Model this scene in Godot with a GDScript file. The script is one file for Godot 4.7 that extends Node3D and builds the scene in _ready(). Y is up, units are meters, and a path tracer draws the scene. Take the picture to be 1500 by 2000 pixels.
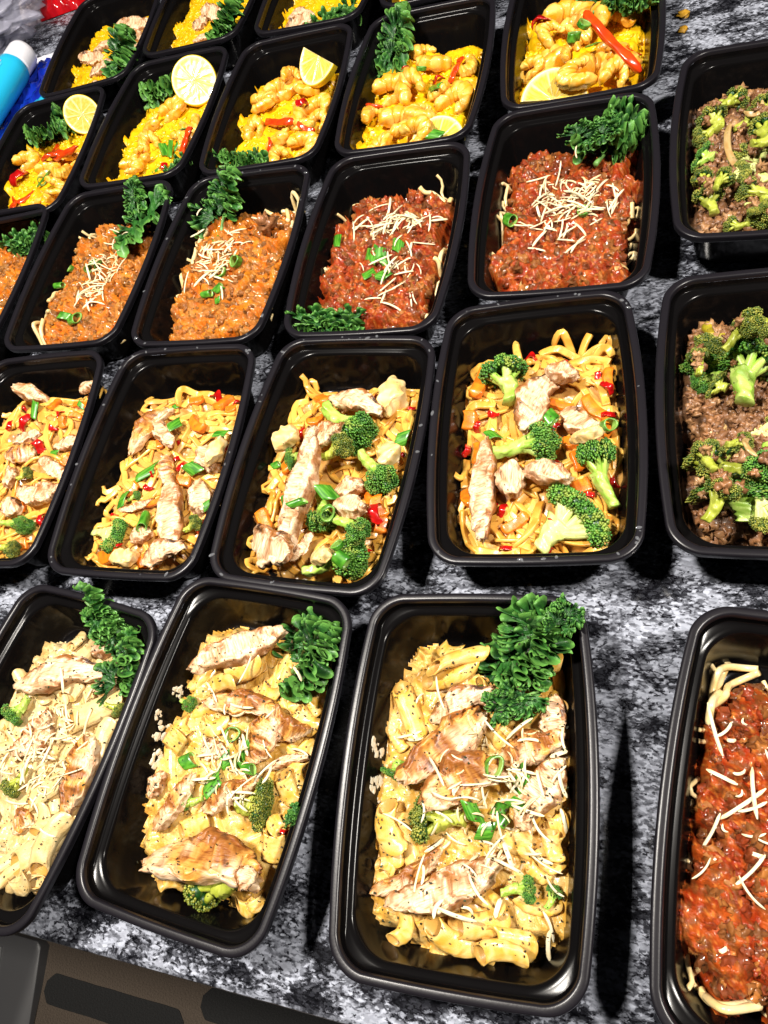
extends Node3D

var rng := RandomNumberGenerator.new()
var NZ := FastNoiseLite.new()
var NF := FastNoiseLite.new()
var M := {}
var protos := {}
var piles := {}
var tray_at := {}

const TA := 0.0685
const TB := 0.1113
const TR := 0.0195
const BOWX := 0.125
const BOWZ := 0.0185
const CS := 0.002
const NX := 83
const NW := 123


class Geo:
	var v := PackedVector3Array()
	var c := PackedColorArray()
	var idx := PackedInt32Array()

	func add(p: Vector3, col: Color) -> int:
		v.push_back(p)
		c.push_back(col)
		return v.size() - 1

	func tri(a: int, b: int, d: int) -> void:
		idx.push_back(a)
		idx.push_back(b)
		idx.push_back(d)

	func quad(a: int, b: int, d: int, e: int) -> void:
		tri(a, b, d)
		tri(a, d, e)

	func mesh() -> ArrayMesh:
		var n := PackedVector3Array()
		n.resize(v.size())
		for k in range(0, idx.size(), 3):
			var a := idx[k]
			var b := idx[k + 1]
			var d := idx[k + 2]
			var fn := (v[d] - v[a]).cross(v[b] - v[a])
			n[a] += fn
			n[b] += fn
			n[d] += fn
		for k in n.size():
			n[k] = n[k].normalized() if n[k].length_squared() > 1e-24 else Vector3.UP
		var arr := []
		arr.resize(Mesh.ARRAY_MAX)
		arr[Mesh.ARRAY_VERTEX] = v
		arr[Mesh.ARRAY_NORMAL] = n
		arr[Mesh.ARRAY_COLOR] = c
		arr[Mesh.ARRAY_INDEX] = idx
		var m := ArrayMesh.new()
		m.add_surface_from_arrays(Mesh.PRIMITIVE_TRIANGLES, arr)
		return m


class Pile:
	var h := PackedFloat32Array()

	func cell(x: float, z: float) -> int:
		var i := clampi(int(round(x / CS)) + NX / 2, 0, NX - 1)
		var j := clampi(int(round(z / CS)) + NW / 2, 0, NW - 1)
		return j * NX + i

	func at(x: float, z: float) -> float:
		return h[cell(x, z)]

	func soft(x: float, z: float) -> float:
		var s := 0.0
		for dx in [-0.003, 0.0, 0.003]:
			for dz in [-0.003, 0.0, 0.003]:
				s += h[cell(x + dx, z + dz)]
		return s / 9.0

	func put(x: float, y: float, z: float) -> void:
		var k := cell(x, z)
		if y > h[k]:
			h[k] = y


func numbered(called: String) -> String:
	if not has_node(called):
		return called
	var k: int = counts.get(called, 0)
	k += 1
	while has_node("%s_%03d" % [called, k]):
		k += 1
	counts[called] = k
	return "%s_%03d" % [called, k]

var counts := {}


func tag(o: Node, label: String, category := "", group := "", kind := "") -> Node:
	if label:
		o.set_meta("label", label)
	if category:
		o.set_meta("category", category)
	if group:
		o.set_meta("group", group)
	if kind:
		o.set_meta("kind", kind)
	return o


func node(called: String) -> Node3D:
	var o := Node3D.new()
	o.name = numbered(called)
	add_child(o)
	return o


func obj(called: String, mesh: Mesh, mat: Material, parent: Node = self) -> MeshInstance3D:
	var o := MeshInstance3D.new()
	o.mesh = mesh
	o.material_override = mat
	o.name = numbered(called) if parent == self else called
	parent.add_child(o, true)
	return o


func mixc(a: Color, b: Color, t: float) -> Color:
	return a.lerp(b, clampf(t, 0.0, 1.0))


func nz(p: Vector3, f: float) -> float:
	return NZ.get_noise_3dv(p * f)


func nf(p: Vector3, f: float) -> float:
	return NF.get_noise_3dv(p * f)


func spow(a: float, e: float) -> float:
	return signf(a) * pow(absf(a), e)


func mat(rough: float, vc := true, col := Color.WHITE) -> StandardMaterial3D:
	var m := StandardMaterial3D.new()
	m.roughness = rough
	m.vertex_color_use_as_albedo = vc
	m.albedo_color = col
	return m


func coat(m: StandardMaterial3D, amount: float, rough: float) -> StandardMaterial3D:
	m.clearcoat_enabled = true
	m.clearcoat = amount
	m.clearcoat_roughness = rough
	return m


func relief(m: StandardMaterial3D, tex: Texture2D, scale: Vector3, strength: float) -> StandardMaterial3D:
	m.normal_enabled = true
	m.normal_texture = tex
	m.normal_scale = strength
	m.uv1_triplanar = true
	m.uv1_scale = scale
	return m


func noise_normal(freq: float, octaves: int, size: int, strength: float, sd: int) -> NoiseTexture2D:
	var n := FastNoiseLite.new()
	n.seed = sd
	n.noise_type = FastNoiseLite.TYPE_SIMPLEX_SMOOTH
	n.frequency = freq
	n.fractal_octaves = octaves
	var t := NoiseTexture2D.new()
	t.width = size
	t.height = size
	t.seamless = true
	t.as_normal_map = true
	t.bump_strength = strength
	t.noise = n
	return t


# ---------------------------------------------------------------- generic shapes
# A lofted body: rings along t, m points round; pos.call(t, angle) gives the point, col.call(p, t, angle) its colour.
func loft(g: Geo, n: int, m: int, pos: Callable, col: Callable, caps := true) -> void:
	var base := g.v.size()
	for i in n + 1:
		var t := float(i) / n
		for j in m:
			var a := TAU * j / m
			var p: Vector3 = pos.call(t, a)
			g.add(p, col.call(p, t, a))
	for i in n:
		for j in m:
			var j2 := (j + 1) % m
			g.quad(base + i * m + j, base + (i + 1) * m + j, base + (i + 1) * m + j2, base + i * m + j2)
	if caps:
		for e in 2:
			var row := base + (n * m if e else 0)
			var mid := Vector3.ZERO
			for j in m:
				mid += g.v[row + j]
			var k := g.add(mid / m, g.c[row])
			for j in m:
				var j2 := (j + 1) % m
				if e:
					g.tri(k, row + j2, row + j)
				else:
					g.tri(k, row + j, row + j2)


# A stick, slab or strip along x: rounded rectangular section, bent in plan and arched.
func slab(L: float, W: float, T: float, bend: float, arch: float, square: float, sd: float, wob: float, ca: Color, cb: Color, n := 14, m := 12) -> ArrayMesh:
	var g := Geo.new()
	var off := Vector3(sd * 3.1, sd * 1.7, sd)
	loft(g, n, m, func(t: float, a: float) -> Vector3:
		var e := pow(clampf(sin(PI * clampf(t, 0.0, 1.0)) * 6.0, 0.12, 1.0), 0.5)
		var c := spow(cos(a), square) * W * 0.5 * e
		var s := spow(sin(a), square) * T * 0.5 * e
		var k := 4.0 * t * (1.0 - t) - 0.5
		var p := Vector3((t - 0.5) * L, s + arch * k, c + bend * k)
		return p + Vector3(0, nz(p + off, 0.9 / W), nz(p - off, 0.8 / W)) * wob,
	func(p: Vector3, _t: float, _a: float) -> Color:
		return mixc(ca, cb, 0.5 + nz(p + off, 160.0)))
	return g.mesh()


func bead(g: Geo, p: Vector3, axis: Vector3, r: float, col: Color, tip: Color) -> void:
	var u := axis.cross(Vector3(0.31, 0.77, 0.55)).normalized()
	var w := axis.cross(u)
	var k := g.add(p + axis * r, tip)
	var b := g.v.size()
	for j in 5:
		var d := u * cos(TAU * j / 5.0) + w * sin(TAU * j / 5.0)
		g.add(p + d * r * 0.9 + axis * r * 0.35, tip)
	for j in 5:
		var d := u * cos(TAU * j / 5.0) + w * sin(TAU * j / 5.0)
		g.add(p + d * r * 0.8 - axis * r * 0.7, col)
	for j in 5:
		var j2 := (j + 1) % 5
		g.tri(k, b + j2, b + j)
		g.quad(b + j, b + j2, b + 5 + j2, b + 5 + j)


# ---------------------------------------------------------------- food shapes
const PALE := Color(0.85, 0.66, 0.45)
const PINK := Color(0.70, 0.45, 0.23)
const SEAR := Color(0.30, 0.105, 0.018)
const CHAR := Color(0.06, 0.025, 0.012)
const GOLD := Color(0.58, 0.26, 0.04)
const SAUCE := Color(0.76, 0.50, 0.17)


# style 0: pale fibrous slice browned along one long side; 1: slice with a seared, seasoned top; 2: chunk coated in yellow sauce
func chicken(sd: float, L: float, W: float, T: float, bend: float, style: int) -> ArrayMesh:
	var g := Geo.new()
	var off := Vector3(sd * 7.3, sd * 2.1, sd * 4.7)
	var slant := 0.35 + 0.45 * sin(sd * 5.0)
	loft(g, 84, 34, func(t: float, a: float) -> Vector3:
		var e := pow(maxf(sin(PI * clampf(t, 0.012, 0.988)), 0.0), 0.34)
		var side := 1.0 + 0.30 * NZ.get_noise_2d(t * 2.4 + sd * 9.0, 2.0 * signf(cos(a)))
		side *= 0.78 + 0.30 * sin(PI * clampf(t * 0.85 + 0.2 * sin(sd), 0.0, 1.0))
		var c := spow(cos(a), 0.48) * W * 0.5 * e * side
		var s := spow(sin(a), 0.42) * T * 0.5 * pow(e, 0.7)
		var k := 4.0 * t * (1.0 - t) - 0.55
		var p := Vector3((t - 0.5) * L + c * 0.35 * sin(sd * 2.3) * absf(2.0 * t - 1.0), s + 0.16 * T * k + c * 0.18 * sin(sd * 3.7), c + bend * L * k)
		var q := p + off
		var d := Vector3(nz(q, 80.0) * 0.12, nz(q, 42.0) * 0.16 * minf(1.0, L / 0.06), nz(q + Vector3(9, 0, 0), 90.0) * 0.14) * T
		if style < 2:
			var u := p.z * cos(slant) - p.x * sin(slant) + 0.0016 * nz(q, 110.0)
			var w := p.x * cos(slant) + p.z * sin(slant)
			var f := NZ.get_noise_2d(u * 430.0 + sd * 50.0, w * 42.0 + p.y * 120.0)
			var f2 := NZ.get_noise_2d(u * 210.0 + sd * 90.0, w * 26.0)
			var face := clampf(sin(a) * 1.5, 0.0, 1.0)
			d.y += (f * 0.075 - maxf(0.0, -f2 - 0.22) * 0.42) * T * face
			d.x += (f * 0.22 + f2 * 0.2) * T * pow(absf(2.0 * t - 1.0), 2.0) * L / 0.07
		return p + d,
	func(p: Vector3, t: float, a: float) -> Color:
		var q := p + off
		var n := nf(q, 90.0)
		var col: Color
		if style == 2:
			col = mixc(Color(0.80, 0.52, 0.17), Color(0.84, 0.64, 0.34), 0.45 + n * 1.2)
			return mixc(col, GOLD, nf(q + Vector3(3, 0, 1), 160.0) * 1.8 - 0.55)
		var u := p.z * cos(slant) - p.x * sin(slant) + 0.0016 * nz(q, 110.0)
		var w := p.x * cos(slant) + p.z * sin(slant)
		var f := NZ.get_noise_2d(u * 430.0 + sd * 50.0, w * 42.0 + p.y * 120.0)
		var f2 := NZ.get_noise_2d(u * 210.0 + sd * 90.0, w * 26.0)
		col = mixc(PALE, PINK, 0.12 - f * 0.9 + n * 0.5)
		col = mixc(col, Color(0.42, 0.20, 0.08), smoothstep(0.20, 0.55, -f2) * 0.75)
		if style == 0:
			var k := maxf(smoothstep(0.20, 0.75, -cos(a) * 0.85 + 0.10 * sin(a) + n * 0.9), smoothstep(0.84, 1.05, absf(cos(a)) + n * 0.4))
			col = mixc(col, GOLD, smoothstep(0.1, 0.65, -cos(a) * 0.6 + n) * 0.6)
			col = mixc(col, SEAR, k * 0.9)
			col = mixc(col, CHAR, smoothstep(0.2, 0.5, nf(q, 45.0)) * k)
		else:
			var k2 := smoothstep(-0.35, 0.25, nf(q, 34.0) * 1.2 + 0.15 * sin(a) + 0.0 - 0.50 * cos(a))
			col = mixc(col, Color(0.70, 0.33, 0.045), k2 * 0.9)
			col = mixc(col, SEAR, smoothstep(-0.05, 0.30, nf(q + Vector3(5, 5, 5), 55.0) + 0.14 * k2 - 0.38 * cos(a)) * k2)
			col = mixc(col, CHAR, smoothstep(0.30, 0.55, nf(q, 110.0)) * k2 * 0.7)
		return col)
	return g.mesh()


func penne(sd: float, L: float, R: float, bend: float, creamy: float, ca := Color(0.68, 0.37, 0.045), cb := Color(0.77, 0.53, 0.19)) -> ArrayMesh:
	var g := Geo.new()
	var m := 36
	var off := Vector3(sd * 5.0, sd, 0)
	var rows := []
	for inner in 2:
		for i in 13:
			rows.push_back([float(i) / 12.0 if inner == 0 else 1.0 - float(i) / 12.0, inner])
	for r in rows:
		var t: float = r[0]
		for j in m:
			var a := TAU * j / m
			var ridge := 1.0 + (0.045 * (1.0 - creamy) * cos(a * 12.0) if r[1] == 0 else 0.0)
			var rad: float = R * (0.76 if r[1] else 1.0) * ridge
			var x := (t - 0.5) * L + sin(a) * R * 1.35
			var flat := 0.84 + 0.1 * sin(sd * 3.0)
			var p := Vector3(x, sin(a) * rad * flat, cos(a) * rad + bend * (4.0 * t * (1.0 - t) - 0.5))
			if r[1] == 0:
				p += Vector3(nz(p + off, 90.0), nz(p + off, 130.0), nz(p - off, 130.0)) * R * (0.05 + 0.08 * creamy)
			var col := mixc(ca, cb, 0.4 + nf(p + off, 110.0) * 1.3)
			if r[1]:
				col = Color(0.52, 0.28, 0.06)
			g.add(p, col)
	var n := rows.size()
	for i in n:
		for j in m:
			var i2 := (i + 1) % n
			var j2 := (j + 1) % m
			g.quad(i * m + j, i2 * m + j, i2 * m + j2, i * m + j2)
	return g.mesh()


func shrimp(sd: float, sweep: float, R: float, r0: float) -> ArrayMesh:
	var g := Geo.new()
	var off := Vector3(sd * 4.0, sd * 2.0, 1)
	loft(g, 70, 18, func(t: float, a: float) -> Vector3:
		var th := sweep * (t - 0.5)
		var seg := fposmod(t * 7.0, 1.0)
		var r := r0 * (1.0 - 0.46 * t) * (1.0 - 0.13 * exp(-pow((seg - 0.06) / 0.10, 2.0)) + 0.03 * sin(PI * seg)) * pow(minf(1.0, minf(t * 9.0 + 0.08, (1.0 - t) * 14.0 + 0.2)), 0.5)
		if t > 0.93:
			r *= 1.25
		var rr := R * (1.0 - 0.25 * t)
		var c := Vector3(cos(th), 0, sin(th))
		var flat := 1.0 if t < 0.93 else 0.55
		var p := c * (rr + cos(a) * r * 1.05) + Vector3(0, sin(a) * r * flat * 0.95, 0)
		if cos(a) > 0.96 and t < 0.8:
			p -= c * r * 0.16
		return p + Vector3(nz(p + off, 160.0), nz(p - off, 170.0), nz(p + off * 2.0, 160.0)) * r0 * 0.11,
	func(p: Vector3, t: float, a: float) -> Color:
		var seg := fposmod(t * 7.0, 1.0)
		var col := mixc(Color(0.82, 0.35, 0.010), Color(0.88, 0.58, 0.13), smoothstep(0.0, 0.35, seg) * 0.55 - 0.1 + nf(p + off, 120.0) * 1.1)
		col = mixc(col, Color(0.72, 0.22, 0.010), smoothstep(0.12, 0.5, nf(p - off, 80.0)) * 0.6)
		return col)
	return g.mesh()


func kale_lobe(g: Geo, o: Vector3, dir: Vector3, up: Vector3, R: float, span: float, sd: float, ruff: float, nr: int, nt: int, calm := 0.0) -> void:
	var side := dir.cross(up).normalized()
	var base := g.v.size()
	var f1 := 5.0 + 2.0 * fposmod(sd * 1.37, 1.0)
	for i in nr + 1:
		var r := float(i) / nr
		var a1 := R * ruff * 0.55 * pow(smoothstep(0.25 + calm, 1.0, r), 1.4)
		var a2 := R * ruff * 0.66 * smoothstep(0.40 + calm, 1.0, r)
		var a3 := R * ruff * 0.42 * smoothstep(0.6 + calm * 0.5, 1.0, r)
		for j in nt + 1:
			var q := 2.0 * j / nt - 1.0
			var th := q * span
			var d := dir * cos(th) + side * sin(th)
			var lobe := (0.80 + 0.20 * cos(th * 0.8)) * (1.0 + 0.20 * nz(d * 1.1 + Vector3(sd, 0, 0), 1.6) + 0.08 * sin(th * 9.0 + sd * 2.0) * r)
			var tang := side * cos(th) - dir * sin(th)
			var ph := q * f1 * span * 1.9 + 1.5 * nz(Vector3(q * 2.0, sd, r), 1.0) + 1.6 * r * (1.0 - calm * 2.0)
			var w2 := ph * 2.6 + 1.4 * sin(ph * 0.7 + sd) + sd * 3.0 - 1.2 * r
			var w3 := w2 * 2.1 + sd + 0.8 * sin(ph)
			var up_ := a1 * sin(ph + sd) + a2 * sin(w2) + a3 * sin(w3)
			var si := a1 * 0.7 * cos(ph + sd + 0.6) + a2 * 1.1 * cos(w2 + 0.5) + a3 * cos(w3)
			var cr := 0.0011 * nz(d * R * r + Vector3(sd, 0, sd), 260.0)
			var p := o + d * (R * r * lobe - absf(up_) * 0.30 + a3 * 0.7 * sin(w3 + 1.3)) + up * (R * (0.30 * r - 0.30 * r * r) + up_ + cr) + tang * si * 0.55
			var vein := smoothstep(0.965, 1.0, cos(th * 7.0 + 0.4 * sin(r * 6.0))) * (1.0 - r) + smoothstep(0.06, 0.0, absf(th)) * (1.0 - r * 0.8)
			var col := mixc(Color(0.008, 0.046, 0.010), Color(0.032, 0.145, 0.020), 0.42 + 0.35 * sin(sd * 2.7) + nf(p + Vector3(sd, 0, 0), 140.0) * 1.3)
			col = mixc(col, Color(0.17, 0.42, 0.075), smoothstep(0.84, 1.0, r) * 0.75)
			col = mixc(col, Color(0.16, 0.30, 0.10), vein * 0.6)
			g.add(p, col)
	for i in nr:
		for j in nt:
			var k := base + i * (nt + 1) + j
			g.quad(k, k + 1, k + nt + 2, k + nt + 1)


# A sprig about 80 mm long and 60 mm wide, lying along x.
func kale(sd: int, lobes: int, ruff: float, flat: bool) -> Array:
	var r := RandomNumberGenerator.new()
	r.seed = 400 + sd
	var g := Geo.new()
	if flat:
		kale_lobe(g, Vector3(-0.036, 0.004, 0), Vector3(1, 0.12, 0).normalized(), Vector3(-0.12, 1, 0).normalized(), 0.078, 0.62, sd, ruff * 0.5, 18, 180, 0.45)
		kale_lobe(g, Vector3(0.0, 0.006, 0.008), Vector3(-0.5, 0.3, 0.8).normalized(), Vector3(0.2, 1, -0.2).normalized(), 0.042, 1.0, sd + 3.0, ruff, 13, 160)
		kale_lobe(g, Vector3(-0.01, 0.006, -0.008), Vector3(-0.8, 0.3, -0.5).normalized(), Vector3(0.3, 1, 0.2).normalized(), 0.044, 1.0, sd + 5.0, ruff, 13, 160)
	for k in (0 if flat else lobes):
		var t := float(k) / maxf(1.0, lobes - 1.0)
		var ang := (-2.4 + 4.8 * fposmod(t * 2.0 + 0.13, 1.0)) + r.randf_range(-0.3, 0.3)
		var o := Vector3(lerpf(-0.026, 0.024, t), 0.004 + 0.012 * r.randf(), r.randf_range(-0.014, 0.014))
		var d := Vector3(cos(ang), r.randf_range(0.05, 0.6), sin(ang)).normalized()
		var side := d.cross(Vector3.UP).normalized()
		kale_lobe(g, o, d, side.cross(d).normalized(), r.randf_range(0.026, 0.037), r.randf_range(0.9, 1.4), sd * 3.0 + k * 1.7, ruff, 16, 260)
	var s := Geo.new()
	loft(s, 10, 8, func(t: float, a: float) -> Vector3:
		return Vector3(lerpf(-0.040, 0.02, t), 0.004 + 0.003 * sin(t * 3.0) + sin(a) * 0.0022 * (1.2 - t), cos(a) * 0.0026 * (1.2 - t)),
	func(_p: Vector3, _t: float, _a: float) -> Color:
		return Color(0.14, 0.30, 0.07))
	return [g.mesh(), s.mesh()]


# A floret about 60 mm long: stalk towards -x, crown towards +x. cut: split lengthwise, showing the pale inside.
func broccoli(sd: int, cut: bool, dense: float, olive := false) -> Array:
	var r := RandomNumberGenerator.new()
	r.seed = 900 + sd
	var s := Geo.new()
	var off := Vector3(sd, sd * 2.0, 0)
	var green := Color(0.34, 0.39, 0.035) if olive else Color(0.30, 0.52, 0.055)
	var lime := Color(0.46, 0.50, 0.085) if olive else Color(0.52, 0.64, 0.16)
	var scol := func(p: Vector3, t: float, a: float) -> Color:
		var c := mixc(green, lime, 0.35 + nf(p + off, 80.0) * 1.4)
		if cut and sin(a) > 0.3:
			c = mixc(Color(0.66, 0.68, 0.26), Color(0.50, 0.60, 0.16), 0.4 + nf(p + off, 150.0) * 1.6)
		return c
	var tips := []
	var count := 9 if cut else 8
	for k in count:
		var q := (2.0 * k / (count - 1.0) - 1.0)
		if cut:
			tips.push_back(Vector3(0.014 + 0.008 * cos(q * 1.4), 0.004 + r.randf_range(-0.003, 0.002), 0.024 * sin(q * 1.45)))
		else:
			var an := TAU * k / 7.0 + r.randf_range(-0.2, 0.2)
			var rad := 0.013 if k < 7 else 0.0
			tips.push_back(Vector3(0.016 + (0.004 if k == 7 else r.randf_range(-0.004, 0.002)), sin(an) * rad, cos(an) * rad * 1.15))
	loft(s, 16, 18, func(t: float, a: float) -> Vector3:
		var rad := lerpf(0.0062, 0.0085, t) * (1.0 + 0.10 * cos(a * 5.0 + sd) + 0.22 * pow(1.0 - t, 6.0))
		var wide := 1.0 + (1.1 * t * t if cut else 0.25 * t)
		var p := Vector3(lerpf(-0.030, 0.002, t), sin(a) * rad * (0.7 if cut else 1.0), cos(a) * rad * wide + 0.004 * sin(t * 3.0 + sd))
		return p + Vector3(nz(p + off, 120.0) * 0.3, nz(p + off, 140.0), nz(p - off, 140.0)) * 0.0016, scol)
	for tip in tips:
		var tp: Vector3 = tip
		loft(s, 8, 9, func(t: float, a: float) -> Vector3:
			var rad := lerpf(0.0048, 0.0036, t)
			var b := Vector3(-0.006, 0, 0).lerp(tp, t) + Vector3(0, 0, 0.002 * sin(t * 3.0 + tp.z * 300.0))
			var nrm := (tp - Vector3(-0.006, 0, 0)).normalized()
			var u := nrm.cross(Vector3.UP).normalized()
			var w := u.cross(nrm)
			return b + u * cos(a) * rad + w * sin(a) * rad, scol)
	var g := Geo.new()
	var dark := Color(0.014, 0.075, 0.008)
	for tip in tips:
		var tp: Vector3 = tip
		var out := (tp - Vector3(-0.004, -0.004 if cut else 0.0, 0)).normalized()
		var R := r.randf_range(0.0078, 0.0098)
		var cc := tp + out * 0.002
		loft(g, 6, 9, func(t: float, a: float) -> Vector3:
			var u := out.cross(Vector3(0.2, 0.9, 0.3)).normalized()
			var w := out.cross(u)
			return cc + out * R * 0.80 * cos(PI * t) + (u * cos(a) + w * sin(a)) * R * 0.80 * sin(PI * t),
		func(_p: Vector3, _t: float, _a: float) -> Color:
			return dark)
		var nb := int((150 if cut else 120) * dense)
		for k in nb:
			var y := 1.0 - (1.8 if cut else 1.4) * (k + 0.5) / nb
			var an := k * 2.39996 + r.randf_range(-0.2, 0.2)
			var u := out.cross(Vector3(0.2, 0.9, 0.3)).normalized()
			var w := out.cross(u)
			var rr := sqrt(maxf(0.0, 1.0 - y * y))
			var d := (out * y + (u * cos(an) + w * sin(an)) * rr).normalized()
			if cut and d.y > 0.97:
				continue
			var p := cc + d * R * r.randf_range(0.88, 1.22)
			var k2 := r.randf()
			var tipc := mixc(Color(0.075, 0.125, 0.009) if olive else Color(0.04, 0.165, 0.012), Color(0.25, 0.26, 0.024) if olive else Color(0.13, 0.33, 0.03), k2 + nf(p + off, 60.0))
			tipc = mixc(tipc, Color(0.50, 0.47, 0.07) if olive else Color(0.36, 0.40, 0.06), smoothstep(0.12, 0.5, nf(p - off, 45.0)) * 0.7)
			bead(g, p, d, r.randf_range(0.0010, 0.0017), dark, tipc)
	return [s.mesh(), g.mesh()]


# A lemon slice of 22 mm radius lying flat; span TAU for a wheel, PI for a half.
func lemon(span: float) -> Array:
	var rind := Geo.new()
	var fl := Geo.new()
	var n := 72
	var T := 0.003
	var R := 0.022
	var closed := span > 6.0
	var prof := [[0.905, 0.95], [0.93, 1.0], [0.975, 0.98], [1.0, 0.7], [1.0, -0.7], [0.975, -0.98], [0.93, -1.0], [0.905, -0.95]]
	for i in n + 1:
		var th := span * i / n
		for q in prof:
			var k: float = q[0]
			var col := Color(0.86, 0.60, 0.02) if k > 0.96 else Color(0.88, 0.80, 0.50)
			rind.add(Vector3(cos(th) * R * k, T * q[1], sin(th) * R * k), col)
	var pn := prof.size()
	for i in n:
		for k in pn - 1:
			var b := i * pn + k
			rind.quad(b, b + 1, b + pn + 1, b + pn)
	var segs := 10.0
	var rows := 9
	for sd in [1.0, -1.0]:
		var b0 := fl.v.size()
		for i in n + 1:
			var th := span * i / n
			for k in rows + 1:
				var r := 0.905 * k / rows
				var w := absf(fposmod(th * segs / TAU, 1.0) - 0.5) * 2.0
				var edge := smoothstep(0.80, 0.97, maxf(w, 1.0 - r * 1.6)) + smoothstep(0.86, 0.905, r)
				var p := Vector3(cos(th) * R * r, sd * T * (0.86 + 0.12 * edge + 0.08 * NZ.get_noise_2d(th * 14.0, r * 6.0)), sin(th) * R * r)
				var col := mixc(Color(0.60, 0.44, 0.04), Color(0.70, 0.56, 0.13), 0.4 + NZ.get_noise_2d(th * 22.0, r * 4.0))
				fl.add(p, mixc(col, Color(0.80, 0.69, 0.36), edge))
		for i in n:
			for k in rows:
				var b := b0 + i * (rows + 1) + k
				if sd > 0:
					fl.quad(b, b + rows + 1, b + rows + 2, b + 1)
				else:
					fl.quad(b, b + 1, b + rows + 2, b + rows + 1)
	if not closed:
		for e in [0.0, span]:
			var d := Vector3(cos(e), 0, sin(e)) * R
			var b := fl.add(Vector3(0, T * 0.9, 0), Color(0.84, 0.74, 0.3))
			fl.add(Vector3(0, -T * 0.9, 0), Color(0.84, 0.74, 0.3))
			fl.add(d * 0.99 + Vector3(0, -T * 0.9, 0), Color(0.84, 0.74, 0.3))
			fl.add(d * 0.99 + Vector3(0, T * 0.9, 0), Color(0.84, 0.74, 0.3))
			fl.quad(b, b + 1, b + 2, b + 3)
	return [rind.mesh(), fl.mesh()]


# A hollow piece of green onion; arc TAU is a whole tube, less an opened one. Axis x.
func scallion(L: float, R: float, arc: float, skew: float, sd: float, upright := false) -> ArrayMesh:
	var g := Geo.new()
	var m := 18
	var rows := 7
	var full := arc > 6.0
	for inner in 2:
		for i in rows:
			var t := float(i) / (rows - 1)
			if inner:
				t = 1.0 - t
			for j in m + 1:
				var a := arc * (float(j) / m - 0.5) + PI * 0.5
				var rad := R * (0.80 if inner else 1.0) * (1.0 + 0.06 * sin(a * 3.0 + sd))
				var x := (t - 0.5) * L + skew * sin(a + sd) * R
				var p := Vector3(x, sin(a) * rad * 0.9, cos(a) * rad * (1.0 + 0.1 * t))
				if upright:
					p = Vector3(p.z, p.x, p.y)
				var col := mixc(Color(0.030, 0.16, 0.008), Color(0.11, 0.36, 0.03), 0.4 + NZ.get_noise_2d(a * 4.0 + sd, t) * 1.2)
				g.add(p, mixc(col, Color(0.34, 0.52, 0.12), 0.6) if inner else col)
	var w := m + 1
	var n := rows * 2
	for i in n:
		for j in m:
			var i2 := (i + 1) % n
			g.quad(i * w + j, i * w + j + 1, i2 * w + j + 1, i2 * w + j)
	if not full:
		for j in [0, m]:
			for i in rows - 1:
				g.quad(i * w + j, (i + 1) * w + j, (n - 2 - i) * w + j, (n - 1 - i) * w + j)
	return g.mesh()


func lump(sd: int, R: float, rough: float) -> ArrayMesh:
	var g := Geo.new()
	var off := Vector3(sd * 3.0, sd * 7.0, sd)
	loft(g, 9, 11, func(t: float, a: float) -> Vector3:
		var d := Vector3(sin(PI * t) * cos(a), cos(PI * t), sin(PI * t) * sin(a))
		return d * R * (1.0 + rough * nf(d * 0.9 + off, 1.3) + rough * 0.6 * nz(d + off, 3.1)),
	func(p: Vector3, _t: float, _a: float) -> Color:
		var k := clampf(0.85 + 0.5 * nf(p + off, 300.0), 0.4, 1.2)
		return Color(k, k, k))
	return g.mesh()


# ---------------------------------------------------------------- trays
func ring_point(s: float, inset: float, extra: float) -> Vector2:
	# s in 0..1 round a rounded rectangle with bowed sides, shrunk by inset
	var a := TA - inset
	var b := TB - inset
	var r := maxf(0.006, TR - inset * 0.55 + extra)
	var k := s * 4.0
	var q := int(k) % 4
	var f := k - floorf(k)
	var sx: float = [1.0, 1.0, -1.0, -1.0][q]
	var sz: float = [-1.0, 1.0, 1.0, -1.0][q]
	var p := Vector2.ZERO
	# each quarter: half a side, a corner, half a side
	var along_x := q % 2 == 0
	if f < 0.3:
		var g := f / 0.3
		p = Vector2((a - r) * g * sx, b * sz) if along_x else Vector2(a * sx, (b - r) * g * sz)
		if q == 0 or q == 2:
			p = Vector2((a - r) * g * sx, b * sz)
		else:
			p = Vector2(a * sx, (b - r) * g * sz)
	elif f < 0.7:
		var an := (f - 0.3) / 0.4 * PI * 0.5
		if q == 0 or q == 2:
			p = Vector2((a - r + r * sin(an)) * sx, (b - r + r * cos(an)) * sz)
		else:
			p = Vector2((a - r + r * cos(an)) * sx, (b - r + r * sin(an)) * sz)
	else:
		var g := 1.0 - (f - 0.7) / 0.3
		if q == 0 or q == 2:
			p = Vector2(a * sx, (b - r) * g * sz)
		else:
			p = Vector2((a - r) * g * sx, b * sz)
	var zz := clampf(p.y / TB, -1.0, 1.0)
	var xx := clampf(p.x / TA, -1.0, 1.0)
	return Vector2(p.x * (1.0 + BOWX * (1.0 - zz * zz)), p.y * (1.0 + BOWZ * (1.0 - xx * xx)))


func tray_inset(x: float, z: float) -> float:
	var zz := clampf(z / TB, -1.0, 1.0)
	var xx := clampf(x / TA, -1.0, 1.0)
	var dx := absf(x / (1.0 + BOWX * (1.0 - zz * zz))) - (TA - 0.0335)
	var dz := absf(z / (1.0 + BOWZ * (1.0 - xx * xx))) - (TB - 0.0335)
	return -(Vector2(maxf(dx, 0), maxf(dz, 0)).length() + minf(maxf(dx, dz), 0.0) - 0.0335)


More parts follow.
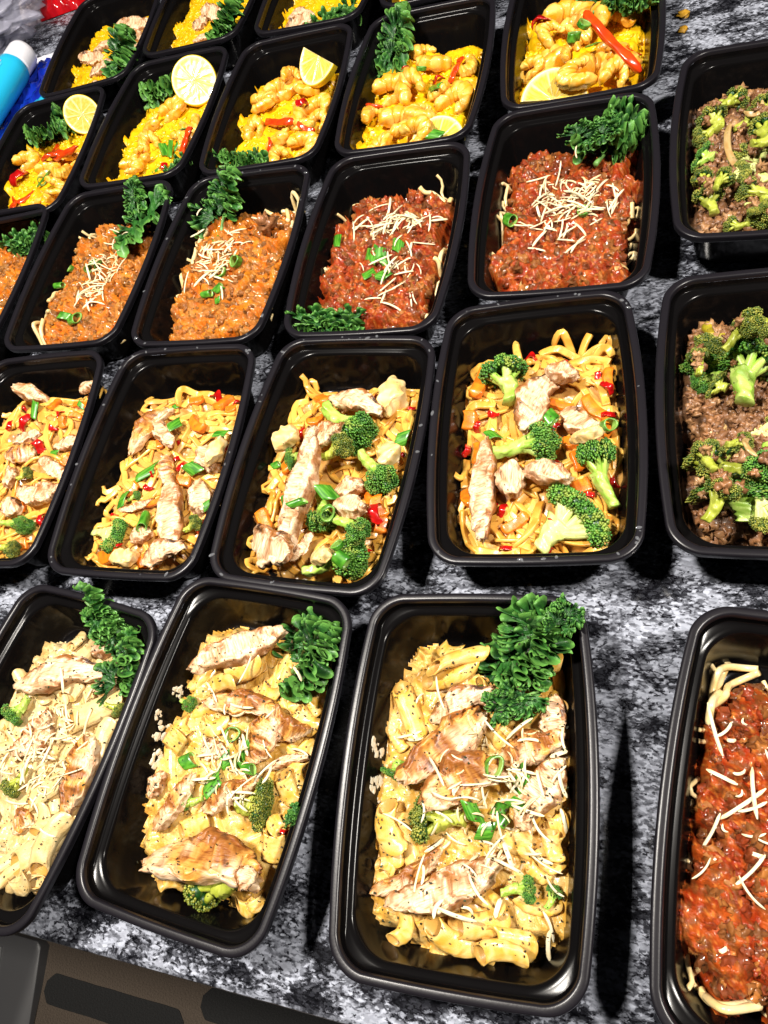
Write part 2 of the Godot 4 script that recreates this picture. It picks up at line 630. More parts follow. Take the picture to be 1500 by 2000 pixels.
func tray_floor(x: float, z: float) -> float:
	var d := tray_inset(x, z)
	if d < 0.0062:
		return 0.0505
	if d < 0.0122:
		return lerpf(0.0415, 0.038, (d - 0.0062) / 0.006)
	if d < 0.0185:
		return lerpf(0.037, 0.007, (d - 0.0122) / 0.0063)
	if d < 0.0235:
		return lerpf(0.007, 0.0016, (d - 0.0185) / 0.005)
	return 0.0016


func shell(profile: Array, closed_floor: float) -> ArrayMesh:
	var g := Geo.new()
	var n := 120
	for q in profile:
		for i in n:
			var f := float(i) / n
			var p := ring_point(f, q[0], 0.007 if q[0] > 0.008 else 0.0)
			g.add(Vector3(p.x, q[1], p.y), Color.WHITE)
	for k in profile.size() - 1:
		for i in n:
			var i2 := (i + 1) % n
			g.quad(k * n + i, k * n + i2, (k + 1) * n + i2, (k + 1) * n + i)
	if closed_floor >= 0.0:
		var k := g.add(Vector3(0, closed_floor, 0), Color.WHITE)
		var row := (profile.size() - 1) * n
		for i in n:
			g.tri(row + i, row + (i + 1) % n, k)
	return g.mesh()


func make_tray() -> Node3D:
	var t := Node3D.new()
	var rim := [[0.0040, 0.0446], [0.0006, 0.0444], [0.0002, 0.0448], [0.0, 0.0456], [0.0, 0.0486], [0.0003, 0.0495], [0.0010, 0.0500], [0.0020, 0.0502], [0.0038, 0.0502], [0.0048, 0.0499], [0.0054, 0.0492], [0.0057, 0.0480], [0.0059, 0.0468]]
	var inner := [[0.00595, 0.0467], [0.0063, 0.0440], [0.0066, 0.0424], [0.0072, 0.0416], [0.0082, 0.0412], [0.0100, 0.0407], [0.0110, 0.0402], [0.0117, 0.0394], [0.0121, 0.0380], [0.0128, 0.0345], [0.0155, 0.0215], [0.0181, 0.0090], [0.0190, 0.0058], [0.0203, 0.0036], [0.0222, 0.0021], [0.0250, 0.0016], [0.0300, 0.0015]]
	var outer := [[0.0045, 0.0447], [0.0058, 0.0436], [0.0075, 0.0405], [0.0110, 0.0390], [0.0117, 0.0370], [0.0146, 0.0215], [0.0172, 0.0080], [0.0185, 0.0035], [0.0205, 0.0012], [0.0230, 0.0003]]
	obj("rim", shell(rim, -1.0), M.rim, t)
	obj("tub", shell(inner, 0.0015), M.plastic, t)
	obj("outer_wall", shell(outer, 0.0003), M.plastic, t)
	return t


var tray_proto: Node3D


func tray(key: String, x: float, z: float, deg: float, label: String) -> void:
	var t: Node3D
	if tray_proto == null:
		tray_proto = make_tray()
		t = tray_proto
	else:
		t = tray_proto.duplicate()
	t.name = numbered("meal_tray")
	add_child(t)
	t.position = Vector3(x, 0.0005, z)
	t.rotation.y = deg_to_rad(-deg)
	tag(t, label, "food tray", "black meal trays on the granite counter")
	tray_at[key] = t.transform
	var p := Pile.new()
	p.h.resize(NX * NW)
	for j in NW:
		for i in NX:
			p.h[j * NX + i] = tray_floor((i - NX / 2) * CS, (j - NW / 2) * CS)
	piles[key] = p


# ---------------------------------------------------------------- beds of food
# far/near/left/right: how far the heap stays from the tray's outline on each side; top: its height.
func bed(key: String, called: String, label: String, category: String, top: float, far: float, near: float, left: float, right: float, rough: Array, tint: Callable, m: Material, step := 0.00135) -> void:
	var g := Geo.new()
	var P: Pile = piles[key]
	var sd := Vector3(hash(key) % 97, 0, hash(key) % 31)
	var nx := int(0.156 / step)
	var nw := int(0.230 / step)
	var keep := PackedInt32Array()
	keep.resize((nx + 1) * (nw + 1))
	for j in nw + 1:
		for i in nx + 1:
			var x := (i - nx * 0.5) * step
			var z := (j - nw * 0.5) * step
			var wob := 0.017 * NF.get_noise_2d(x * 24.0 + sd.x, z * 24.0 + sd.z) + 0.004 * NF.get_noise_2d(x * 130.0 + sd.x, z * 130.0)
			var cx := (left - right) * 0.5
			var cz := (far - near) * 0.5
			var hx := 0.075 - (left + right) * 0.5
			var hz := TB - (far + near) * 0.5
			var qx := absf(x - cx) - hx + 0.030
			var qz := absf(z - cz) - hz + 0.030
			var e := 0.030 - Vector2(maxf(qx, 0), maxf(qz, 0)).length() - minf(maxf(qx, qz), 0.0) + wob
			var flo := tray_floor(x, z)
			var kf := clampf(e / 0.016, -0.3, 1.0)
			var y := flo - 0.002
			if e > -0.002:
				var q := Vector3(x, 0, z) + sd
				var rise := sin(clampf(kf, 0.0, 1.0) * PI * 0.5)
				y = 0.0016 + (top - 0.0016) * rise + rough[0] * nf(q, rough[1]) * (0.3 + 0.7 * rise)
				y += rough[2] * nz(q, rough[3]) * rise + rough[2] * 0.6 * absf(nz(q + Vector3(3, 1, 2), rough[3] * 1.9)) * rise
			keep[j * (nx + 1) + i] = 1 if y > flo - 0.001 else 0
			y = maxf(y, flo - 0.0003)
			var p := Vector3(x, y, z)
			g.add(p, tint.call(p + sd))
			if y > flo:
				P.put(x, y, z)
	for j in nw:
		for i in nx:
			var k := j * (nx + 1) + i
			if keep[k] + keep[k + 1] + keep[k + nx + 1] + keep[k + nx + 2] > 0:
				g.quad(k, k + 1, k + nx + 2, k + nx + 1)
	var o := obj(called, g.mesh(), m)
	o.transform = tray_at[key]
	tag(o, label, category, "", "stuff")


func scatter(key: String, called: String, label: String, category: String, mesh: Mesh, m: Material, n: int, low: float, box: Rect2, size: Vector2, squash: Vector3, sink: float, tint: Callable, tilt := 0.5, grow := 0.0, limit := 0.006) -> void:
	var P: Pile = piles[key]
	var mm := MultiMesh.new()
	mm.transform_format = MultiMesh.TRANSFORM_3D
	mm.use_colors = true
	mm.mesh = mesh
	var where: Array[Transform3D] = []
	var r := RandomNumberGenerator.new()
	r.seed = hash(key + called)
	var reach := mesh.get_aabb().get_longest_axis_size() * 0.5 * squash.x
	var tries := 0
	while where.size() < n and tries < n * 6:
		tries += 1
		var x := box.position.x + box.size.x * r.randf()
		var z := box.position.y + box.size.y * r.randf()
		var y := P.soft(x, z)
		var in_ := tray_inset(x, z)
		var s := r.randf_range(size.x, size.y)
		if in_ < limit - 0.004 + s * reach or P.at(x, z) - tray_floor(x, z) < low:
			continue
		var b := Basis(Vector3.UP, r.randf() * TAU)
		var dx := (P.soft(x + 0.003, z) - P.soft(x - 0.003, z)) / 0.006
		var dz := (P.soft(x, z + 0.003) - P.soft(x, z - 0.003)) / 0.006
		var up := Vector3(-clampf(dx, -1.5, 1.5), 1, -clampf(dz, -1.5, 1.5)).normalized()
		var ax := Vector3.UP.cross(up)
		if ax.length() > 0.01:
			b = Basis(ax.normalized(), Vector3.UP.angle_to(up)) * b
		b = b * Basis(Vector3(r.randf() - 0.5, 0.1, r.randf() - 0.5).normalized(), r.randf_range(-tilt, tilt))
		if sink < 0.0:
			y = P.at(x, z)
		where.push_back(Transform3D(b.scaled_local(squash * s), Vector3(x, y + (absf(sink) if sink < 0.0 else -sink * s), z)))
		if grow > 0.0:
			P.put(x, y + grow * s, z)
	mm.instance_count = where.size()
	for k in where.size():
		mm.set_instance_transform(k, where[k])
		mm.set_instance_color(k, tint.call(r.randf(), r.randf()))
	var o := MultiMeshInstance3D.new()
	o.multimesh = mm
	o.material_override = m
	o.name = numbered(called)
	add_child(o)
	o.transform = tray_at[key]
	tag(o, label, category, "", "stuff")


# ---------------------------------------------------------------- single pieces
func proto(kind: String, called: String, parts: Array, every := 1) -> void:
	# parts: [name, mesh, material] each; a single part is the thing itself
	var root: Node3D
	var pts := PackedVector3Array()
	if parts.size() == 1:
		var o := MeshInstance3D.new()
		o.mesh = parts[0][1]
		o.material_override = parts[0][2]
		root = o
	else:
		root = Node3D.new()
		for p in parts:
			obj(p[0], p[1], p[2], root)
	for p in parts:
		var v: PackedVector3Array = p[1].surface_get_arrays(0)[Mesh.ARRAY_VERTEX]
		for k in range(0, v.size(), every):
			pts.push_back(v[k])
	var lo := pts[0]
	var hi := pts[0]
	for p in pts:
		lo = lo.min(p)
		hi = hi.max(p)
	protos[kind] = {"node": root, "called": called, "pts": pts, "size": hi - lo}


# Lays a copy of a piece on the heap in a tray: along and across in metres, thick as a factor.
const GROUPS := {
	"chicken slice": "chicken slices in the boxes", "chicken chunk": "chicken chunks in the boxes", "pasta tube": "pasta tubes in the penne boxes", "shrimp": "shrimps in the shrimp boxes",
	"broccoli": "broccoli pieces in the boxes", "kale": "kale garnishes in the boxes", "lemon slice": "lemon slices in the shrimp boxes", "scallion": "scallion garnish pieces",
	"carrot": "carrot sticks in the noodle boxes", "red pepper": "red pepper pieces in the boxes", "onion": "onion strips in the boxes", "cheese shred": "cheese shreds on the pasta",
}


func lay(kind: String, key: String, x: float, z: float, yaw: float, along: float, across: float, thick: float, sink: float, label: String, category: String, group := "", lean := 0.0, roll := 0.0) -> Node3D:
	var pr: Dictionary = protos[kind]
	var P: Pile = piles[key]
	var o: Node3D = pr.node.duplicate()
	o.name = numbered(pr.called)
	add_child(o)
	tag(o, label, category, group if group else str(GROUPS.get(category, "")))
	var sz: Vector3 = pr.size
	var sx := along / sz.x
	var sw := across / sz.z
	var st := thick * sqrt(sx * sw)
	var b := Basis(Vector3.UP, yaw)
	var fx := b.x * along * 0.33
	var fz := b.z * across * 0.33
	var sl := (P.soft(x + fx.x, z + fx.z) - P.soft(x - fx.x, z - fx.z)) / (along * 0.66)
	var sc := (P.soft(x + fz.x, z + fz.z) - P.soft(x - fz.x, z - fz.z)) / (across * 0.66)
	if absf(lean) + absf(roll) > 0.6:
		sl = 0.0
		sc = 0.0
	b = b * Basis(Vector3(0, 0, 1), clampf(atan(sl), -0.4, 0.4) + lean) * Basis(Vector3(1, 0, 0), clampf(-atan(sc), -0.45, 0.45) + roll)
	b = b.scaled_local(Vector3(sx, st, sw))
	var diffs := PackedFloat32Array()
	var pts: PackedVector3Array = pr.pts
	# keep the piece inside the walls
	if category != "kale" and category != "lemon slice":
		for tries in 8:
			var over := 0
			var seen := 0
			for k in range(0, pts.size(), 5):
				var q := b * pts[k] + Vector3(x, 0, z)
				seen += 1
				if tray_inset(q.x, q.z) < 0.0160:
					over += 1
			if over * 60 <= seen:
				break
			x *= 0.955
			z *= 0.975
	var spots := PackedVector3Array()
	for p in pts:
		var q := b * p + Vector3(x, 0, z)
		spots.push_back(q)
		diffs.push_back(P.at(q.x, q.z) - q.y)
	diffs.sort()
	var y := diffs[int((diffs.size() - 1) * 0.965)] - sink
	for q in spots:
		P.put(q.x, q.y + y, q.z)
	o.transform = tray_at[key] * Transform3D(b, Vector3(x, y, z))
	return o


# A strand that follows the heap under it. pts: points in the tray's plane.
func strand(key: String, called: String, path: PackedVector2Array, w: float, t: float, flat: bool, m: Material, label: String, category: String, group: String, ca: Color, cb: Color, loop := 0.0, bag: Geo = null) -> void:
	var P: Pile = piles[key]
	var n := path.size()
	var ys := PackedFloat32Array()
	for k in n:
		var q := path[k]
		ys.push_back(maxf(P.at(q.x, q.y), P.soft(q.x, q.y)) + t * 0.35)
	for pass_ in 5:
		for k in range(1, n - 1):
			ys[k] = maxf(ys[k], (ys[k - 1] + ys[k + 1]) * 0.5 - 0.0004)
	for pass_ in 2:
		for k in range(1, n - 1):
			ys[k] = ys[k] * 0.5 + (ys[k - 1] + ys[k + 1]) * 0.25
	if loop != 0.0:
		for k in n:
			ys[k] += loop * sin(PI * clampf(float(k) / (n - 1), 0.0, 1.0))
	var g := bag if bag else Geo.new()
	var base := g.v.size()
	var mm := 8
	var sd := Vector3(path[0].x * 90.0, 0, path[0].y * 70.0)
	var roll := nz(sd, 3.0) * 1.2
	for k in n:
		var k0 := maxi(0, k - 1)
		var k1 := mini(n - 1, k + 1)
		var p := Vector3(path[k].x, ys[k], path[k].y)
		var d := (Vector3(path[k1].x, ys[k1], path[k1].y) - Vector3(path[k0].x, ys[k0], path[k0].y)).normalized()
		var side := d.cross(Vector3.UP).normalized()
		var up := side.cross(d)
		var ro := roll + nz(p + sd, 25.0) * 0.9
		var s2 := side * cos(ro) + up * sin(ro)
		var u2 := up * cos(ro) - side * sin(ro)
		for j in mm:
			var a := TAU * (j + 0.5) / mm
			var e := 0.45 if flat else 1.0
			var q := p + s2 * spow(cos(a), e) * w * 0.5 + u2 * spow(sin(a), e) * t * 0.5
			g.add(q, mixc(ca, cb, 0.5 + nf(q + sd, 70.0) * 1.6))
		P.put(p.x, p.y + t * 0.4, p.z)
		P.put(p.x + side.x * w * 0.4, p.y + t * 0.3, p.z + side.z * w * 0.4)
		P.put(p.x - side.x * w * 0.4, p.y + t * 0.3, p.z - side.z * w * 0.4)
	for k in n - 1:
		for j in mm:
			var j2 := (j + 1) % mm
			g.quad(base + k * mm + j, base + k * mm + j2, base + (k + 1) * mm + j2, base + (k + 1) * mm + j)
	for e in 2:
		var row := base + (n - 1) * mm * e
		for j in range(1, mm - 1):
			if e:
				g.tri(row, row + j, row + j + 1)
			else:
				g.tri(row, row + j + 1, row + j)
	if bag == null:
		var o := obj(called, g.mesh(), m)
		o.transform = tray_at[key]
		tag(o, label, category, group)


func wander(r: RandomNumberGenerator, x: float, z: float, heading: float, length: float, curl: float, low_inset: float, box: Rect2) -> PackedVector2Array:
	var p := PackedVector2Array()
	var steps := maxi(5, int(length / 0.0035))
	var k := r.randf_range(-curl, curl)
	var q := Vector2(x, z)
	for i in steps + 1:
		p.push_back(q)
		k = k * 0.9 + r.randf_range(-curl, curl) * 0.35
		heading += k
		var step := Vector2(cos(heading), sin(heading)) * 0.0035
		var nq := q + step
		if tray_inset(nq.x, nq.y) < low_inset or not box.has_point(nq):
			heading += 0.9 * (1.0 if k >= 0.0 else -1.0)
			nq = q + Vector2(cos(heading), sin(heading)) * 0.0035
			if tray_inset(nq.x, nq.y) < low_inset * 0.8:
				break
		q = nq
	return p


func noodles(key: String, n: int, box: Rect2, flat: bool, w: float, t: float, lengths: Vector2, curl: float, m: Material, label: String, group: String, ca: Color, cb: Color, single: bool) -> void:
	var r := RandomNumberGenerator.new()
	r.seed = hash(key) + n
	var bag: Geo = null if single else Geo.new()
	for k in n:
		var x := 0.0
		var z := 0.0
		for tries in 30:
			x = box.position.x + box.size.x * r.randf()
			z = box.position.y + box.size.y * r.randf()
			if tray_inset(x, z) > 0.0178:
				break
		var path := wander(r, x, z, r.randf() * TAU, r.randf_range(lengths.x, lengths.y), curl, 0.0174, box)
		if path.size() < 5:
			continue
		var mixk := r.randf()
		strand(key, "noodle_strand" if flat else "spaghetti_strand", path, w * r.randf_range(0.85, 1.15), t, flat, m, label, "noodle", group, mixc(ca, cb, mixk * 0.6), mixc(ca, cb, 0.4 + mixk * 0.6), 0.0, bag)
	if bag:
		var o := obj("noodle_bed", bag.mesh(), m)
		o.transform = tray_at[key]
		tag(o, label, "noodle bed", "", "stuff")


func one_noodle(key: String, pts: Array, flat: bool, w: float, t: float, m: Material, label: String, group: String, ca: Color, cb: Color, loop := 0.0) -> void:
	var c := Curve2D.new()
	for k in pts.size():
		var d := Vector2.ZERO
		if k > 0 and k < pts.size() - 1:
			d = (pts[k + 1] - pts[k - 1]) * 0.2
		c.add_point(pts[k], -d, d)
	c.bake_interval = 0.003
	strand(key, "noodle_strand" if flat else "spaghetti_strand", c.get_baked_points(), w, t, flat, m, label, "noodle", group, ca, cb, loop)


func shreds(key: String, n: int, cx: float, cz: float, sx: float, sz: float, label: String, group: String, lo := 0.010, hi := 0.024) -> void:
	var r := RandomNumberGenerator.new()
	r.seed = hash(key) + n * 7
	for k in n:
		var x := cx + sx * clampf(r.randfn(), -1.8, 1.8)
		var z := cz + sz * clampf(r.randfn(), -1.8, 1.8)
		if tray_inset(x, z) < 0.014:
			continue
		lay("shred_%d" % (k % 4), key, x, z, r.randf() * TAU, r.randf_range(lo, hi), r.randf_range(0.0016, 0.0025), 1.0, 0.0006, label, "cheese shred", group, r.randf_range(-0.12, 0.25))


func fill_penne(key: String, n: int, box: Rect2, label: String, group: String) -> void:
	var r := RandomNumberGenerator.new()
	r.seed = hash(key) + 31
	for k in n:
		var x := box.position.x + box.size.x * r.randf()
		var z := box.position.y + box.size.y * r.randf()
		if tray_inset(x, z) < 0.020:
			continue
		lay(("pwhite_%d" if key == "A1" else "penne_%d") % (k % 5), key, x, z, r.randf() * TAU, r.randf_range(0.034, 0.044), r.randf_range(0.0105, 0.0135), 1.0, 0.005, label, "pasta tube", group)


# ---------------------------------------------------------------- splashes and droplets
func wall_splash(key: String, label: String, spots: Array, m: Material) -> void:
	# dabs of sauce on the tray's wall: [z, height, size] each, on the side of negative x
	var g := Geo.new()
	var r := RandomNumberGenerator.new()
	r.seed = hash(key) + 3
	for q in spots:
		for k in 11:
			var z: float = q[0] + r.randf_range(-1.0, 1.0) * q[2] * 1.1
			var y: float = clampf(q[1] + r.randf_range(-1.0, 1.0) * q[2] * 1.2, 0.004, 0.036)
			var x := -0.05
			while tray_floor(x, z) < y and x > -0.08:
				x -= 0.0002
			var rad: float = q[2] * r.randf_range(0.2, 0.62)
			var o := Vector3(x, y, z)
			loft(g, 5, 9, func(t: float, a: float) -> Vector3:
				var d := Vector3(cos(PI * t) * 0.25, sin(PI * t) * cos(a), sin(PI * t) * sin(a))
				return o + Basis(Vector3(0, 0, 1), 0.22) * (d * rad * (1.0 + 0.5 * nz(d + o * 90.0, 1.4))),
			func(_p: Vector3, _t: float, _a: float) -> Color: return Color(0.82, 0.76, 0.60))
	var o2 := obj("cream_splash", g.mesh(), m)
	o2.transform = tray_at[key]
	tag(o2, label, "cream splash", "", "stuff")


func rim_droplets(key: String, label: String, n: int) -> void:
	var r := RandomNumberGenerator.new()
	r.seed = hash(key) + 77
	var mm := MultiMesh.new()
	mm.transform_format = MultiMesh.TRANSFORM_3D
	mm.mesh = M.grain
	mm.instance_count = n
	for k in n:
		var p := ring_point(r.randf(), r.randf_range(0.0012, 0.0042), 0.0)
		var s := r.randf_range(0.0004, 0.0013)
		mm.set_instance_transform(k, Transform3D(Basis(Vector3.UP, r.randf() * TAU).scaled_local(Vector3(s * r.randf_range(1.0, 2.2), s * 0.6, s)), Vector3(p.x, 0.0502, p.y)))
	var o := MultiMeshInstance3D.new()
	o.multimesh = mm
	o.material_override = M.water
	o.name = numbered("water_droplets")
	add_child(o)
	o.transform = tray_at[key]
	tag(o, label, "water droplets", "", "stuff")


# ---------------------------------------------------------------- materials
func granite() -> ImageTexture:
	var S := 1280
	var a := FastNoiseLite.new()
	a.noise_type = FastNoiseLite.TYPE_SIMPLEX_SMOOTH
	a.seed = 5
	a.frequency = 0.013
	a.fractal_octaves = 5
	a.fractal_gain = 0.62
	a.domain_warp_enabled = true
	a.domain_warp_amplitude = 40.0
	a.domain_warp_frequency = 0.012
	var big: Image = a.get_seamless_image(S / 2, S)
	big.resize(S, S, Image.INTERPOLATE_CUBIC)
	var b := FastNoiseLite.new()
	b.noise_type = FastNoiseLite.TYPE_SIMPLEX_SMOOTH
	b.seed = 11
	b.frequency = 0.022
	b.fractal_type = FastNoiseLite.FRACTAL_RIDGED
	b.fractal_octaves = 5
	b.domain_warp_enabled = true
	b.domain_warp_amplitude = 25.0
	b.domain_warp_frequency = 0.03
	var veins: Image = b.get_seamless_image(S, S * 2)
	veins.resize(S, S, Image.INTERPOLATE_BILINEAR)
	var c := FastNoiseLite.new()
	c.noise_type = FastNoiseLite.TYPE_CELLULAR
	c.seed = 3
	c.frequency = 0.11
	c.cellular_return_type = FastNoiseLite.RETURN_CELL_VALUE
	c.fractal_type = FastNoiseLite.FRACTAL_NONE
	c.domain_warp_enabled = true
	c.domain_warp_amplitude = 12.0
	c.domain_warp_frequency = 0.08
	var cells: Image = c.get_seamless_image(S, S * 2)
	cells.resize(S, S, Image.INTERPOLATE_BILINEAR)
	var e := FastNoiseLite.new()
	e.seed = 21
	e.frequency = 0.006
	e.fractal_octaves = 3
	var wide: Image = e.get_seamless_image(S, S)
	var h := FastNoiseLite.new()
	h.noise_type = FastNoiseLite.TYPE_CELLULAR
	h.seed = 8
	h.frequency = 0.075
	h.cellular_return_type = FastNoiseLite.RETURN_DISTANCE2_SUB
	h.fractal_type = FastNoiseLite.FRACTAL_NONE
	h.domain_warp_enabled = true
	h.domain_warp_amplitude = 14.0
	h.domain_warp_frequency = 0.06
	var rims: Image = h.get_seamless_image(S / 2, S)
	rims.resize(S, S, Image.INTERPOLATE_CUBIC)
	var A := big.get_data()
	var B := veins.get_data()
	var C := cells.get_data()
	var D := wide.get_data()
	var E := rims.get_data()
	var out := PackedByteArray()
	out.resize(S * S * 3)
	var k := 0
	for i in S * S:
		var n := A[i] / 255.0
		var v := B[i] / 255.0
		var cell := C[i] / 255.0
		var w := D[i] / 255.0
		var rim := E[i] / 255.0
		var l := clampf((n - 0.26) * 2.4 + (w - 0.5) * 0.5 + (cell - 0.5) * 1.0, 0.0, 1.0)
		var dark := clampf((v - 0.75 + (0.5 - w) * 0.22 + (cell - 0.5) * 0.40) * 6.0, 0.0, 1.0)
		var line := clampf((0.13 - rim) * 9.0, 0.0, 1.0) * clampf((0.62 - n) * 4.0 + (v - 0.5) * 2.0, 0.0, 1.0)
		l = lerpf(0.23 + 0.37 * l, 0.035, maxf(dark, line * 0.85))
		if n < 0.34 and cell > 0.40:
			l *= 0.25
		var u := clampf(l + (cell - 0.5) * 0.20, 0.02, 0.86)
		out[k] = int(u * 250.0)
		out[k + 1] = int(minf(u * 1.03, 1.0) * 250.0)
		out[k + 2] = int(minf(u * 1.09 + 0.012, 1.0) * 250.0)
		k += 3
	return ImageTexture.create_from_image(Image.create_from_data(S, S, false, Image.FORMAT_RGB8, out))


func materials() -> void:
	var fine := noise_normal(0.05, 4, 256, 8.0, 1)
	var lumpy := noise_normal(0.025, 5, 256, 14.0, 2)
	M.water = StandardMaterial3D.new()
	M.water.transparency = BaseMaterial3D.TRANSPARENCY_ALPHA
	M.water.albedo_color = Color(0.9, 0.92, 0.95, 0.12)
	M.water.roughness = 0.03
	M.fuzz = lumpy
	M.plastic = mat(0.16, false, Color(0.0035, 0.0032, 0.0034).linear_to_srgb())
	M.rim = relief(mat(0.30, false, Color(0.009, 0.008, 0.0105).linear_to_srgb()), fine, Vector3.ONE * 40.0, 0.02)
	M.plastic.metallic_specular = 0.21
	M.rim.metallic_specular = 0.38
	M.granite = mat(0.12, false)
	M.granite.albedo_texture = granite()
	M.granite.uv1_triplanar = true
	M.granite.uv1_world_triplanar = true
	M.granite.uv1_scale = Vector3.ONE * (1.0 / 0.40)
	var fn := FastNoiseLite.new()
	fn.seed = 17
	fn.frequency = 0.022
	fn.fractal_octaves = 4
	var ramp := Gradient.new()
	ramp.set_color(0, Color(0.60, 0.42, 0.28))
	ramp.set_color(1, Color(1, 1, 1))
	ramp.add_point(0.27, Color(0.87, 0.78, 0.69))
	ramp.add_point(0.38, Color(0.99, 0.97, 0.95))
	var fib := NoiseTexture2D.new()
	fib.width = 256
	fib.height = 256
	fib.seamless = true
	fib.noise = fn
	fib.color_ramp = ramp
	var fibn := NoiseTexture2D.new()
	fibn.width = 256
	fibn.height = 256
	fibn.seamless = true
	fibn.noise = fn
	fibn.as_normal_map = true
	fibn.bump_strength = 10.0
	M.chicken_along = coat(relief(mat(0.48), fibn, Vector3(14, 85, 85), 0.55), 0.25, 0.3)
	M.chicken_along.albedo_texture = fib
	M.chicken_across = coat(relief(mat(0.48), fibn, Vector3(85, 60, 14), 0.55), 0.25, 0.3)
	M.chicken_across.albedo_texture = fib
	M.chicken = coat(relief(mat(0.45), fine, Vector3(50, 50, 50), 0.4), 0.3, 0.25)
	M.penne = coat(relief(mat(0.38), fine, Vector3.ONE * 60.0, 0.35), 0.35, 0.22)
	M.cream = coat(relief(mat(0.35), lumpy, Vector3.ONE * 45.0, 0.6), 0.4, 0.2)
	M.noodle = coat(relief(mat(0.35), fine, Vector3.ONE * 50.0, 0.2), 0.35, 0.2)
	M.meat = coat(relief(mat(0.50), lumpy, Vector3.ONE * 70.0, 0.8), 0.55, 0.10)
	M.meat.metallic_specular = 0.35
	M.beef = coat(relief(mat(0.5), lumpy, Vector3.ONE * 90.0, 1.0), 0.35, 0.25)
	M.rice = coat(mat(0.35), 0.3, 0.2)
	M.shrimp = coat(relief(mat(0.36), fine, Vector3.ONE * 70.0, 0.45), 0.55, 0.15)
	M.stalk = coat(relief(mat(0.42), fine, Vector3.ONE * 60.0, 0.4), 0.3, 0.2)
	M.crown = coat(mat(0.5), 0.25, 0.25)
	M.stalk_dull = M.stalk.duplicate()
	M.stalk_dull.albedo_color = Color(0.92, 0.78, 0.50)
	M.crown_dull = M.crown.duplicate()
	M.crown_dull.albedo_color = Color(1.0, 0.80, 0.65)
	M.stalk_cream = M.stalk.duplicate()
	M.stalk_cream.albedo_color = Color(0.98, 0.86, 0.85)
	M.kale = coat(relief(mat(0.50), fine, Vector3.ONE * 55.0, 0.6), 0.15, 0.25)
	M.kale.metallic_specular = 0.4
	M.kale.backlight_enabled = true
	M.kale.backlight = Color(0.12, 0.15, 0.05)
	M.kale_stem = mat(0.45)
	M.rind = coat(relief(mat(0.4), fine, Vector3.ONE * 60.0, 0.4), 0.4, 0.2)
	M.flesh = coat(mat(0.3), 0.6, 0.1)
	M.onion = coat(mat(0.35), 0.4, 0.15)
	M.scallion = coat(mat(0.36), 0.35, 0.18)
	M.carrot = coat(relief(mat(0.36), fine, Vector3.ONE * 50.0, 0.3), 0.5, 0.15)
	M.pepper = coat(mat(0.26), 0.8, 0.08)
	M.cheese = mat(0.42)
	M.flake = mat(0.7)


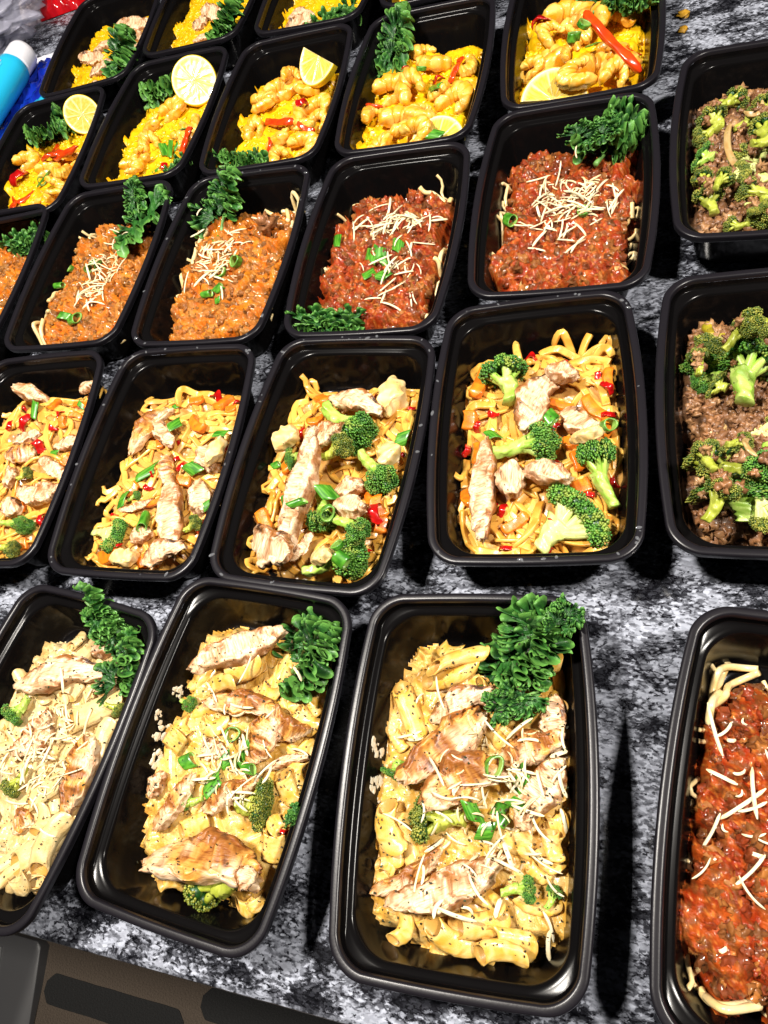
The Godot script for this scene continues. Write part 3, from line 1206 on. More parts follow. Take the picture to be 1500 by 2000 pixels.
func prototypes() -> void:
	for k in 4:
		proto("pale_%d" % k, "chicken_slice", [["slice", chicken(1.0 + k, 0.070, 0.024, 0.013, [0.05, -0.10, 0.02, 0.14][k], 0), M.chicken_along if k % 2 else M.chicken_across]])
		proto("sear_%d" % k, "chicken_slice", [["slice", chicken(11.0 + k, 0.070, 0.024, 0.014, [0.06, -0.09, 0.16, 0.0][k], 1), M.chicken_along]])
	for k in 3:
		proto("chunk_%d" % k, "chicken_chunk", [["chunk", chicken(21.0 + k, 0.034, 0.026, 0.018, 0.03, 0), M.chicken_across]])
		proto("sauced_%d" % k, "chicken_chunk", [["chunk", chicken(31.0 + k, 0.036, 0.026, 0.020, 0.05, 2), M.chicken]])
	for k in 5:
		proto("penne_%d" % k, "penne_tube", [["tube", penne(1.0 + k, 0.044, 0.0056, [0.0, 0.003, -0.003, 0.005, 0.001][k], [0.2, 0.9, 0.5, 0.7, 1.0][k]), M.penne]])
	for k in 5:
		proto("pwhite_%d" % k, "penne_tube", [["tube", penne(1.0 + k, 0.044, 0.0056, [0.0, 0.003, -0.003, 0.005, 0.001][k], [0.2, 0.5, 0.3, 0.4, 0.6][k], Color(0.64, 0.43, 0.16), Color(0.70, 0.55, 0.28)), M.penne]])
	for k in 4:
		proto("shrimp_%d" % k, "shrimp", [["body", shrimp(1.0 + k, [4.8, 4.4, 5.1, 3.9][k], [0.0106, 0.0110, 0.0104, 0.0116][k], 0.0068), M.shrimp]])
	for k in 6:
		var kk: Array = kale(k, [8, 9, 10, 7, 9, 5][k], [0.24, 0.26, 0.23, 0.25, 0.27, 0.18][k], k == 5)
		proto("kale_%d" % k, "kale_sprig", [["leaf", kk[0], M.kale], ["stem", kk[1], M.kale_stem]], 3)
	for k in 4:
		var b := broccoli(k, k == 3, 1.0)
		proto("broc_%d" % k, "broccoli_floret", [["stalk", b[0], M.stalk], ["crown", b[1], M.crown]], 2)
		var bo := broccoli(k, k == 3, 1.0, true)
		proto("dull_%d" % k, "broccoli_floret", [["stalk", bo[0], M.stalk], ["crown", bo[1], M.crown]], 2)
	var w: Array = lemon(TAU)
	proto("lemon_wheel", "lemon_slice", [["rind", w[0], M.rind], ["flesh", w[1], M.flesh]])
	w = lemon(PI)
	proto("lemon_half", "lemon_slice", [["rind", w[0], M.rind], ["flesh", w[1], M.flesh]])
	for k in 2:
		proto("ring_%d" % k, "scallion_ring", [["ring", scallion(0.003 + 0.002 * k, 0.0042, TAU, 0.15, k, true), M.scallion]])
		proto("tube_%d" % k, "scallion_piece", [["tube", scallion(0.014, 0.0036, TAU, 0.8 - 0.4 * k, k + 2.0), M.scallion]])
		proto("sliver_%d" % k, "scallion_sliver", [["sliver", scallion(0.022, 0.0062, 1.7 + 0.6 * k, 1.1, k + 4.0), M.scallion]])
	var ca := Color(0.82, 0.24, 0.012)
	var cb := Color(0.70, 0.15, 0.008)
	for k in 3:
		proto("carrot_%d" % k, "carrot_stick", [["stick", slab(0.030, 0.009, 0.007, 0.002 * k, 0.0, 0.35, k + 1.0, 0.0006, ca, cb), M.carrot]])
	var ra := Color(0.50, 0.008, 0.006)
	var rb := Color(0.34, 0.004, 0.004)
	for k in 3:
		proto("red_%d" % k, "red_pepper_piece", [["piece", slab(0.014, 0.009, 0.0024, 0.004, 0.006, 0.40, k + 7.0, 0.0028, ra, rb), M.pepper]])
	for k in 2:
		proto("strip_%d" % k, "red_pepper_strip", [["strip", slab(0.046, 0.009, 0.005, [0.004, 0.022][k], 0.004, 0.6, k + 9.0, 0.001, Color(0.70, 0.065, 0.005), Color(0.58, 0.035, 0.004), 22), M.pepper]])
		proto("onion_%d" % k, "onion_strip", [["strip", slab(0.034, 0.010, 0.003, 0.012, 0.004, 0.5, k + 3.0, 0.001, Color(0.52, 0.36, 0.16), Color(0.42, 0.25, 0.08), 18), M.onion]])
	for k in 4:
		proto("shred_%d" % k, "cheese_shred", [["shred", slab(0.022, 0.0019, 0.0013, [0.0004, 0.0012, 0.0022, -0.0013][k], 0.0009, 0.4, k + 1.0, 0.0001, Color(0.80, 0.73, 0.51), Color(0.76, 0.63, 0.36), 8, 8), M.cheese]])
	proto("lumpmeat", "meat_lump", [["lump", lump(7, 0.012, 1.0), relief(coat(mat(0.5, true, Color(0.34, 0.13, 0.04).linear_to_srgb()), 0.5, 0.15), M.fuzz, Vector3.ONE * 90.0, 1.0)]])
	proto("sprout_stem", "pale_broccoli_stalk", [["stem", slab(0.050, 0.013, 0.011, 0.012, 0.004, 0.9, 4.0, 0.0015, Color(0.46, 0.50, 0.06), Color(0.36, 0.46, 0.05), 24, 16), M.stalk_dull]])
	M.lumps = [lump(1, 1.0, 0.95), lump(2, 1.0, 1.0), lump(5, 1.0, 1.15)]
	M.fine_shred = slab(0.011, 0.0015, 0.0011, 0.001, 0.001, 0.4, 2.0, 0.0001, Color(0.80, 0.73, 0.51), Color(0.76, 0.63, 0.36), 5, 6)
	M.grain = lump(3, 1.0, 0.12)
	M.flake_mesh = slab(1.0, 0.6, 0.10, 0.1, 0.1, 0.8, 1.0, 0.05, Color.WHITE, Color(0.8, 0.8, 0.8), 4, 6)


# ---------------------------------------------------------------- tints
func white_cream_tint(p: Vector3) -> Color:
	return mixc(Color(0.60, 0.40, 0.15), Color(0.68, 0.53, 0.28), 0.45 + nf(p, 60.0) * 1.4)


func cream_tint(p: Vector3) -> Color:
	var c := mixc(Color(0.64, 0.35, 0.055), Color(0.74, 0.50, 0.17), 0.45 + nf(p, 60.0) * 1.4)
	return mixc(c, Color(0.48, 0.23, 0.035), smoothstep(0.05, 0.5, nf(p + Vector3(4, 0, 4), 110.0)) * 0.7)


func red_tint(p: Vector3) -> Color:
	var c := mixc(Color(0.26, 0.022, 0.003), Color(0.38, 0.070, 0.009), 0.45 + nf(p, 70.0) * 1.6)
	c = mixc(c, Color(0.13, 0.045, 0.012), smoothstep(-0.08, 0.35, nf(p + Vector3(2, 0, 7), 120.0)) * 0.75)
	return mixc(c, Color(0.62, 0.22, 0.04), smoothstep(0.22, 0.5, nf(p + Vector3(9, 0, 1), 240.0)) * 0.7)


func orange_tint(p: Vector3) -> Color:
	var c := mixc(Color(0.56, 0.12, 0.004), Color(0.58, 0.19, 0.012), 0.45 + nf(p, 60.0) * 1.5)
	c = mixc(c, Color(0.38, 0.15, 0.03), smoothstep(-0.2, 0.3, nf(p + Vector3(7, 0, 3), 45.0)) * 0.8)
	return mixc(c, Color(0.24, 0.085, 0.02), smoothstep(0.05, 0.4, nf(p + Vector3(2, 0, 7), 100.0)) * 0.85)


func rice_tint(p: Vector3) -> Color:
	return mixc(Color(0.82, 0.50, 0.004), Color(0.74, 0.38, 0.004), 0.5 + nf(p, 200.0) * 1.5)


func beef_tint(p: Vector3) -> Color:
	return mixc(Color(0.13, 0.060, 0.026), Color(0.07, 0.032, 0.013), 0.5 + nf(p, 120.0) * 1.5)


func noodle_tint(p: Vector3) -> Color:
	return mixc(Color(0.62, 0.36, 0.10), Color(0.40, 0.18, 0.04), 0.5 + nf(p, 90.0) * 1.5)


func pick(a: Color, b: Color, d: Color, r: float, s: float) -> Color:
	return mixc(a, b, s) if r < 0.6 else mixc(b, d, s)


func pieces_a3() -> void:
	lay("penne_0", "A3", -0.0484, -0.0421, -1.11, 0.0458, 0.0145, 1, 0.0018, "creamy pasta tube at the far left corner of the rightmost penne box", "pasta tube")
	lay("penne_1", "A3", -0.0172, -0.0642, 0.33, 0.0461, 0.0152, 1, 0.0018, "creamy pasta tube third farthest at the far end of the rightmost penne box", "pasta tube")
	lay("penne_2", "A3", -0.0117, -0.0725, 0.34, 0.0449, 0.0145, 1, 0.0018, "creamy pasta tube beside chicken slice at the far end of the rightmost penne box", "pasta tube")
	lay("penne_3", "A3", -0.0219, -0.0839, -0.35, 0.0229, 0.0161, 1, 0.0018, "creamy pasta tube farthest at the far end of the rightmost penne box", "pasta tube")
	lay("penne_4", "A3", -0.0509, -0.021, -0.87, 0.0174, 0.0095, 1, 0.0018, "creamy pasta tube beside broccoli at the left side of the rightmost penne box", "pasta tube")
	lay("penne_1", "A3", -0.0488, 0.032, -1.21, 0.0332, 0.0209, 0.8, 0.0018, "creamy pasta tube nearer of two at the left side of the rightmost penne box", "pasta tube")
	lay("penne_2", "A3", -0.0526, 0.0547, -0.33, 0.0128, 0.0101, 1, 0.0018, "creamy pasta tube beside browned chicken at the near left corner of the rightmost penne box", "pasta tube")
	lay("penne_3", "A3", -0.0387, 0.0873, 1.19, 0.0224, 0.0152, 1, 0.0018, "creamy pasta tube nearer of two at the near left corner of the rightmost penne box", "pasta tube")
	lay("penne_0", "A3", -0.0221, 0.0805, -0.94, 0.0117, 0.0143, 1, 0.0018, "creamy pasta tube beside browned chicken at the near end of the rightmost penne box", "pasta tube")
	lay("penne_1", "A3", -0.006, 0.0881, -0.28, 0.036, 0.0176, 1, 0.0018, "creamy pasta tube fourth farthest at the near end of the rightmost penne box", "pasta tube")
	lay("penne_4", "A3", 0.0095, 0.0768, 0.26, 0.0363, 0.016, 1, 0.0018, "creamy pasta tube beside chicken slice at the near end of the rightmost penne box", "pasta tube")
	lay("penne_2", "A3", 0.0144, 0.065, -0.34, 0.0249, 0.0138, 1, 0.0018, "creamy pasta tube beside broccoli at the near end of the rightmost penne box", "pasta tube")
	lay("penne_3", "A3", 0.0388, 0.062, -0.23, 0.0323, 0.0138, 1, 0.0018, "creamy pasta tube third farthest at the near right corner of the rightmost penne box", "pasta tube")
	lay("penne_0", "A3", 0.0268, 0.0843, -0.03, 0.03, 0.018, 1, 0.0018, "creamy pasta tube fourth farthest at the near right corner of the rightmost penne box", "pasta tube")
	lay("penne_1", "A3", 0.0411, 0.0465, -0.44, 0.0176, 0.0117, 1, 0.0018, "creamy pasta tube second farthest at the near right corner of the rightmost penne box", "pasta tube")
	lay("penne_4", "A3", 0.051, 0.0404, -0.79, 0.0221, 0.0137, 1, 0.0018, "creamy pasta tube beside broccoli at the near right corner of the rightmost penne box", "pasta tube")
	lay("penne_0", "A3", 0.0525, -0.0025, -1.48, 0.0269, 0.0117, 1, 0.0018, "creamy pasta tube beside browned chicken at the right side of the rightmost penne box", "pasta tube")
	lay("penne_2", "A3", 0.0531, -0.0029, -1.59, 0.0293, 0.0104, 1, 0.0018, "creamy pasta tube beside chicken slice at the right side of the rightmost penne box", "pasta tube")
	lay("penne_1", "A3", 0.0515, 0.02, 0.37, 0.0157, 0.0151, 1, 0.0018, "creamy pasta tube third farthest at the right side of the rightmost penne box", "pasta tube")
	lay("penne_3", "A3", 0.0523, 0.0319, -1.48, 0.0176, 0.0117, 1, 0.0018, "creamy pasta tube beside broccoli at the right side of the rightmost penne box", "pasta tube")
	lay("penne_4", "A3", 0.0526, 0.0326, -1.27, 0.0191, 0.0117, 1, 0.0018, "creamy pasta tube fifth farthest at the right side of the rightmost penne box", "pasta tube")
	lay("penne_2", "A3", 0.0227, 0.089, 0.08, 0.0315, 0.0156, 1, 0.0018, "creamy pasta tube fifth farthest at the near end of the rightmost penne box", "pasta tube")
	lay("broc_0", "A3", -0.0529, -0.0022, -1.87, 0.0133, 0.0254, 1, 0.0018, "creamy broccoli tip in the rightmost penne box", "broccoli")
	lay("dull_1", "A3", -0.0179, 0.0245, 3.11, 0.0365, 0.0316, 1, 0.0018, "cheese dusted broccoli floret in the rightmost penne box", "broccoli")
	lay("broc_2", "A3", 0.031, 0.057, 0.17, 0.0207, 0.0156, 1, 0.0006, "small pale green broccoli stalk in the rightmost penne box", "broccoli")
	lay("broc_0", "A3", 0.0518, 0.0601, 1.05, 0.0146, 0.0105, 1, 0.0006, "dark green broccoli tip in the rightmost penne box", "broccoli")
	lay("pale_0", "A3", 0.0497, -0.0356, -1.5, 0.0388, 0.0181, 1, 0.0018, "upright pale chicken slice in the rightmost penne box", "chicken slice")
	lay("pale_1", "A3", -0.0077, -0.046, 0.36, 0.0545, 0.0219, 1, 0.0018, "char edged chicken slice in the rightmost penne box", "chicken slice")
	lay("sear_0", "A3", -0.0196, -0.0158, 0.72, 0.0719, 0.0294, 1, 0.0018, "large seasoned chicken slice in the rightmost penne box", "chicken slice")
	lay("sear_1", "A3", -0.0034, 0.0024, 0.53, 0.0579, 0.0303, 1, 0.0018, "wide seasoned chicken slice in the rightmost penne box", "chicken slice")
	lay("sear_3", "A3", 0.0373, -0.0204, 0.39, 0.0446, 0.0226, 1, 0.0018, "browned seasoned chicken slice in the rightmost penne box", "chicken slice")
	lay("pale_2", "A3", 0.0422, 0.0049, 1.03, 0.0519, 0.0225, 1, 0.0018, "torn pale chicken slice in the rightmost penne box", "chicken slice")
	lay("sear_2", "A3", -0.0425, 0.0627, 0.62, 0.0529, 0.0133, 1, 0.0018, "narrow curved chicken slice in the rightmost penne box", "chicken slice")
	lay("pale_3", "A3", -0.0095, 0.0593, 0.45, 0.0812, 0.0248, 1, 0.0018, "long shredded chicken slice in the rightmost penne box", "chicken slice")
	lay("ring_0", "A3", 0.0164, -0.0067, 1.22, 0.0156, 0.0095, 1, 0.0006, "green scallion ring in the rightmost penne box", "scallion", "", 0, 0.5)
	lay("sliver_0", "A3", 0.0343, -0.0047, 1.08, 0.0187, 0.0101, 1, 0.0018, "green scallion sliver beside chicken slice at the right side of the rightmost penne box", "scallion")
	lay("sliver_1", "A3", 0.0029, 0.0178, -1.12, 0.0189, 0.0096, 1, 0.0018, "green scallion sliver beside browned chicken at the middle of the rightmost penne box", "scallion")
	lay("sliver_0", "A3", 0.0118, 0.0269, 0.1, 0.0141, 0.0115, 1, 0.0018, "green scallion sliver beside broccoli at the middle of the rightmost penne box", "scallion")
	lay("tube_0", "A3", 0.0177, 0.0149, 1.09, 0.0117, 0.0088, 1, 0.0018, "green scallion tube beside browned chicken at the middle of the rightmost penne box", "scallion")
	lay("sliver_1", "A3", 0.0292, 0.0111, -0.45, 0.0171, 0.0081, 1, 0.0018, "green scallion sliver nearer of two at the right side of the rightmost penne box", "scallion")
	lay("tube_1", "A3", 0.021, 0.0217, 1.01, 0.0082, 0.0074, 1, 0.0018, "green scallion tube beside chicken slice at the middle of the rightmost penne box", "scallion")
	lay("kale_0", "A3", 0.0412, -0.0776, 1.13, 0.0742, 0.0638, 1.3, 0.0006, "dark ruffled kale sprig in the rightmost penne box", "kale")
	lay("kale_1", "A3", 0.0249, -0.0481, 3.49, 0.0409, 0.0307, 1, 0.0006, "small kale lobe hanging over chicken in the rightmost penne box", "kale")
	lay("kale_3", "A3", 0.0552, -0.0935, 1.05, 0.0359, 0.0239, 1, 0.0006, "kale tip overhanging the tray rim in the rightmost penne box", "kale")
	lay("shred_0", "A3", 0.0477, 0.0828, -1.61, 0.0169, 0.003, 1, 0, "long ivory cheese shred third farthest at the near right corner of the rightmost penne box", "cheese shred")
	lay("shred_1", "A3", -0.0115, 0.0711, -1.96, 0.0115, 0.0031, 1, 0, "long ivory cheese shred fourth farthest at the near end of the rightmost penne box", "cheese shred")
	lay("shred_2", "A3", 0.0048, 0.0701, 2.73, 0.0077, 0.0031, 1, 0, "long ivory cheese shred third farthest at the near end of the rightmost penne box", "cheese shred")
	lay("shred_0", "A3", 0.0211, 0.0671, -1.84, 0.0106, 0.0031, 1, 0, "long ivory cheese shred beside broccoli at the near end of the rightmost penne box", "cheese shred")
	lay("shred_1", "A3", -0.0049, 0.0065, -1.84, 0.011, 0.0031, 1, 0, "long ivory cheese shred at the middle of the rightmost penne box", "cheese shred")
	lay("shred_2", "A3", 0.0562, -0.0266, -1.48, 0.014, 0.0031, 1, 0, "long ivory cheese shred beside chicken slice at the right side of the rightmost penne box", "cheese shred")
	lay("shred_0", "A3", 0.0565, -0.0178, 0.47, 0.0116, 0.0031, 1, 0, "long ivory cheese shred beside browned chicken at the right side of the rightmost penne box", "cheese shred")
	lay("shred_1", "A3", 0.0559, -0.0003, -1.27, 0.0158, 0.003, 1, 0, "long ivory cheese shred third farthest at the right side of the rightmost penne box", "cheese shred")
	lay("shred_2", "A3", 0.0437, 0.0246, -0.87, 0.018, 0.003, 1, 0, "long ivory cheese shred fourth farthest at the right side of the rightmost penne box", "cheese shred")
	lay("shred_0", "A3", 0.0255, 0.0396, -1.17, 0.0163, 0.0031, 1, 0, "long ivory cheese shred second farthest at the near right corner of the rightmost penne box", "cheese shred")
	lay("shred_1", "A3", 0.0429, 0.0383, -0.5, 0.018, 0.003, 1, 0, "long ivory cheese shred beside broccoli at the near right corner of the rightmost penne box", "cheese shred")
	lay("shred_2", "A3", 0.0098, 0.0594, -0.87, 0.0193, 0.0031, 1, 0, "long ivory cheese shred beside chicken slice at the near end of the rightmost penne box", "cheese shred")

func pieces_a2() -> void:
	lay("penne_0", "A2", -0.0206, -0.064, 0.43, 0.0371, 0.0212, 1, 0.0018, "creamy pasta tube beside chicken slice at the far end of the middle penne box", "pasta tube")
	lay("penne_1", "A2", -0.0111, -0.0531, 0.41, 0.0397, 0.0201, 1, 0.0018, "creamy pasta tube beside browned chicken at the far end of the middle penne box", "pasta tube")
	lay("penne_2", "A2", -0.0215, -0.0402, 0.32, 0.0333, 0.0163, 1, 0.0018, "creamy pasta tube fourth farthest at the far end of the middle penne box", "pasta tube")
	lay("penne_3", "A2", 0.0125, -0.043, -0.13, 0.0234, 0.0165, 1, 0.0018, "creamy pasta tube third farthest at the far end of the middle penne box", "pasta tube")
	lay("penne_4", "A2", 0.051, -0.0306, -0.45, 0.023, 0.0166, 1, 0.0018, "creamy pasta tube beside browned chicken at the right side of the middle penne box", "pasta tube")
	lay("penne_1", "A2", -0.0485, -0.0055, -0.89, 0.0183, 0.0167, 1, 0.0018, "creamy pasta tube beside broccoli at the left side of the middle penne box", "pasta tube")
	lay("penne_0", "A2", -0.048, 0.0042, 1.07, 0.0191, 0.0167, 1, 0.0018, "creamy pasta tube beside chicken slice at the left side of the middle penne box", "pasta tube")
	lay("penne_2", "A2", 0.0514, -0.0124, -0.48, 0.0169, 0.0158, 1, 0.0018, "creamy pasta tube beside chicken slice at the right side of the middle penne box", "pasta tube")
	lay("penne_3", "A2", 0.0512, 0.0036, -1.46, 0.0222, 0.0172, 1, 0.0018, "creamy pasta tube third farthest at the right side of the middle penne box", "pasta tube")
	lay("penne_4", "A2", 0.0505, 0.0152, -0.86, 0.0233, 0.0174, 1, 0.0018, "creamy pasta tube beside kale at the right side of the middle penne box", "pasta tube")
	lay("penne_0", "A2", -0.0114, 0.0532, 0.6, 0.0254, 0.0144, 1, 0.0018, "creamy pasta tube beside broccoli at the near end of the middle penne box", "pasta tube")
	lay("penne_1", "A2", -0.0248, 0.0869, 0.45, 0.0249, 0.0164, 0.7, 0.0018, "creamy pasta tube at the near left corner of the middle penne box", "pasta tube")
	lay("penne_2", "A2", -0.0174, 0.0913, 0.25, 0.0187, 0.0131, 1, 0.0018, "creamy pasta tube nearer of two at the near end of the middle penne box", "pasta tube")
	lay("penne_3", "A2", 0.0393, 0.0884, 0.41, 0.0157, 0.0163, 1, 0.0018, "creamy pasta tube fourth farthest at the near right corner of the middle penne box", "pasta tube")
	lay("penne_4", "A2", 0.0473, 0.0841, -0.8, 0.0106, 0.0131, 1, 0.0018, "creamy pasta tube beside broccoli at the near right corner of the middle penne box", "pasta tube")
	lay("penne_0", "A2", 0.0501, 0.0492, -1.44, 0.0214, 0.0158, 1, 0.0018, "creamy pasta tube beside chicken chunk at the near right corner of the middle penne box", "pasta tube")
	lay("penne_1", "A2", 0.0508, 0.0384, -2.16, 0.0145, 0.0158, 1, 0.0018, "creamy pasta tube beside kale at the near right corner of the middle penne box", "pasta tube")
	lay("penne_3", "A2", -0.0228, -0.0131, 0.44, 0.0246, 0.0178, 1, 0.0018, "creamy pasta tube at the middle of the middle penne box", "pasta tube")
	lay("broc_1", "A2", -0.0504, -0.0236, 6.07, 0.0151, 0.0126, 1, 0.0006, "broccoli crumb near the tray wall in the middle penne box", "broccoli")
	lay("dull_0", "A2", 0.0287, 0.0294, 0.13, 0.0259, 0.035, 1, 0.0018, "sauce coated broccoli floret in the middle penne box", "broccoli")
	lay("broc_2", "A2", -0.0181, 0.0382, 3.44, 0.0177, 0.0137, 1, 0.0006, "small broccoli piece in the sauce in the middle penne box", "broccoli")
	lay("dull_2", "A2", 0.024, 0.0805, -2.99, 0.0417, 0.0381, 1, 0.0018, "broccoli floret lying at the near end in the middle penne box", "broccoli")
	lay("pale_2", "A2", -0.0142, -0.0648, 0.62, 0.0788, 0.0225, 1, 0.0018, "arched pale chicken slice in the middle penne box", "chicken slice")
	lay("chunk_0", "A2", -0.0509, 0.0344, 1.05, 0.0208, 0.015, 1, 0.0006, "browned chicken chunk in the middle penne box", "chicken chunk")
	lay("sear_1", "A2", -0.002, -0.0296, 0.08, 0.0664, 0.0188, 1, 0.0018, "browned seasoned chicken slice at the middle of the middle penne box", "chicken slice")
	lay("sear_2", "A2", 0.0378, -0.0238, -0.33, 0.0327, 0.0219, 1, 0.0018, "browned seasoned chicken slice at the right side of the middle penne box", "chicken slice")
	lay("pale_1", "A2", 0.0432, -0.0007, 0.41, 0.0374, 0.0098, 1, 0.0018, "thin curved chicken slice in the middle penne box", "chicken slice")
	lay("pale_0", "A2", -0.018, 0.0029, -0.04, 0.0228, 0.0159, 1, 0.0018, "small pale chicken slice in the middle penne box", "chicken slice")
	lay("sear_0", "A2", 0.0209, -0.0089, 1.3, 0.0367, 0.0244, 1, 0.0018, "deep browned chicken slice in the middle penne box", "chicken slice")
	lay("sear_3", "A2", 0.0094, 0.0277, 0.74, 0.047, 0.0185, 1, 0.0018, "pointed browned chicken slice in the middle penne box", "chicken slice")
	lay("sear_2", "A2", -0.029, 0.0423, 1.14, 0.0466, 0.0162, 1, 0.0018, "browned chicken slice against the tray wall in the middle penne box", "chicken slice")
	lay("sear_1", "A2", 0.0144, 0.0708, 0.14, 0.0891, 0.037, 1, 0.0018, "large seasoned chicken slice in the middle penne box", "chicken slice")
	lay("chunk_1", "A2", 0.0498, 0.0698, 1.75, 0.0152, 0.0137, 1, 0.0006, "pale chicken chunk in the middle penne box", "chicken chunk")
	lay("tube_0", "A2", -0.0352, 0.0147, 0.54, 0.013, 0.0121, 1, 0.0018, "green scallion tube at the left side of the middle penne box", "scallion")
	lay("sliver_0", "A2", -0.0057, 0.0066, 0.89, 0.0107, 0.0109, 1, 0.0018, "green scallion sliver beside chicken slice at the middle of the middle penne box", "scallion")
	lay("tube_1", "A2", 0.0042, 0.0065, 0.64, 0.0064, 0.0092, 1, 0.0018, "green scallion tube beside browned chicken at the middle of the middle penne box", "scallion")
	lay("sliver_1", "A2", 0.0132, -0.0044, 1.27, 0.02, 0.0099, 1, 0.0018, "green scallion sliver beside browned chicken at the middle of the middle penne box", "scallion")
	lay("sliver_0", "A2", -0.0057, 0.0229, 1.05, 0.0195, 0.0155, 1, 0.0018, "wide green scallion leaf piece in the middle penne box", "scallion")
	lay("tube_0", "A2", 0.018, 0.0096, 0.02, 0.0136, 0.0076, 1, 0.0018, "green scallion tube beside broccoli at the middle of the middle penne box", "scallion")
	lay("ring_1", "A2", -0.0051, -0.01, 0.7, 0.0117, 0.0101, 1, 0.0006, "green scallion ring in the middle penne box", "scallion", "", 0, 0.4)
	lay("red_0", "A2", 0.0549, 0.0405, 0, 0.006, 0.0045, 1, 0.0006, "red pepper bit in the middle penne box", "red pepper")
	lay("kale_4", "A2", 0.0452, -0.0716, 0.52, 0.071, 0.0691, 1.3, 0.0006, "dark ruffled kale sprig in the middle penne box", "kale")
	lay("kale_2", "A2", 0.066, 0.0307, 1.22, 0.0207, 0.0148, 1, 0.0006, "small kale scrap by the tray wall in the middle penne box", "kale")

func pieces_b4() -> void:
	lay("carrot_0", "B4", -0.0126, 0.0343, 1.76, 0.0178, 0.0083, 1, 0.0005, "orange carrot stick beside chicken chunk at the middle of the rightmost noodle box", "carrot")
	lay("carrot_1", "B4", 0.0176, -0.0265, 5.94, 0.0198, 0.0077, 1, 0.0005, "orange carrot stick beside chicken slice at the middle of the rightmost noodle box", "carrot")
	lay("carrot_2", "B4", -0.0449, 0.011, 1.57, 0.0201, 0.0074, 1, 0.0005, "orange carrot stick at the left side of the rightmost noodle box", "carrot")
	lay("carrot_0", "B4", 0.0291, 0.0258, 5.01, 0.0162, 0.0079, 1, 0.0005, "orange carrot stick beside broccoli at the right side of the rightmost noodle box", "carrot")
	lay("carrot_1", "B4", 0.0219, 0.0526, 2.2, 0.0221, 0.0086, 1, 0.0005, "orange carrot stick beside chicken chunk at the near end of the rightmost noodle box", "carrot")
	lay("carrot_2", "B4", 0.0173, 0.0745, 6.01, 0.0182, 0.0076, 1, 0.0005, "orange carrot stick beside broccoli at the near end of the rightmost noodle box", "carrot")
	lay("red_0", "B4", -0.0307, 0.0538, 5.89, 0.0099, 0.0061, 1, 0.0005, "red pepper bit at the near left corner of the rightmost noodle box", "red pepper")
	lay("red_1", "B4", 0.0202, 0.0381, 1.08, 0.0117, 0.0057, 1, 0.0005, "red pepper bit beside chicken chunk at the near end of the rightmost noodle box", "red pepper")
	lay("red_2", "B4", 0.0152, -0.0077, 3.92, 0.0116, 0.0059, 1, 0.0005, "red pepper bit beside chicken slice at the middle of the rightmost noodle box", "red pepper")
	lay("red_0", "B4", 0.0203, -0.0659, 1, 0.0096, 0.006, 1, 0.0005, "red pepper bit beside chicken chunk at the far end of the rightmost noodle box", "red pepper")
	lay("red_1", "B4", -0.0258, 0.0315, 3.96, 0.0073, 0.0054, 1, 0.0005, "red pepper bit beside chicken chunk at the left side of the rightmost noodle box", "red pepper")
	lay("red_2", "B4", -0.0252, -0.062, 0.84, 0.0089, 0.0045, 1, 0.0005, "red pepper bit at the far left corner of the rightmost noodle box", "red pepper")
	lay("carrot_0", "B4", -0.0436, -0.0526, -1.84, 0.0347, 0.0114, 1, 0.0018, "orange carrot stick at the far left corner of the rightmost noodle box", "carrot")
	lay("carrot_1", "B4", -0.052, -0.0189, 1.4, 0.0162, 0.0128, 1, 0.0006, "blocky orange carrot piece in the rightmost noodle box", "carrot")
	lay("carrot_2", "B4", 0.0425, -0.0213, -0.88, 0.0275, 0.0116, 1, 0.0018, "orange carrot stick beside chicken slice at the right side of the rightmost noodle box", "carrot")
	lay("carrot_0", "B4", 0.0498, -0.0019, 0.95, 0.0168, 0.0123, 1, 0.0018, "orange carrot stick beside sauced chicken at the right side of the rightmost noodle box", "carrot")
	lay("carrot_1", "B4", 0.0283, 0.0071, 0.14, 0.0193, 0.0122, 1, 0.0018, "orange carrot stick third farthest at the right side of the rightmost noodle box", "carrot")
	lay("carrot_2", "B4", 0.0528, -0.0445, -1.54, 0.0202, 0.0094, 1, 0.0018, "orange carrot stick at the far right corner of the rightmost noodle box", "carrot")
	lay("carrot_0", "B4", 0.032, 0.0453, 0.4, 0.0137, 0.0117, 1, 0.0018, "orange carrot stick at the near right corner of the rightmost noodle box", "carrot")
	lay("carrot_1", "B4", -0.0141, 0.0724, 0.54, 0.0218, 0.0092, 1, 0.0018, "orange carrot stick second farthest at the near end of the rightmost noodle box", "carrot")
	lay("carrot_2", "B4", -0.0524, 0.0501, -1.11, 0.0194, 0.0096, 1, 0.0018, "orange carrot stick at the near left corner of the rightmost noodle box", "carrot")
	lay("red_0", "B4", -0.0451, -0.012, 4.38, 0.0101, 0.0067, 1, 0.0006, "red pepper bit second farthest at the left side of the rightmost noodle box", "red pepper")
	lay("red_1", "B4", -0.0551, 0.0017, 1.36, 0.0125, 0.0075, 1, 0.0006, "red pepper bit third farthest at the left side of the rightmost noodle box", "red pepper")
	lay("red_2", "B4", -0.0331, -0.0217, 6.13, 0.0101, 0.0068, 1, 0.0006, "red pepper bit beside carrot at the left side of the rightmost noodle box", "red pepper")
	lay("red_0", "B4", 0.0543, -0.0138, 0.04, 0.0124, 0.0075, 1, 0.0006, "red pepper bit beside chicken slice at the right side of the rightmost noodle box", "red pepper")
	lay("red_1", "B4", 0.045, -0.0484, 1.59, 0.0103, 0.0069, 1, 0.0006, "red pepper bit at the far right corner of the rightmost noodle box", "red pepper")
	lay("red_2", "B4", -0.0071, -0.0828, 2.73, 0.0134, 0.008, 1, 0.0006, "red pepper bit farther of two at the far end of the rightmost noodle box", "red pepper")
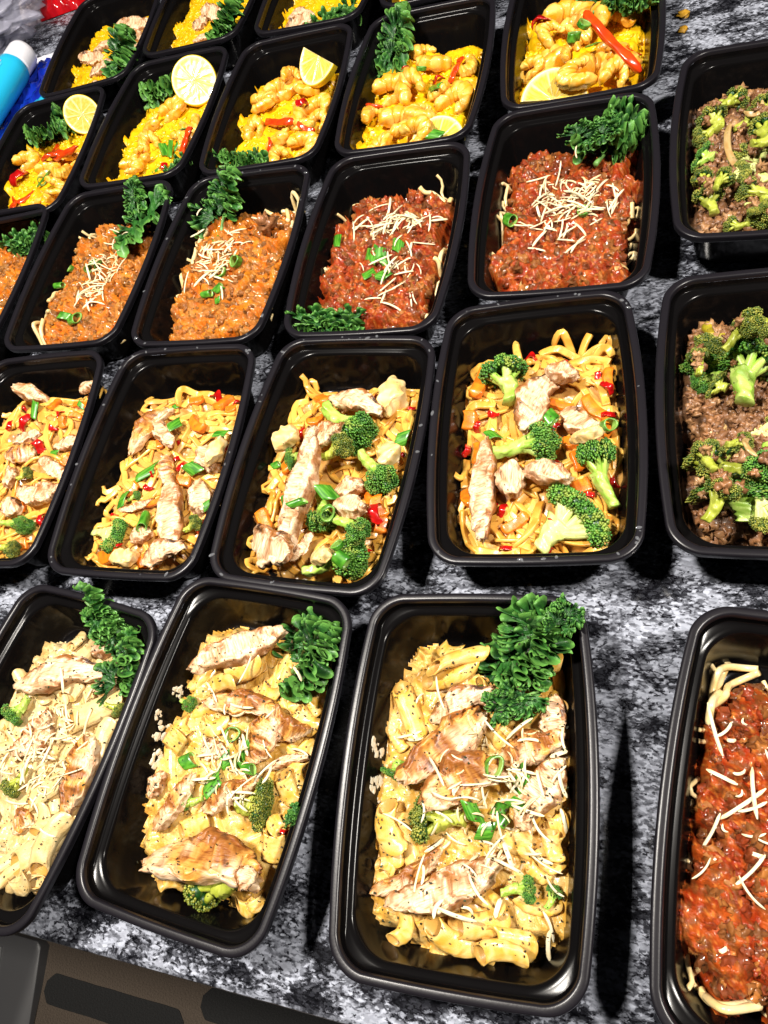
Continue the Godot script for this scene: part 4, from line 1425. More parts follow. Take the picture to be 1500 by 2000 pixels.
	lay("red_0", "B4", 0.0541, 0.0402, 4.89, 0.0094, 0.0063, 1, 0.0006, "red pepper bit beside broccoli at the near right corner of the rightmost noodle box", "red pepper")
	lay("red_1", "B4", -0.0233, 0.0619, 1.24, 0.0117, 0.007, 1, 0.0006, "red pepper bit beside carrot at the near end of the rightmost noodle box", "red pepper")
	lay("red_2", "B4", 0.0122, 0.0715, 5.42, 0.0092, 0.0061, 1, 0.0006, "red pepper bit beside broccoli at the near end of the rightmost noodle box", "red pepper")
	lay("red_0", "B4", -0.0206, 0.0911, 6.18, 0.0114, 0.0068, 1, 0.0006, "red pepper bit fourth farthest at the near end of the rightmost noodle box", "red pepper")
	lay("red_1", "B4", 0.0099, 0.0937, 1.03, 0.009, 0.006, 1, 0.0006, "red pepper bit fifth farthest at the near end of the rightmost noodle box", "red pepper")
	lay("red_2", "B4", 0.0121, 0.0266, 3.75, 0.012, 0.0072, 1, 0.0006, "red pepper bit beside chicken chunk at the middle of the rightmost noodle box", "red pepper")
	lay("red_0", "B4", 0.038, 0.0516, 0.06, 0.0093, 0.0062, 1, 0.0006, "red pepper bit beside carrot at the near right corner of the rightmost noodle box", "red pepper")
	lay("red_1", "B4", 0.054, -0.037, 2.43, 0.0127, 0.0076, 1, 0.0006, "red pepper bit beside carrot at the right side of the rightmost noodle box", "red pepper")
	lay("broc_0", "B4", -0.0233, -0.0444, 1.76, 0.0416, 0.0393, 1, 0.0018, "broccoli floret beside chicken at the far left in the rightmost noodle box", "broccoli")
	lay("broc_1", "B4", -0.0067, 0.0151, 0.12, 0.0501, 0.032, 1, 0.0018, "long stalked broccoli floret in the middle in the rightmost noodle box", "broccoli")
	lay("broc_2", "B4", 0.0458, 0.0397, 1.83, 0.0531, 0.0278, 1, 0.0018, "lime stalked broccoli floret at the right side in the rightmost noodle box", "broccoli")
	lay("broc_3", "B4", 0.0196, 0.0781, 0.74, 0.0495, 0.0554, 1, 0.0018, "large halved broccoli floret showing pale inside in the rightmost noodle box", "broccoli")
	lay("pale_1", "B4", 0.0004, -0.0265, 1.07, 0.0608, 0.0323, 1, 0.0018, "wide pale chicken slice with charred corner in the rightmost noodle box", "chicken slice")
	lay("chunk_0", "B4", 0.0197, -0.0439, -0.35, 0.027, 0.0194, 1, 0.0006, "white chicken chunk behind the wide slice in the rightmost noodle box", "chicken chunk")
	lay("pale_0", "B4", 0.0314, -0.0062, -0.82, 0.0439, 0.0217, 1, 0.0018, "white chicken slice beside carrots in the rightmost noodle box", "chicken slice")
	lay("pale_2", "B4", -0.0362, 0.0457, -1.55, 0.0887, 0.0218, 1, 0.0018, "long brown edged chicken slice in the rightmost noodle box", "chicken slice")
	lay("chunk_1", "B4", -0.0173, 0.0418, 0, 0.0234, 0.0313, 1, 0.0006, "fibrous chicken chunk left of the pale one in the rightmost noodle box", "chicken chunk")
	lay("chunk_2", "B4", 0.0093, 0.0432, -0.28, 0.0375, 0.0178, 1, 0.0018, "oblong smooth chicken chunk in the rightmost noodle box", "chicken chunk")
	lay("sauced_0", "B4", 0.0366, 0.018, 0.14, 0.0258, 0.0127, 1, 0.0018, "yellowish chicken sliver in the rightmost noodle box", "chicken chunk")
	lay("tube_0", "B4", 0.0119, -0.0051, -0.92, 0.0119, 0.0136, 1, 0.0018, "green scallion tube in the rightmost noodle box", "scallion")
	lay("ring_1", "B4", 0.0539, 0.0012, 0.7, 0.0113, 0.0097, 1, 0.0006, "green scallion ring in the rightmost noodle box", "scallion", "", 0, 0.5)
	lay("sliver_0", "B4", -0.0316, 0.0024, -0.88, 0.0125, 0.0107, 1, 0.0018, "green scallion sliver in the rightmost noodle box", "scallion")

func pieces_b3() -> void:
	lay("carrot_0", "B3", -0.0323, 0.032, 6.26, 0.0139, 0.0061, 1, 0.0005, "orange carrot stick beside chicken slice at the left side of the third noodle box", "carrot")
	lay("carrot_1", "B3", 0.0448, 0.009, 2.55, 0.0148, 0.0078, 1, 0.0005, "orange carrot stick beside sauced chicken at the right side of the third noodle box", "carrot")
	lay("carrot_2", "B3", 0.03, -0.0026, 2.65, 0.0127, 0.0087, 1, 0.0005, "orange carrot stick beside broccoli at the right side of the third noodle box", "carrot")
	lay("carrot_0", "B3", -0.043, 0.003, 5.27, 0.0136, 0.0082, 1, 0.0005, "orange carrot stick beside broccoli at the left side of the third noodle box", "carrot")
	lay("carrot_1", "B3", 0.0414, 0.0233, 4.95, 0.0133, 0.0073, 1, 0.0005, "orange carrot stick beside chicken chunk at the right side of the third noodle box", "carrot")
	lay("red_0", "B3", -0.0323, 0.055, 1.85, 0.0097, 0.007, 1, 0.0005, "red pepper bit beside carrot at the near left corner of the third noodle box", "red pepper")
	lay("red_1", "B3", 0.0324, 0.0744, 2.85, 0.0099, 0.0062, 1, 0.0005, "red pepper bit beside sauced chicken at the near right corner of the third noodle box", "red pepper")
	lay("red_2", "B3", -0.0019, -0.0269, 2.54, 0.0079, 0.0051, 1, 0.0005, "red pepper bit at the middle of the third noodle box", "red pepper")
	lay("red_0", "B3", 0.0449, 0.0721, 3.94, 0.01, 0.005, 1, 0.0005, "red pepper bit beside broccoli at the near right corner of the third noodle box", "red pepper")
	lay("red_1", "B3", -0.0378, -0.0297, 4.91, 0.0122, 0.0051, 1, 0.0005, "red pepper bit at the left side of the third noodle box", "red pepper")
	lay("red_2", "B3", 0.0263, 0.0447, 4.36, 0.011, 0.0063, 1, 0.0005, "red pepper bit beside chicken chunk at the near right corner of the third noodle box", "red pepper")
	lay("carrot_0", "B3", -0.0289, -0.0645, -0.56, 0.0159, 0.0111, 1, 0.0018, "orange carrot stick farther of two at the far left corner of the third noodle box", "carrot")
	lay("carrot_1", "B3", -0.011, -0.0741, 0.47, 0.0078, 0.0092, 1, 0.0018, "orange carrot stick at the far end of the third noodle box", "carrot")
	lay("carrot_2", "B3", -0.0304, -0.0444, 0.42, 0.0153, 0.0082, 1, 0.0018, "orange carrot stick nearer of two at the far left corner of the third noodle box", "carrot")
	lay("carrot_0", "B3", -0.052, 0.0556, -0.95, 0.0244, 0.0113, 1, 0.0018, "orange carrot stick at the near left corner of the third noodle box", "carrot")
	lay("carrot_1", "B3", 0.0364, 0.0238, -1.13, 0.0268, 0.0083, 1, 0.0018, "orange carrot stick fourth farthest at the right side of the third noodle box", "carrot")
	lay("carrot_2", "B3", 0.0518, 0.037, -1.06, 0.0186, 0.0137, 1, 0.0018, "orange carrot stick fifth farthest at the right side of the third noodle box", "carrot")
	lay("carrot_0", "B3", 0.0522, 0.0488, -1.54, 0.0138, 0.0104, 1, 0.0018, "orange carrot stick at the near right corner of the third noodle box", "carrot")
	lay("red_0", "B3", 0.0499, 0.0431, -1.4, 0.0185, 0.012, 1, 0.0006, "large glossy red pepper piece in the third noodle box", "red pepper")
	lay("red_1", "B3", -0.0025, -0.0739, 0.28, 0.0091, 0.0059, 1, 0.0006, "red pepper bit beside carrot at the far end of the third noodle box", "red pepper")
	lay("red_2", "B3", 0.0176, -0.0664, -1.4, 0.0126, 0.0082, 1, 0.0006, "red pepper bit beside chicken slice at the far end of the third noodle box", "red pepper")
	lay("red_0", "B3", 0.0545, -0.0591, 6.01, 0.0078, 0.0051, 1, 0.0006, "red pepper bit at the far right corner of the third noodle box", "red pepper")
	lay("red_1", "B3", 0.0562, -0.0143, 2.74, 0.0067, 0.0043, 1, 0.0006, "red pepper bit at the right side of the third noodle box", "red pepper")
	lay("red_2", "B3", 0.0049, 0.0804, 5.96, 0.0089, 0.0058, 1, 0.0006, "red pepper bit beside chicken slice at the near end of the third noodle box", "red pepper")
	lay("red_0", "B3", 0.0225, 0.0733, 4.94, 0.0096, 0.0063, 1, 0.0006, "red pepper bit beside broccoli at the near end of the third noodle box", "red pepper")
	lay("red_1", "B3", -0.0461, 0.0709, 5.44, 0.0094, 0.0061, 1, 0.0006, "red pepper bit beside chicken slice at the near left corner of the third noodle box", "red pepper")
	lay("broc_0", "B3", 0.0048, -0.0343, -0.64, 0.0574, 0.0358, 1, 0.0018, "dark crowned broccoli floret in the third noodle box", "broccoli")
	lay("broc_1", "B3", 0.0398, 0.0071, -0.85, 0.0435, 0.0272, 1, 0.0018, "bright stalked broccoli floret in the third noodle box", "broccoli")
	lay("broc_2", "B3", 0.0025, 0.0412, -1.23, 0.0378, 0.0258, 1, 0.0018, "leafy broccoli floret beside the long chicken in the third noodle box", "broccoli")
	lay("broc_0", "B3", -0.0334, -0.0037, -2.68, 0.0196, 0.0221, 1, 0.0018, "small broccoli floret in the third noodle box", "broccoli")
	lay("broc_1", "B3", 0.0246, 0.0838, 0.25, 0.0535, 0.0306, 1, 0.0018, "large broccoli floret by the near rim in the third noodle box", "broccoli")
	lay("broc_2", "B3", 0.0361, 0.0602, -0.46, 0.0295, 0.0224, 1, 0.0018, "pale stemmed broccoli floret in the third noodle box", "broccoli")
	lay("dull_0", "B3", 0.0073, -0.0036, 0.35, 0.0302, 0.0216, 1, 0.0006, "shaded broccoli crown in the third noodle box", "broccoli")
	lay("sauced_0", "B3", -0.0443, -0.0169, 1.22, 0.0261, 0.0243, 1, 0.0006, "yellow chicken chunk at the far left in the third noodle box", "chicken chunk")
	lay("sauced_1", "B3", 0.036, -0.0659, 1.43, 0.04, 0.0246, 1, 0.0018, "tall yellow chicken chunk in the third noodle box", "chicken chunk")
	lay("sauced_2", "B3", 0.0488, -0.0059, 1.92, 0.0249, 0.0208, 1, 0.0006, "yellow chicken chunk against the right wall in the third noodle box", "chicken chunk")
	lay("sauced_0", "B3", 0.0166, 0.0831, 0.52, 0.021, 0.0177, 1, 0.0006, "golden chicken chunk at the near end in the third noodle box", "chicken chunk")
	lay("pale_1", "B3", 0.0103, -0.0537, -0.29, 0.0555, 0.0239, 1, 0.0018, "broad pale chicken slice at the far end in the third noodle box", "chicken slice")
	lay("pale_3", "B3", -0.0078, -0.0175, -0.11, 0.0435, 0.0244, 1, 0.0018, "broken chicken slice across the middle in the third noodle box", "chicken slice")
	lay("pale_2", "B3", -0.0111, 0.0351, 1.59, 0.1131, 0.0216, 1, 0.0018, "longest diagonal chicken slice in the third noodle box", "chicken slice")
	lay("pale_0", "B3", 0.0004, 0.0779, 1.17, 0.028, 0.0097, 1, 0.0018, "thin chicken sliver in the third noodle box", "chicken slice")
	lay("chunk_0", "B3", 0.0207, 0.0222, 0.06, 0.03, 0.0214, 1, 0.0018, "upper white chicken chunk in the third noodle box", "chicken chunk")
	lay("chunk_1", "B3", 0.0307, 0.0439, -0.06, 0.0309, 0.0193, 1, 0.0018, "lower white chicken chunk in the third noodle box", "chicken chunk")
	lay("pale_0", "B3", -0.0263, 0.084, -0.33, 0.05, 0.0322, 1, 0.0018, "large pale chicken chunk in the near left corner in the third noodle box", "chicken slice")
	lay("tube_0", "B3", -0.0533, 0.0008, 0.38, 0.0098, 0.008, 1, 0.0018, "green scallion tube beside carrot at the left side of the third noodle box", "scallion")
	lay("tube_1", "B3", -0.0313, 0.036, -1.15, 0.0112, 0.0086, 1, 0.0018, "green scallion tube beside chicken slice at the left side of the third noodle box", "scallion")
	lay("sliver_0", "B3", -0.0288, 0.0565, -1.27, 0.0224, 0.0101, 1, 0.0018, "flat green scallion leaf in the third noodle box", "scallion")
	lay("sliver_1", "B3", 0.0068, 0.0321, -0.73, 0.0226, 0.014, 1, 0.0018, "green scallion sliver in the third noodle box", "scallion")
	lay("tube_0", "B3", -0.0068, 0.0486, 0.42, 0.0166, 0.0065, 1, 0.0018, "green scallion tube at the near end of the third noodle box", "scallion")
	lay("tube_1", "B3", 0.0391, 0.0901, -0.47, 0.0117, 0.0115, 1, 0.0018, "green scallion tube at the near right corner of the third noodle box", "scallion")
	lay("ring_0", "B3", 0.0318, 0.0769, 0.35, 0.0103, 0.0095, 1, 0.0006, "green scallion ring at the near right corner of the third noodle box", "scallion")
	lay("ring_1", "B3", 0.0162, 0.0514, 1.05, 0.0138, 0.0097, 1, 0.0006, "green scallion ring at the near end of the third noodle box", "scallion", "", 0, 0.4)
	lay("sliver_1", "B3", 0.0527, -0.0294, 0.21, 0.0178, 0.0127, 1, 0.0018, "light green pepper piece in the third noodle box", "scallion")

func pieces_d4() -> void:
	lay("kale_0", "D4", 0.0351, -0.066, 1.13, 0.0824, 0.0604, 1.4, 0.0006, "dark ruffled kale sprig in the far kale spaghetti box", "kale")
	lay("kale_3", "D4", 0.0229, -0.0534, 0.17, 0.0545, 0.0251, 1, 0.0006, "flat kale lobe touching the sauce in the far kale spaghetti box", "kale")
	lay("tube_0", "D4", -0.0466, 0.0096, -0.93, 0.0177, 0.0124, 1, 0.0018, "green scallion tube in the far kale spaghetti box", "scallion")
	lay("ring_0", "D4", 0.0164, 0.0091, 0.7, 0.0122, 0.0112, 1, 0.0006, "green scallion ring in the far kale spaghetti box", "scallion")
	lay("onion_0", "D4", 0.038, -0.0004, 3.48, 0.0124, 0.0087, 1, 0.003, "cooked onion piece farther of two at the right side of the far kale spaghetti box", "onion")
	lay("onion_1", "D4", 0.0483, 0.0745, 3.92, 0.0133, 0.0093, 1, 0.003, "cooked onion piece at the near right corner of the far kale spaghetti box", "onion")
	lay("onion_0", "D4", -0.0295, 0.0792, 5.62, 0.0115, 0.008, 1, 0.003, "cooked onion piece at the near left corner of the far kale spaghetti box", "onion")
	lay("onion_1", "D4", 0.051, 0.0148, 2.28, 0.0091, 0.0064, 1, 0.003, "cooked onion piece nearer of two at the right side of the far kale spaghetti box", "onion")
	lay("onion_0", "D4", -0.003, 0.0757, 4, 0.0086, 0.006, 1, 0.003, "cooked onion piece at the near end of the far kale spaghetti box", "onion")

func pieces_d3() -> void:
	lay("kale_1", "D3", -0.035, 0.0886, 0.09, 0.0738, 0.0325, 1.3, 0.0006, "dark ruffled kale sprig in the near kale spaghetti box", "kale")
	lay("sliver_0", "D3", -0.0496, -0.0181, 1.73, 0.0232, 0.011, 1, 0.0018, "green scallion leaf by the tray wall in the near kale spaghetti box", "scallion")
	lay("sliver_1", "D3", -0.0124, 0.0045, 1.48, 0.0196, 0.0137, 1, 0.0018, "green scallion sliver third farthest at the middle of the near kale spaghetti box", "scallion")
	lay("sliver_0", "D3", -0.005, -0.0007, 1.53, 0.0179, 0.0137, 1, 0.0018, "green scallion sliver second farthest at the middle of the near kale spaghetti box", "scallion")
	lay("tube_0", "D3", 0.0003, 0.0113, 0.53, 0.0088, 0.0125, 1, 0.0018, "green scallion tube in the near kale spaghetti box", "scallion")
	lay("sliver_1", "D3", 0.0133, -0.0014, 1.47, 0.0195, 0.0136, 1, 0.0018, "green scallion sliver farthest at the middle of the near kale spaghetti box", "scallion")
	lay("sliver_0", "D3", -0.0094, 0.026, 0.92, 0.0183, 0.0113, 1, 0.0018, "green scallion sliver fourth farthest at the middle of the near kale spaghetti box", "scallion")
	lay("sliver_1", "D3", 0.0045, 0.0292, -0.35, 0.0208, 0.0132, 1, 0.0018, "green scallion sliver fifth farthest at the middle of the near kale spaghetti box", "scallion")

func pieces_d2() -> void:
	lay("lumpmeat", "D2", 0.0333, -0.0411, 0.7, 0.0257, 0.0222, 1, 0.0006, "brown meat lump rising from the sauce beside the looped spaghetti strands", "meat lump")
	lay("kale_3", "D2", -0.0225, -0.0804, 1.4, 0.0778, 0.0622, 1.3, 0.0006, "dark ruffled kale sprig in the spaghetti box with looped strands", "kale")
	lay("sliver_1", "D2", -0.0287, -0.0361, 1.46, 0.0186, 0.0085, 1, 0.0018, "narrow kale coloured leaf tip in the spaghetti box with looped strands", "scallion")
	lay("ring_0", "D2", -0.0115, 0.0063, 1.05, 0.0139, 0.0104, 1, 0.0006, "green scallion ring nearer of two at the middle of the spaghetti box with looped strands", "scallion", "", 0, 0.4)
	lay("ring_1", "D2", 0.0093, 0.0014, 0.35, 0.0137, 0.0114, 1, 0.0006, "green scallion ring farther of two at the middle of the spaghetti box with looped strands", "scallion", "", 0, 0.3)
	lay("tube_0", "D2", -0.004, 0.0298, 0.4, 0.0146, 0.0102, 1, 0.0018, "green scallion tube farther of two at the middle of the spaghetti box with looped strands", "scallion")
	lay("tube_1", "D2", -0.0175, 0.0344, 0.05, 0.0122, 0.008, 1, 0.0018, "green scallion tube nearer of two at the middle of the spaghetti box with looped strands", "scallion")
	lay("sliver_0", "D2", -0.0024, 0.0393, 0.11, 0.0089, 0.0089, 1, 0.0018, "green scallion sliver in the spaghetti box with looped strands", "scallion")

func pieces_d1() -> void:
	lay("kale_5", "D1", 0.0453, -0.0549, -1.31, 0.0973, 0.0811, 1, 0.0006, "large flat kale leaf with pale veins in the spaghetti box with flat kale leaf", "kale")
	lay("kale_4", "D1", 0.0218, -0.0973, 1.75, 0.0508, 0.0373, 1, 0.0006, "folded kale leaf tip over the tray rim in the spaghetti box with flat kale leaf", "kale")
	lay("tube_0", "D1", -0.0098, -0.0086, 1.43, 0.0175, 0.0157, 1, 0.0018, "green scallion tube at the middle of the spaghetti box with flat kale leaf", "scallion")
	lay("ring_0", "D1", -0.049, -0.0171, 0, 0.0095, 0.0082, 1, 0.0006, "green scallion ring in the spaghetti box with flat kale leaf", "scallion")
	lay("tube_1", "D1", -0.0542, 0.0092, 0, 0.0122, 0.0095, 1, 0.0006, "green scallion tube at the left side of the spaghetti box with flat kale leaf", "scallion")
	lay("tube_0", "D1", -0.0267, 0.0542, 1.2, 0.0122, 0.0141, 1, 0.0018, "green scallion tube at the near left corner of the spaghetti box with flat kale leaf", "scallion")
	lay("tube_1", "D1", -0.0108, 0.0593, -0.1, 0.0143, 0.0151, 1, 0.0018, "green scallion tube at the near end of the spaghetti box with flat kale leaf", "scallion")

func pieces_b2() -> void:
	lay("carrot_0", "B2", -0.04, -0.0254, 3.79, 0.012, 0.008, 1, 0.0005, "orange carrot stick beside browned chicken at the left side of the second noodle box", "carrot")
	lay("carrot_1", "B2", -0.0149, -0.0241, 5.14, 0.0178, 0.0069, 1, 0.0005, "orange carrot stick beside chicken slice at the middle of the second noodle box", "carrot")
	lay("carrot_2", "B2", -0.0017, 0.0343, 0.36, 0.0237, 0.0061, 1, 0.0005, "orange carrot stick beside broccoli at the middle of the second noodle box", "carrot")
	lay("carrot_0", "B2", 0.023, 0.055, 0.11, 0.0215, 0.0071, 1, 0.0005, "orange carrot stick beside chicken slice at the near end of the second noodle box", "carrot")
	lay("carrot_1", "B2", 0.0072, -0.0687, 0.29, 0.0142, 0.0089, 1, 0.0005, "orange carrot stick farther of two at the far end of the second noodle box", "carrot")
	lay("red_0", "B2", -0.0279, 0.0418, 5.84, 0.0127, 0.005, 1, 0.0005, "red pepper bit beside chicken slice at the near left corner of the second noodle box", "red pepper")
	lay("red_1", "B2", -0.0134, 0.0077, 4.87, 0.0076, 0.0062, 1, 0.0005, "red pepper bit beside broccoli at the middle of the second noodle box", "red pepper")
	lay("red_2", "B2", 0.0273, 0.0572, 0.23, 0.0127, 0.0043, 1, 0.0005, "red pepper bit beside carrot at the near right corner of the second noodle box", "red pepper")
	lay("red_0", "B2", -0.0147, 0.0204, 5.77, 0.009, 0.0068, 1, 0.0005, "red pepper bit fifth farthest at the middle of the second noodle box", "red pepper")
	lay("red_1", "B2", 0.0042, -0.0238, 1.99, 0.0081, 0.0042, 1, 0.0005, "red pepper bit beside chicken slice at the middle of the second noodle box", "red pepper")
	lay("carrot_0", "B2", 0.035, -0.0669, 1.12, 0.0206, 0.0119, 1, 0.0018, "orange carrot stick farther of two at the far right corner of the second noodle box", "carrot")
	lay("carrot_1", "B2", 0.0462, -0.0585, 0.28, 0.012, 0.0098, 1, 0.0018, "orange carrot stick nearer of two at the far right corner of the second noodle box", "carrot")
	lay("carrot_2", "B2", 0.0204, -0.0398, -0.62, 0.023, 0.0119, 1, 0.0018, "orange carrot stick nearer of two at the far end of the second noodle box", "carrot")
	lay("carrot_0", "B2", -0.03, 0.0845, 0.15, 0.0293, 0.0136, 1, 0.0018, "orange carrot stick at the near left corner of the second noodle box", "carrot")
	lay("carrot_1", "B2", 0.0081, 0.0829, 0.75, 0.0265, 0.0121, 1, 0.0018, "orange carrot stick beside chicken chunk at the near end of the second noodle box", "carrot")
	lay("carrot_2", "B2", -0.0284, 0.0242, 1.05, 0.0149, 0.009, 1, 0.0006, "orange carrot stick beside broccoli at the left side of the second noodle box", "carrot")
	lay("carrot_0", "B2", 0.0202, 0.0144, 0, 0.0134, 0.0096, 1, 0.0006, "orange carrot stick beside browned chicken at the middle of the second noodle box", "carrot")
	lay("red_0", "B2", 0.0148, -0, 1.09, 0.0126, 0.0075, 1, 0.0006, "red pepper bit beside carrot at the middle of the second noodle box", "red pepper")
	lay("red_1", "B2", 0.0071, -0.0071, 0.47, 0.0088, 0.0053, 1, 0.0006, "red pepper bit beside browned chicken at the middle of the second noodle box", "red pepper")
	lay("red_2", "B2", -0.0376, 0.0504, 3.77, 0.0089, 0.0053, 1, 0.0006, "red pepper bit beside broccoli at the near left corner of the second noodle box", "red pepper")
	lay("red_0", "B2", 0.0531, 0.0579, 1.05, 0.0134, 0.008, 1, 0.0006, "red pepper bit beside broccoli at the near right corner of the second noodle box", "red pepper")
	lay("red_1", "B2", 0.0103, 0.0829, 4.61, 0.0056, 0.0033, 1, 0.0006, "red pepper bit beside chicken chunk at the near end of the second noodle box", "red pepper")
	lay("red_2", "B2", 0.0259, -0.0729, 2.57, 0.0151, 0.0091, 1, 0.0006, "red pepper bit beside carrot at the far right corner of the second noodle box", "red pepper")
	lay("red_0", "B2", 0.0538, -0.0648, 3.32, 0.0078, 0.0047, 1, 0.0006, "red pepper bit nearer of two at the far right corner of the second noodle box", "red pepper")
	lay("red_1", "B2", -0.0339, 0.0783, 5.89, 0.0097, 0.0058, 1, 0.0006, "red pepper bit beside carrot at the near left corner of the second noodle box", "red pepper")
	lay("red_2", "B2", 0.051, -0.0191, 3.28, 0.0095, 0.0057, 1, 0.0006, "red pepper bit at the right side of the second noodle box", "red pepper")
	lay("red_0", "B2", -0.0191, 0.0793, 0.68, 0.0086, 0.0052, 1, 0.0006, "red pepper bit beside carrot at the near end of the second noodle box", "red pepper")
	lay("broc_3", "B2", -0.0359, 0.0684, -0.17, 0.0399, 0.0313, 1, 0.0018, "bright green cut broccoli stalk in the second noodle box", "broccoli")
	lay("dull_0", "B2", 0.0488, 0.06, 0.52, 0.0181, 0.0154, 1, 0.0006, "small yellowish broccoli crown in the second noodle box", "broccoli")
	lay("broc_1", "B2", -0.024, 0.031, 0.52, 0.0128, 0.0099, 1, 0.0006, "tiny broccoli tip in the second noodle box", "broccoli")
	lay("sear_1", "B2", -0.0322, -0.0373, 1.12, 0.0597, 0.0257, 1, 0.0018, "browned chicken slice at the far left in the second noodle box", "chicken slice")
	lay("pale_0", "B2", -0.0089, -0.0285, -0.74, 0.0442, 0.016, 1, 0.0018, "ragged pale chicken slice in the second noodle box", "chicken slice")
	lay("sear_0", "B2", 0.0016, 0.0024, -1.35, 0.0304, 0.0175, 1, 0.0018, "small dark browned chicken slice in the second noodle box", "chicken slice")
	lay("pale_2", "B2", 0.0237, 0.049, -1.19, 0.0844, 0.0258, 1, 0.0018, "long brown edged chicken slice in the middle in the second noodle box", "chicken slice")
	lay("chunk_0", "B2", 0.039, -0.007, -1.17, 0.034, 0.0217, 1, 0.0018, "upper white chicken chunk in the second noodle box", "chicken chunk")
	lay("chunk_1", "B2", 0.0435, 0.0298, -1.13, 0.0379, 0.0212, 1, 0.0018, "lower white chicken chunk in the second noodle box", "chicken chunk")
	lay("pale_3", "B2", -0.0183, 0.04, 0.37, 0.0339, 0.0078, 1, 0.0018, "thin chicken sliver in the second noodle box", "chicken slice")
	lay("chunk_2", "B2", -0.0023, 0.0675, 0.7, 0.0199, 0.0161, 1, 0.0006, "small chicken chunk beside the long slice in the second noodle box", "chicken chunk")
	lay("pale_1", "B2", 0.0322, 0.0867, 0.31, 0.0476, 0.0208, 1, 0.0018, "peppered chicken slice by the near rim in the second noodle box", "chicken slice")
	lay("sauced_0", "B2", -0.0104, 0.0887, 0.35, 0.0256, 0.019, 1, 0.0006, "yellow chicken chunk by the near rim in the second noodle box", "chicken chunk")
	lay("sauced_1", "B2", 0.0519, -0.0109, 1.4, 0.0335, 0.015, 1, 0.0018, "yellow chicken slab against the right wall in the second noodle box", "chicken chunk")
	lay("sliver_0", "B2", -0.0012, -0.0391, 0.99, 0.018, 0.012, 1, 0.0006, "green scallion sliver beside chicken slice at the far end of the second noodle box", "scallion")
	lay("sliver_1", "B2", 0.0533, -0.0277, 3.42, 0.0171, 0.0104, 1, 0.0006, "green scallion sliver beside sauced chicken at the right side of the second noodle box", "scallion")
	lay("sliver_0", "B2", -0.0314, 0.0353, 3.29, 0.0128, 0.0167, 1, 0.0006, "green scallion sliver at the left side of the second noodle box", "scallion")
	lay("sliver_1", "B2", 0.0543, 0.0392, 4, 0.0099, 0.0072, 1, 0.0006, "green scallion sliver at the near right corner of the second noodle box", "scallion")
	lay("sliver_0", "B2", -0.0153, -0.064, 2.52, 0.0072, 0.0052, 1, 0.0006, "green scallion sliver beside carrot at the far end of the second noodle box", "scallion")
	lay("sliver_0", "B2", -0.0167, 0.0046, 0.6, 0.025, 0.0139, 1, 0.0018, "long green scallion leaf in the second noodle box", "scallion")
	lay("sliver_1", "B2", 0.028, 0.0031, -0.55, 0.0231, 0.0133, 1, 0.0018, "green scallion sliver beside carrot at the right side of the second noodle box", "scallion")
	lay("tube_1", "B2", -0.0025, 0.0557, -1.22, 0.0206, 0.0094, 1, 0.0018, "green scallion tube in the second noodle box", "scallion")

